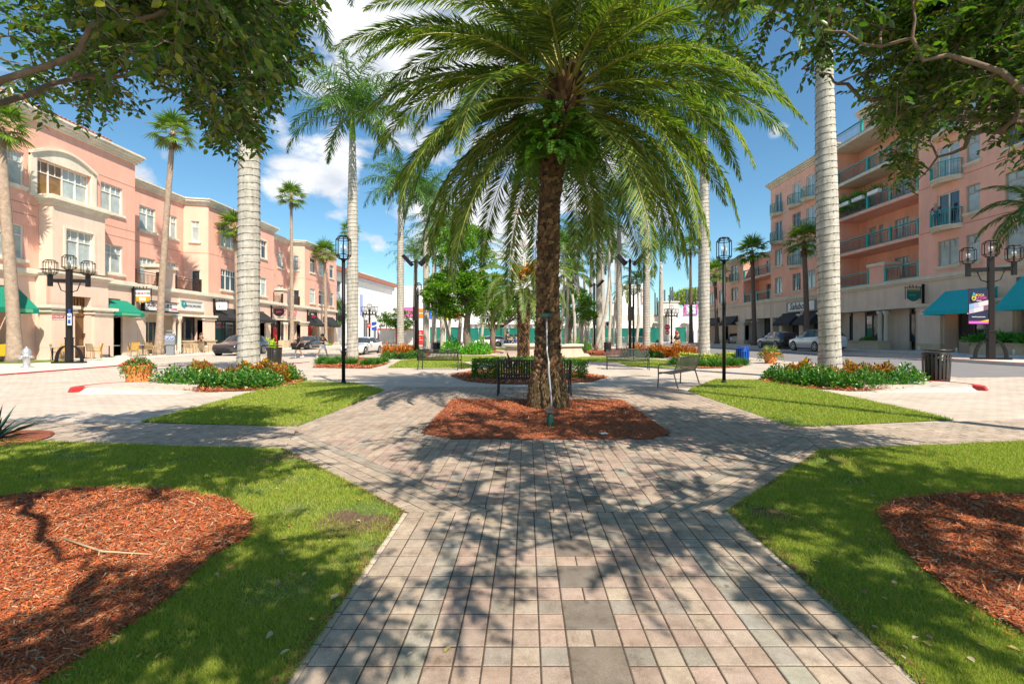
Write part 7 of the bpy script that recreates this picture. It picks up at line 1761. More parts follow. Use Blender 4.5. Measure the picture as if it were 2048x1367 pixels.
# ---------------------------------------------------------------- cars
def car(label, loc, rz, paint, kind='sedan', s=(1, 1, 1), cat='car', dark_trim=False, rear=True):
    t = thing('parked_car', label, cat, loc, rz, None, s)
    if kind == 'sedan':
        st = [(0, .66, .34, .58, .58), (.06, .78, .26, .66, .66), (.25, .87, .20, .73, .73), (.8, .91, .18, .82, .83), (1.35, .92, .18, .90, .92), (1.5, .92, .18, .92, .97), (2.15, .92, .18, .94, 1.36), (2.5, .92, .18, .95, 1.42), (3.1, .92, .18, .96, 1.42), (3.6, .92, .18, .98, 1.34), (4.2, .91, .18, 1.02, 1.08), (4.55, .88, .22, 1.0, 1.01), (4.72, .82, .28, .92, .92), (4.78, .74, .36, .8, .8)]; wy = (.92, 3.75); wr = .34
    else:
        st = [(0, .70, .36, .66, .66), (.06, .84, .28, .78, .78), (.25, .92, .24, .90, .90), (.8, .96, .22, .99, 1.0), (1.25, .97, .22, 1.05, 1.07), (1.4, .97, .22, 1.06, 1.13), (2.0, .97, .22, 1.08, 1.58), (2.4, .97, .22, 1.09, 1.68), (3.2, .97, .22, 1.11, 1.71), (4.0, .97, .22, 1.14, 1.66), (4.5, .95, .24, 1.16, 1.55), (4.78, .92, .28, 1.12, 1.2), (4.86, .88, .34, 1.0, 1.02), (4.9, .8, .4, .9, .9)]; wy = (.95, 3.85); wr = .39
    n = len(st); V = []
    K = 8
    for (y, w, zb, zt, zr) in st:
        cab = zr-zt > .06; rw = w*.9-(zr-zt)*.38 if cab else w*.84
        half = [(w*.86, zb), (w*.985, zb+.1), (w*1.0, (zb+zt)*.5+.02), (w*.985, zt-.1), (w*.94, zt), (rw, zr-.05 if cab else zr+.0), (rw*.8, zr), (0, zr+(.02 if cab else .015))]
        V += [(x, y, z) for x, z in half]+[(-x, y, z) for x, z in half[-2::-1]]
    m = 15; body = MB(paint); glass = MB(PANED)
    bf = []; gf = []
    for i in range(n-1):
        for k in range(m-1):
            a = (i*m+k, i*m+k+1, (i+1)*m+k+1, (i+1)*m+k); kk = k if k < 7 else 13-k
            cabA = st[i][4]-st[i][3] > .12; cabB = st[i+1][4]-st[i+1][3] > .12
            slope = abs(st[i+1][4]-st[i][4])/(st[i+1][0]-st[i][0])
            isg = (kk == 4 and cabA and cabB) or (kk in (5, 6) and slope > .28 and (cabA or cabB) and .8 < (st[i][4]+st[i+1][4])/2) or (kk == 4 and (cabA or cabB) and slope > .28)
            (gf if isg else bf).append(a)
    body.add(V, bf, True); glass.add([(x*1.0, y, z) for x, y, z in V], gf, True)
    body.add([V[i] for i in range(m)], [list(range(m))]); body.add([V[(n-1)*m+i] for i in range(m)], [list(range(m))[::-1]])
    body.use(paint)
    roofz = max(q[4] for q in st)
    ms = 1.55 if kind == 'sedan' else 1.5
    for sx in (-1, 1): body.ob((sx*(st[5][1]+.09), ms+.25, st[5][3]+.08), (.2, .12, .13))
    body.build('body', t)
    glass.build('windows', t)
    pm = MB(SIGNK)   # window pillars and door lines, sills, arches
    for sx in (-1, 1):
        for y in ((2.75, 3.7) if kind == 'sedan' else (2.65, 3.65)): pm.tube([(sx*.945*st[7][1], y, st[7][3]), (sx*(st[7][1]*.9-(roofz-st[7][3])*.38), y, roofz-.07)], .022, 5)
        for y in wy: pm.tube([(sx*(st[4][1]-.15), y, wr), (sx*(st[4][1]+.002), y, wr)], wr*1.13, 20)
        pm.hexa([(sx*.8, .9, .16), (sx*.93, .9, .2), (sx*.93, 3.8, .2), (sx*.8, 3.8, .16), (sx*.8, .9, .3), (sx*.925, .9, .3), (sx*.925, 3.8, .3), (sx*.8, 3.8, .3)])
        if dark_trim: pm.tube([(sx*.6, 1.9, roofz+.03), (sx*.6, 4.2, roofz)], .025, 5)
    pm.bx(-.5, -.005, .38, .5, .05, .56); pm.bx(-.62, .0, .2, .62, .1, .32)
    pm.build('dark_trim', t)
    for y in wy:
        for sx in (-1, 1):
            mb = MB(TYRE); c = sx*(st[4][1]-.08); mb.tube([(c-.1, y, wr), (c-.08, y, wr), (c+.08, y, wr), (c+.1, y, wr)], [wr*.92, wr, wr, wr*.92], 24); w_ = mb.build('wheel', t)
            mb = MB(RIM); x = c+sx*.104
            for q in range(5):
                a = q*1.2566; mb.hexa([(x-.006, y-.03*math.sin(a), wr+.03*math.cos(a)), (x+.006, y-.03*math.sin(a), wr+.03*math.cos(a)), (x+.006, y+.03*math.sin(a), wr-.03*math.cos(a)), (x-.006, y+.03*math.sin(a), wr-.03*math.cos(a)),
                                       *[(x+dx, y+wr*.64*math.cos(a)+e*.035*math.sin(a), wr+wr*.64*math.sin(a)-e*.035*math.cos(a)) for dx, e in ((-.006, -1), (.006, -1), (.006, 1), (-.006, 1))]])
            P = [(x, y+wr*.66*math.cos(k*.314), wr+wr*.66*math.sin(k*.314)) for k in range(21)]; mb.tube(P, .018, 5, False); mb.build('rim', w_)
    for sx in (-1, 1):
        mb = MB(M('headlight_glass', (.7, .72, .75), .1)); mb.hexa([(sx*.42, .045, st[1][3]-.14), (sx*.78, .1, st[1][3]-.1), (sx*.8, .3, st[1][3]-.06), (sx*.5, .2, st[1][3]-.1), (sx*.42, .04, st[1][3]-.03), (sx*.77, .1, st[1][3]), (sx*.84, .3, st[1][3]+.03), (sx*.5, .2, st[1][3]+.01)]); mb.build('headlight', t)
        zz = st[-3][3]-.12; e = st[-3][0]; mb = MB(M('tail_lamp_red', (.6, .01, .015), .2)); mb.hexa([(sx*.5, e-.02, zz-.1), (sx*.89, e-.12, zz-.1), (sx*.93, e-.3, zz-.05), (sx*.5, e-.3, zz-.1), (sx*.5, e+.06, zz+.06), (sx*.86, e+.04, zz+.08), (sx*.955, e-.3, zz+.1), (sx*.5, e-.3, zz+.1)]); mb.build('tail_light', t)
    mb = MB(SIGNW); mb.bx(-.25, -.012, .42, .25, -.006, .52) if not rear else mb.bx(-.25, st[-1][0]+.004, .6, .25, st[-1][0]+.012, .72); mb.build('number_plate', t)
    return t
PG = M('graphite_paint', (.05, .055, .065), .22, metal=.5, coat=1); PK = M('black_paint', (.012, .012, .014), .2, metal=.2, coat=1); PW = M('white_paint_gloss', (.78, .78, .78), .25, coat=1); PD = M('midnight_paint', (.02, .03, .035), .2, metal=.3, coat=1)
zr = -.04
car('dark grey sloping car parked at the left kerb, partly behind the near royal palm', (-22.3, 34.6, zr), rad(2), PG, 'suv', (1, 1.0, .93))
car('black saloon parked in front of the red panel shopfront', (-24.05, 49.5, zr), rad(1), PK, 'sedan', (1, 1, 1.02))
car('white saloon driving past the second royal palm on the left street', (-14.1, 37.5, -.15), rad(-4), PW, 'sedan', (1.05, 1.05, 1.05))
car('white hatchback parked broadside at the end of the park', (PX(947, 64), 64, 0), rad(-90), PW, 'suv', (.95, .88, .85), rear=True)
car('black hatchback with its tail to the camera at the right kerb', (24.6, 48.4, .2), rad(180), PD, 'suv', (1, 1, .98))
car('silver-white estate car at the right kerb, its tail behind the big royal palm', (23.3, 40.2, .2), rad(180), M('pearl_paint', (.62, .63, .63), .25, metal=.2, coat=1), 'suv', (1.02, 1, 1.02), dark_trim=True)
car('pale grey car glimpsed through the arcade opening', (30.5, 72.5, .2), rad(180), M('silver_paint', (.5, .52, .55), .3, metal=.4, coat=1), 'suv', (1, 1, 1))

# ---------------------------------------------------------------- people
def skinmesh(name, joints, edges, mat, parent, root=0, sub=1):
    names = list(joints); me = bpy.data.meshes.new(name)
    me.from_pydata([joints[k][:3] for k in names], [(names.index(a), names.index(b)) for a, b in edges], [])
    me.materials.append(mat); o = bpy.data.objects.new(name, me); link(o, parent)
    md = o.modifiers.new('skin', 'SKIN')
    for i, k in enumerate(names): 
        r = joints[k][3]; sv = me.skin_vertices[0].data[i]; sv.radius = (r, r*(.72 if k in ('chest', 'belly', 'pelvis') else 1)); sv.use_root = (i == root)
    md.use_smooth_shade = True
    s = o.modifiers.new('sub', 'SUBSURF'); s.levels = sub; s.render_levels = sub
    return o
def person(label, loc, rz, h=1.75, stride=.0, arms=((.0, 0), (.0, 0)), hair=(.03, .02, .015), skin=SKIN, top=(.02, .02, .02), bottom=(.02, .02, .02), shoes=(.75, .75, .75), shorts=False, sleeves=.5, seated=False, longhair=None, lean=0, cap=None, dress=False, group=None):
    k = h/1.75; t = thing('person', label, 'person', loc, rz, group, k)
    L = lean; J = {}
    P = lambda n, x, y, z, r: J.__setitem__(n, (x, y, z, r))
    pz = .93 if not seated else .5
    dz = pz-.93
    P('pelvis', 0, 0, pz, .15); P('belly', 0, -.02*L, 1.10+dz, .14); P('chest', 0, -.10*L, 1.32+dz, .165); P('neck', 0, -.16*L, 1.50+dz, .055); P('head', 0, -.19*L-.01, 1.62+dz, .095); P('crown', 0, -.20*L, 1.72+dz, .07); P('nose', 0, -.19*L-.10, 1.61+dz, .02)
    for i, (s, nm) in enumerate(((-1, 'l'), (1, 'r'))):
        sw = stride*s
        P('hip'+nm, s*.09, 0, .9+dz, .095)
        if seated: P('knee'+nm, s*.12, -.42, .5, .065); P('ankle'+nm, s*.12, -.42, .09, .042); P('toe'+nm, s*.13, -.58, .04, .035)
        else:
            P('knee'+nm, s*.09, -.26*sw-.03, .50, .062); P('ankle'+nm, s*.09, -.46*sw+.04, .09+max(0, -sw)*.05, .042); P('toe'+nm, s*.1, -.46*sw-.13, .035, .034)
        fw, bend_ = arms[i]
        sh = Vector((s*.19, -.10*L, 1.42+dz)); el = sh+Vector((s*.05, -.28*math.sin(fw), -.28*math.cos(fw))); a2 = fw+bend_
        wr_ = el+Vector((-s*.02, -.25*math.sin(a2), -.25*math.cos(a2))); d = (wr_-el).normalized(); hd = wr_+d*.09
        P('sh'+nm, *sh, .06); P('el'+nm, *el, .043); P('wr'+nm, *wr_, .028); P('palm'+nm, *hd, .026)
        for q in range(4):
            f1 = hd+d*.035+Vector((0, (q-1.5)*.02, 0)); f2 = f1+d*(.05-.008*abs(q-1.4))+Vector((-s*.015, 0, 0)); P('f%d%s' % (q, nm), *f1, .009); P('g%d%s' % (q, nm), *f2, .007)
        th = wr_+d*.04+Vector((-s*.01, -.045, 0)); P('th'+nm, *th, .01)
    E = [('pelvis', 'belly'), ('belly', 'chest'), ('chest', 'neck'), ('neck', 'head'), ('head', 'crown'), ('head', 'nose')]
    for nm in 'lr':
        E += [('pelvis', 'hip'+nm), ('hip'+nm, 'knee'+nm), ('knee'+nm, 'ankle'+nm), ('ankle'+nm, 'toe'+nm), ('chest', 'sh'+nm), ('sh'+nm, 'el'+nm), ('el'+nm, 'wr'+nm), ('wr'+nm, 'palm'+nm), ('wr'+nm, 'th'+nm)]
        for q in range(4): E += [('palm'+nm, 'f%d%s' % (q, nm)), ('f%d%s' % (q, nm), 'g%d%s' % (q, nm))]
    skinmesh('body', J, E, skin, t)
    def sub(keys, edges, name, col, grow=.018, root=0, ends={}):
        JJ = {q: (*J[q][:3], J[q][3]+grow) for q in keys}; JJ.update(ends); skinmesh(name, JJ, edges, flat('cloth_%02x%02x%02x' % tuple(int(255*min(1, c)) for c in col), col, .8), t, root)
    def lerp(a, b, f, r): return tuple(J[a][i]+(J[b][i]-J[a][i])*f for i in range(3))+(r,)
    en = {}; ee = [('belly', 'chest'), ('belly', 'hem')]; en['hem'] = lerp('belly', 'pelvis', .85, .165)
    for nm in 'lr': ee += [('chest', 'sh'+nm), ('sh'+nm, 'sl'+nm)]; en['sl'+nm] = lerp('sh'+nm, 'el'+nm, min(.95, sleeves*2), .062) if sleeves < .7 else lerp('el'+nm, 'wr'+nm, .9, .045)
    if sleeves >= .7:
        ee = [e for e in ee if not e[1].startswith('sl')]
        for nm in 'lr': ee += [('sh'+nm, 'el'+nm), ('el'+nm, 'sl'+nm)]
    sub(['belly', 'chest', 'shl', 'shr']+(['ell', 'elr'] if sleeves >= .7 else []), ee, 'shirt', top, ends=en)
    en = {}; ee = []
    for nm in 'lr':
        ee.append(('pelvis', 'hip'+nm))
        if shorts: en['k'+nm] = lerp('hip'+nm, 'knee'+nm, .8, .1); ee.append(('hip'+nm, 'k'+nm))
        else: ee += [('hip'+nm, 'knee'+nm), ('knee'+nm, 'c'+nm)]; en['c'+nm] = lerp('knee'+nm, 'ankle'+nm, .92, .06)
    sub(['pelvis', 'hipl', 'hipr']+([] if shorts else ['kneel', 'kneer']), ee, 'trousers' if not shorts else 'shorts', bottom, ends=en)
    for nm in 'lr':
        mb = MB(flat('shoe_%02x' % int(255*shoes[0]), shoes)); a, b = Vector(J['ankle'+nm][:3]), Vector(J['toe'+nm][:3])
        mb.tube([a+Vector((0, .07, -.045)), a+Vector((0, 0, -.03)), b+Vector((0, 0, .01)), b+Vector((0, -.06, 0))], [.04, .052, .045, .025], 8); mb.build('shoe', t)
    hx = Vector(J['head'][:3]); mb = MB(flat('hair_%02x%02x' % (int(255*hair[0]), int(255*hair[1])), hair, .6)); 
    mb.lathe([(.105, -.03), (.115, .03), (.108, .09), (.075, .14), (.02, .16)], (hx.x, hx.y+.018, hx.z), 14)
    if longhair: mb.tube([hx+Vector((0, .06, .05)), hx+Vector((0, .11, -.1)), hx+Vector((0, .13, -.3)), hx+Vector((0, .1, -.45))], [.09, .11, .1, .04], 10)
    mb.build('hair', t)
    if cap:
        mb = MB(flat('helmet', cap, .3)); mb.lathe([(.13, .0), (.14, .05), (.13, .12), (.09, .18), (.02, .21)], (hx.x, hx.y, hx.z+.0), 16); mb.build('helmet', t)
    return t
mx, my, mz = onground(597, 714)
person('man in black shirt and black shorts walking across the left street', (PX(597, 33.5), 33.5, -.13), rad(-62), 1.7, .6, ((.3, 1.7), (-.3, .9)), hair=(.03, .02, .015), shorts=True, bottom=(.012, .012, .015), top=(.015, .015, .018), group='people crossing the left street')
person('man in black shirt and white shorts striding across the left street', (PX(645, 33.2), 33.2, -.13), rad(62), 1.7, 1.0, ((.5, 1.1), (.7, .7)), shorts=True, bottom=(.7, .7, .72), top=(.018, .018, .02), group='people crossing the left street')
w = person('person in a red helmet and long blond hair walking by the orange crotons', (PX(1356, 33.5), 33.5, .05), rad(-50), 1.68, .8, ((.4, 1.0), (.3, 1.2)), hair=(.6, .4, .12), longhair=True, top=(.03, .04, .1), bottom=(.03, .05, .14), cap=(.4, .03, .04), sleeves=.5, lean=.8)
mb = MB(M('tan_bag', (.4, .25, .12), .7)); mb.ob((PX(1352, 33.5)-.05, 33.15, 1.0), (.42, .2, .22)); tag(mb.build('shoulder_bag'), 'tan bag carried by the walking person in the red helmet', 'bag')
for u, Y, rz, col, b_, lab in ((1013, 36.5, 70, (.02, .02, .022), (.03, .06, .15), 'person in black leaning at the left end of the stone wall'), (1023, 37.5, 0, (.03, .03, .05), (.03, .05, .12), 'person in dark shirt seated behind the stone wall'), (1033, 37.2, -30, (.05, .17, .5), (.2, .2, .22), 'person in a blue shirt seated behind the stone wall')):
    person(lab, (PX(u, Y), Y, .28 if u > 1014 else 0.1), rad(rz), 1.7, 0, ((.4, .8), (.3, 1.0)), top=col, bottom=b_, seated=u > 1014, lean=.5, shoes=(.03, .03, .03), group='people resting by the stone wall')
person('person in a blue shirt leaning on the round teal balcony', (28.62, 32.75, 8.95), rad(-60), 1.7, 0, ((.6, .8), (.6, .9)), top=(.05, .06, .25), bottom=(.05, .06, .15), hair=(.5, .35, .28), lean=1.2)
person('person with dark hair seated at the shopfront behind the parking kiosk', (-28.4, 41.0, .45), rad(100), 1.65, 0, ((.5, 1), (.5, 1)), top=(.25, .12, .08), bottom=(.05, .03, .03), longhair=True, seated=True, hair=(.1, .04, .02), lean=.5)
# low stone wall / basin in the middle distance
def stonewall():
    t = thing('stone_basin', 'low tan stepped stone basin behind the smaller date palm', 'basin', (1.2, 33, 0)); mb = MB(M('basin_stone', (.5, .37, .29), .85, var=.12, vs=2, bump=.3, bs=20))
    def octo(cx, cy, r, z0, z1, r2=None):
        r2 = r2 or r; P = [(cx+r*math.cos(rad(22.5+45*k)), cy+r*.8*math.sin(rad(22.5+45*k)), z0) for k in range(8)]; Q = [(cx+r2*math.cos(rad(22.5+45*k)), cy+r2*.8*math.sin(rad(22.5+45*k)), z1) for k in range(8)]
        mb.add(P+Q, [list(range(8))[::-1], [8+k for k in range(8)]]+[(k, (k+1) % 8, 8+(k+1) % 8, 8+k) for k in range(8)])
    octo(0, 0, 3.5, 0, .22, 3.3); octo(0, 0, 3.0, .22, .72, 2.75); mb.build('basin', t); mb = MB(TRIM)
    for k in range(8):
        a, b = rad(22.5+45*k), rad(22.5+45*(k+1)); r = 2.85
        p, q = Vector((r*math.cos(a), r*.8*math.sin(a), .72)), Vector((r*math.cos(b), r*.8*math.sin(b), .72)); n = ((p+q)/2).normalized()*.3
        mb.hexa([p-n, q-n, q+n*.4, p+n*.4, p-n+Vector((0, 0, .12)), q-n+Vector((0, 0, .12)), q+n*.4+Vector((0, 0, .12)), p+n*.4+Vector((0, 0, .12))])
    mb.build('coping', t)
stonewall()

# ---------------------------------------------------------------- signs
def wallsign(name, label, W, s0, s1, z0, z1, mat, o=.05, d=.08, frame=None, cat='sign'):
    t = thing(name, label, cat, W.p((s0+s1)/2, z0, o)); mb = MB(mat); W.box(mb, s0, s1, z0, z1, o, o+d); mb.build('board', t, True)
    if frame:
        mb = MB(frame); f = .12; W.box(mb, s0-f, s1+f, z1, z1+f, o-.05, o+d+.1); W.box(mb, s0-f, s1+f, z0-f, z0, o-.05, o+d+.1); W.box(mb, s0-f, s0, z0, z1, o-.05, o+d+.1); W.box(mb, s1, s1+f, z0, z1, o-.05, o+d+.1); mb.build('frame', t, True)
    return t
LR = (0, 1, 0)     # on the left facade text runs along +Y
t = wallsign('shop_sign', 'white shop sign with black and red letters behind the leaning fan palm', LW, 36.4, 39.9, 3.45, 4.15, SIGNW, .3, .12)
mb = MB(IRON); LW.box(mb, 36.3, 40, 4.15, 4.22, .25, .5); LW.box(mb, 36.3, 40, 3.36, 3.45, .25, .5); LW.box(mb, 36.3, 36.4, 3.36, 4.2, .25, .5); mb.build('frame', t, True)
X = -30+.44
text('SUB', .44, SIGNK, facing((X, 37.05, 3.9), LR), t); text('CULT', .44, SIGNP, facing((X, 37.98, 3.88), LR), t); text('URE', .44, SIGNK, facing((X, 38.85, 3.86), LR), t); text('COFFEE', .2, SIGNP, facing((X, 39.5, 3.66), LR), t)
t = wallsign('shop_sign', 'white framed shop sign with a teal disc and small black capitals', LW, 40.6, 43.4, 3.75, 4.55, SIGNW, .03, .05, TRIM)
mb = MB(SIGNT); P = [(-29.9, 41.05+.27*math.cos(k*.4), 4.2+.27*math.sin(k*.4)) for k in range(16)]; mb.ext(P, (.05, 0, 0)); mb.build('disc', t, True)
text('F', .34, SIGNW, facing((-29.84, 41.05, 4.2), LR), t); text('ACIALWORKS', .30, SIGNK, facing((-29.88, 42.3, 4.1), LR), t, space=1.05)
t = thing('shop_lettering', 'pink-red script shop lettering above two small white lines of text', 'sign', (-29.9, 59, 3.9))
text('Sfr', 1.35, SIGNP, facing((-29.78, 57.3, 4.35), LR), t, shear=.3); text('noll', 1.35, SIGNP, facing((-29.78, 59.9, 4.3), LR), t, shear=.3)
mb = MB(SIGNW); LW.box(mb, 56.5, 58, 3.72, 3.86, .06, .1); LW.box(mb, 59.2, 61.2, 3.72, 3.86, .06, .1); mb.build('small_line', t, True)
def blade_sign(name, label, s, W, zt, w, h, draw, side=1):
    """sign hung in an iron frame that sticks out from the wall"""
    t = thing(name, label, 'sign', W.p(s, zt-h, 0), 0, 'hanging shop signs'); mb = MB(IRON)
    W.box(mb, s-.03, s+.03, zt-h-.3, zt+.25, .02, .2); W.box(mb, s-.02, s+.02, zt+.02, zt+.06, .2, .35+w+.18); W.box(mb, s-.02, s+.02, zt-.05, zt-.02, .25, .35+w+.06)
    W.box(mb, s-.02, s+.02, zt-h, zt+.02, .3+w+.14, .3+w+.17); W.box(mb, s-.015, s+.015, zt-h, zt+.02, .27, .29)
    for k in range(3): W.box(mb, s-.012, s+.012, zt-.02, zt+.2, .35+w*(.25+.25*k), .37+w*(.25+.25*k)); W.box(mb, s-.03, s+.03, zt+.1, zt+.16, .33+w*(.25+.25*k), .39+w*(.25+.25*k))
    mb.build('bracket', t, True); draw(t, W, s, .33, .33+w, zt-.1-h, zt-.1); return t
def d1(t, W, s, o0, o1, z0, z1):
    m = (z0+z1)/2; mb = MB(SIGNW); W.box(mb, s-.025, s+.025, m, z1, o0, o1); mb.build('board', t, True)
    mb = MB(SIGNO); q = W.p; mb.ext([q(s-.024, m, o0), q(s-.024, m, o1), q(s-.024, z0+.14, o1), q(s-.024, z0, (o0+o1)/2), q(s-.024, z0+.14, o0)], (0, .048, 0)); mb.build('lower_board', t, True)
    mb = MB(SIGNW); W.box(mb, s-.03, s+.03, z0+.16, m-.06, o0+.28, o1-.28); mb.build('plate', t, True)
    xm = -30+(o0+o1)/2; text('SUBCULTURE', .18, SIGNK, facing((xm, s-.032, (m+z1)/2), (1, 0, 0)), t); text('CULT', .18, SIGNP, facing((xm-.02, s-.036, (m+z1)/2), (1, 0, 0)), t)
blade_sign('hanging_sign', 'hanging white and ochre shop sign in an iron frame', 35.75, LW, 5.0, 1.05, .95, d1)
def d2(t, W, s, o0, o1, z0, z1):
    mb = MB(SIGNW); W.box(mb, s-.025, s+.025, z0, z1, o0, o1); mb.build('board', t, True); mb = MB(SIGNK); mb.tube([(-30+o0+.35, s-.03, z1-.1), (-30+o0+.3, s-.03, z1-.38)], .012, 5); mb.tube([(-30+o0+.3, s-.03, z1-.38), (-30+o0+.29, s-.03, z1-.46)], .045, 8); mb.build('drawing', t, True)
blade_sign('hanging_sign', 'hanging plain white sign left of the near black awning', 45.05, LW, 4.75, 1.0, .72, d2)
def d3(t, W, s, o0, o1, z0, z1):
    mb = MB(SIGNK); n = 10; P = [W.p(s-.03, z1, o0), W.p(s-.03, z1, o1)]+[W.p(s-.03, z0+.35-.35*math.sin(math.pi*k/n), o1-(o1-o0)*k/n) for k in range(n+1)]; mb.ext(P, (0, .06, 0)); mb.build('board', t, True)
    xm = -30+(o0+o1)/2; text('salon', .3, SIGNP, facing((xm, s-.04, (z0+z1)/2+.08), (1, 0, 0)), t, shear=.3)
blade_sign('hanging_sign', 'hanging black round-bottomed sign beside the pink script lettering', 55.2, LW, 4.75, 1.25, .95, d3)
def d4(t, W, s, o0, o1, z0, z1):
    mb = MB(SIGNK); W.box(mb, s-.03, s+.03, z0, z1, o0, o1); mb.build('board', t, True); xm = -30+(o0+o1)/2; text('CO', .4, SIGNP, facing((xm+.1, s-.04, z0+.3), (1, 0, 0)), t); text('YO', .28, SIGNW, facing((xm-.1, s-.04, z0+.62), (1, 0, 0)), t)
blade_sign('hanging_sign', 'hanging black square sign before the far black awnings', 64.35, LW, 4.8, 1.1, .95, d4)
blade_sign('hanging_sign', 'hanging black sign at the very end of the left shop row', 74.2, LW, 4.8, 1.1, .95, lambda t, W, s, a, b, c, d: (lambda mb: (W.box(mb, s-.03, s+.03, c, d, a, b), mb.build('board', t, True)))(MB(SIGNK)))
def d5(t, W, s, o0, o1, z0, z1):
    mb = MB(M('ochre_strip', (.35, .26, .08), .6)); W.box(mb, s-.03, s+.03, z1-.14, z1, o0, o1); mb.build('top_strip', t, True)
    mb = MB(M('teal_board', (.01, .15, .12), .5)); n = 10; P = [W.p(s-.03, z1-.141, o0), W.p(s-.03, z1-.141, o1)]+[W.p(s-.03, z0+.2-.25*math.sin(math.pi*k/n), o1-(o1-o0)*k/n) for k in range(n+1)]; mb.ext(P, (0, .06, 0)); mb.build('board', t, True)
    text('tanzy', .24, M('dull_sign_green', (.1, .35, .25), .6), facing((29-(o0+o1)/2-.1, s-.04, (z0+z1)/2), (1, 0, 0)), t)
blade_sign('hanging_sign', 'hanging teal sign with an ochre top strip on the right building', 34.2, RW, 4.95, .95, .85, d5)
t = wallsign('shop_sign', 'white shop sign with black brush script above the black awnings on the right', RW, 47.0, 51.9, 4.1, 5.0, SIGNW, .03, .08, M('grey_frame', (.3, .3, .3), .5))
text('Salubou', 1.0, SIGNK, facing((28.86, 49.9, 4.55), (0, -1, 0)), t, shear=.25)
t = wallsign('number_plate', 'small white number plate with red figures on the stone pillar', RW, 33.85, 34.3, 3.0, 3.3, SIGNW, .2, .02); text('402', .2, SIGNR, facing((28.775, 34.07, 3.15), (0, -1, 0)), t)
# banner on the right lamp post
def banner():
    t = thing('banner', 'navy banner with a colourful ring logo hanging from the right street lamp', 'banner', (21.4, 22.1, 2.3)); x0, x1, z0, z1, y = 20.86, 21.78, 2.02, 3.62, 22.16
    mb = MB(NAVY); n = 8
    for i in range(n):
        a, b = x0+(x1-x0)*i/n, x0+(x1-x0)*(i+1)/n; f = lambda q: y+.012*math.sin((q-x0)*7); mb.hexa([(a, f(a), z0), (b, f(b), z0), (b, f(b)+.012, z0), (a, f(a)+.012, z0), (a, f(a), z1), (b, f(b), z1), (b, f(b)+.012, z1), (a, f(a)+.012, z1)])
    mb.build('cloth', t, True); Y = y-.018
    mb = MB(IRON); mb.tube([(x0-.02, y+.02, z1+.02), (x1+.2, y+.02, z1+.02)], .016, 6); mb.tube([(x0-.02, y+.02, z0-.02), (x1+.2, y+.02, z0-.02)], .016, 6); mb.build('rods', t, True)
    def ring(cx, cz, r, col, w): mb = MB(flat('logo_%d' % int(1000*sum(col)), col)); mb.tube([(cx+r*math.cos(k*.3), Y-.01, cz+r*math.sin(k*.3)) for k in range(22)], w, 6, False); mb.build('logo_ring', t, True)
    ring(x0+.22, 3.2, .085, (.8, .5, .02), .022); ring(x0+.22, 3.28, .085, (.1, .5, .25), .015); ring(x0+.22, 3.42, .035, (.05, .35, .7), .02)
    text('BOCA', .15, M('logo_yellow', (.75, .5, .05)), facing((x0+.52, Y, 3.36), (1, 0, 0)), t); text('RATON', .15, M('logo_pink', (.7, .1, .35)), facing((x0+.57, Y, 3.22), (1, 0, 0)), t); mb = MB(SIGNW); mb.bx(x0+.35, Y-.004, 3.09, x0+.6, Y, 3.115); mb.build('logo_line', t, True)
    def para(a, b, za, zb, h, mat, nm):
        mb = MB(mat); mb.ext([(a, Y-.001, za), (b, Y-.001, zb), (b, Y-.001, zb+h), (a, Y-.001, za+h)], (0, -.006, 0)); mb.build(nm, t, True)
    cols = [(.4, .35, .5), (.15, .08, .12), (.05, .2, .5), (.5, .5, .55), (.3, .15, .12), (.2, .35, .55), (.6, .5, .5), (.12, .2, .15)]
    for i in range(4):
        for j in range(2):
            a = x0+.01+.225*i; za = 2.5+.05*(i)+.23*j-.02; para(a, a+.225, za, za+.05, .22, flat('photo_tile_%d' % ((i*2+j) % 8), cols[(i*3+j*5) % 8]), 'photo')
    para(x0, x1, z0+.001, z0+.001, .11, M('banner_magenta', (.75, .1, .5)), 'magenta_strip'); mb = MB(M('banner_amber', (.75, .4, .02))); mb.ext([(x0+.45, Y-.008, z0+.09), (x1, Y-.008, z0+.09), (x1, Y-.008, z0+.2)], (0, -.006, 0)); mb.build('amber_wedge', t, True)
    text('www.bocaraton.com', .075, SIGNW, facing(((x0+x1)/2, Y, 2.34), (1, 0, 0)), t)
banner()
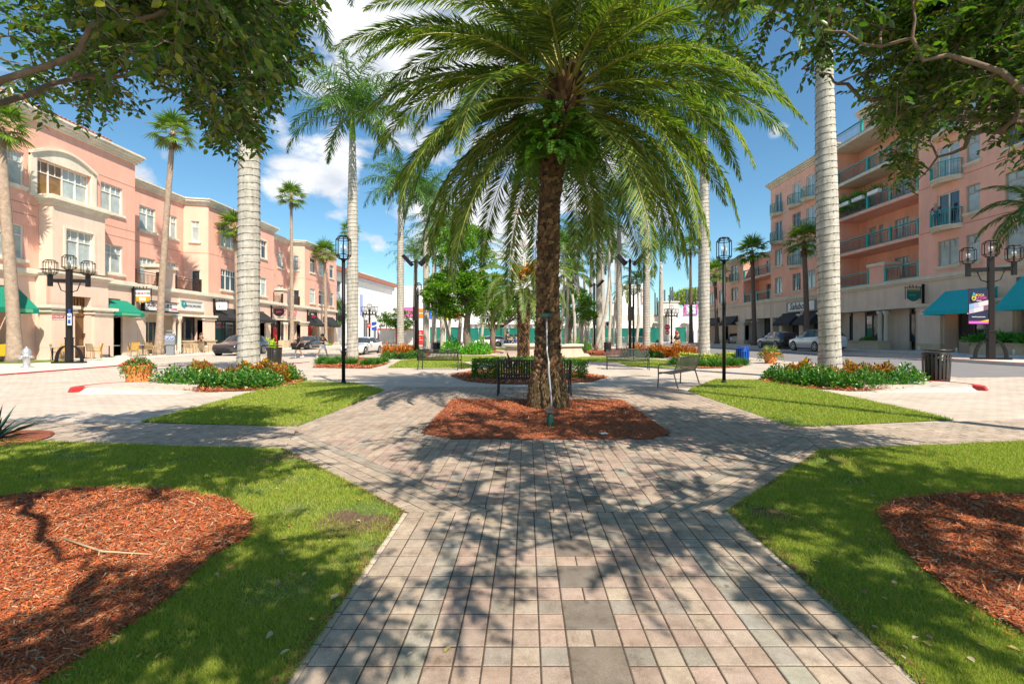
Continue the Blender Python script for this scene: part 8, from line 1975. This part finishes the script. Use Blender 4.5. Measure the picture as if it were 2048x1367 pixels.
def lampsigns():
    y = 24.75; t = thing('direction_sign', 'red two-line arrow sign on the left street lamp', 'sign', (-24.7, y, 2.4)); mb = MB(SIGNR); mb.bx(-24.95, y, 2.28, -24.33, y+.02, 2.52); mb.build('board', t, True)
    mb = MB(SIGNW)
    for z in (2.34, 2.46): mb.bx(-24.92, y-.008, z-.012, -24.82, y-.001, z+.012)
    mb.build('arrows', t, True)
    for z, b in ((2.46, 'Mizner Park'), (2.34, 'Parking Garage')): text(b, .085, SIGNW, facing((-24.58, y-.006, z), (1, 0, 0)), t)
    t = thing('parking_sign', 'small blue and white parking notice on the left street lamp', 'sign', (-24.0, y, 2.4)); mb = MB(SIGNW); mb.bx(-24.1, y-.05, 2.0, -23.9, y-.03, 2.62); mb.build('board', t, True)
    mb = MB(SIGNB); P = [(-24+.085*math.cos(k*.4), y-.05, 2.46+.085*math.sin(k*.4)) for k in range(16)]; mb.ext(P, (0, -.008, 0)); mb.bx(-24.07, y-.056, 2.08, -23.93, y-.05, 2.3); mb.bx(-24.05, y-.05, 2.62, -23.95, y-.03, 2.85); mb.build('blue_mark', t, True)
    text('P', .13, SIGNW, facing((-24, y-.06, 2.46), (1, 0, 0)), t)
    # stop sign
    Y = 71.8; x = PX(1337, Y)-.2; t = thing('stop_sign', 'red stop sign with a smaller round sign below, by the far cluster lamp', 'sign', (x, Y, 0)); mb = MB(STEEL); mb.tube([(x, Y, 0), (x, Y, 3.1)], .04, 6); mb.build('pole', t, True)
    mb = MB(SIGNR); mb.ext([(x+.45*math.cos(rad(22.5+45*k)), Y-.05, 2.75+.45*math.sin(rad(22.5+45*k))) for k in range(8)], (0, -.02, 0)); mb.build('octagon', t, True); text('STOP', .3, SIGNW, facing((x, Y-.08, 2.75), (1, 0, 0)), t)
    mb = MB(SIGNR); mb.ext([(x+.33*math.cos(k*.4), Y-.05, 1.95+.33*math.sin(k*.4)) for k in range(16)], (0, -.02, 0)); mb.build('round_board', t, True); mb = MB(SIGNW); mb.bx(x-.22, Y-.09, 1.88, x+.22, Y-.071, 2.0); mb.build('bar', t, True)
    Y = 62.5; x = PX(743, Y); t = thing('banner', 'tilted navy and white banner on the far left cluster lamp', 'banner', (x, Y, 2)); mb = MB(SIGNB); mb.ext([(x, Y, PZ(660, Y)), (x+.7, Y, PZ(661, Y)), (x+.66, Y, PZ(643, Y)), (x, Y, PZ(644, Y))], (0, .02, 0)); mb.build('cloth', t, True)
    mb = MB(SIGNW); mb.ext([(x, Y-.01, PZ(655, Y)), (x+.69, Y-.01, PZ(652, Y)), (x+.69, Y-.01, PZ(649, Y)), (x, Y-.01, PZ(652, Y))], (0, .008, 0)); mb.build('white_stripe', t, True)
    x -= .1; t = thing('banner', 'small red banner on the far left cluster lamp', 'banner', (x, Y, 2)); mb = MB(SIGNR); mb.bx(x-.5, Y, PZ(655, Y), x, Y+.02, PZ(646, Y)); mb.build('cloth', t, True); mb = MB(SIGNW); mb.bx(x-.4, Y-.01, PZ(651, Y), x-.1, Y-.001, PZ(650, Y)); mb.build('white_line', t, True)
lampsigns()
# white tents seen through the arcade
for i, (x, y, lab) in enumerate(((33.5, 82, 'white pointed tent roof seen through the left arcade opening'), (41.5, 92, 'white pointed tent roof seen through the right arcade opening'), (PX(1250, 92), 92, 'white pointed tent roof above the green fence'))):
    t = thing('market_tent', lab, 'tent', (x, y, .2), 0, 'white pointed tents'); mb = MB(M('tent_fabric', (.8, .8, .8), .7)); r = 2.6
    P = [(-r, -r, 2.3), (r, -r, 2.3), (r, r, 2.3), (-r, r, 2.3)]; mb.add(P+[(0, 0, 4.4)]+[(q[0]*.45, q[1]*.45, 3.1) for q in P], [(0, 1, 6, 5), (1, 2, 7, 6), (2, 3, 8, 7), (3, 0, 5, 8), (5, 6, 4), (6, 7, 4), (7, 8, 4), (8, 5, 4)]); mb.add([(a, b, c-.5) for a, b, c in P]+P, [(0, 1, 5, 4), (1, 2, 6, 5), (2, 3, 7, 6), (3, 0, 4, 7)]); mb.build('canopy', t)
    for a, b, c in P: mb = MB(STEEL); mb.tube([(a, b, 0), (a, b, 2.3)], .05, 6); mb.build('leg', t)
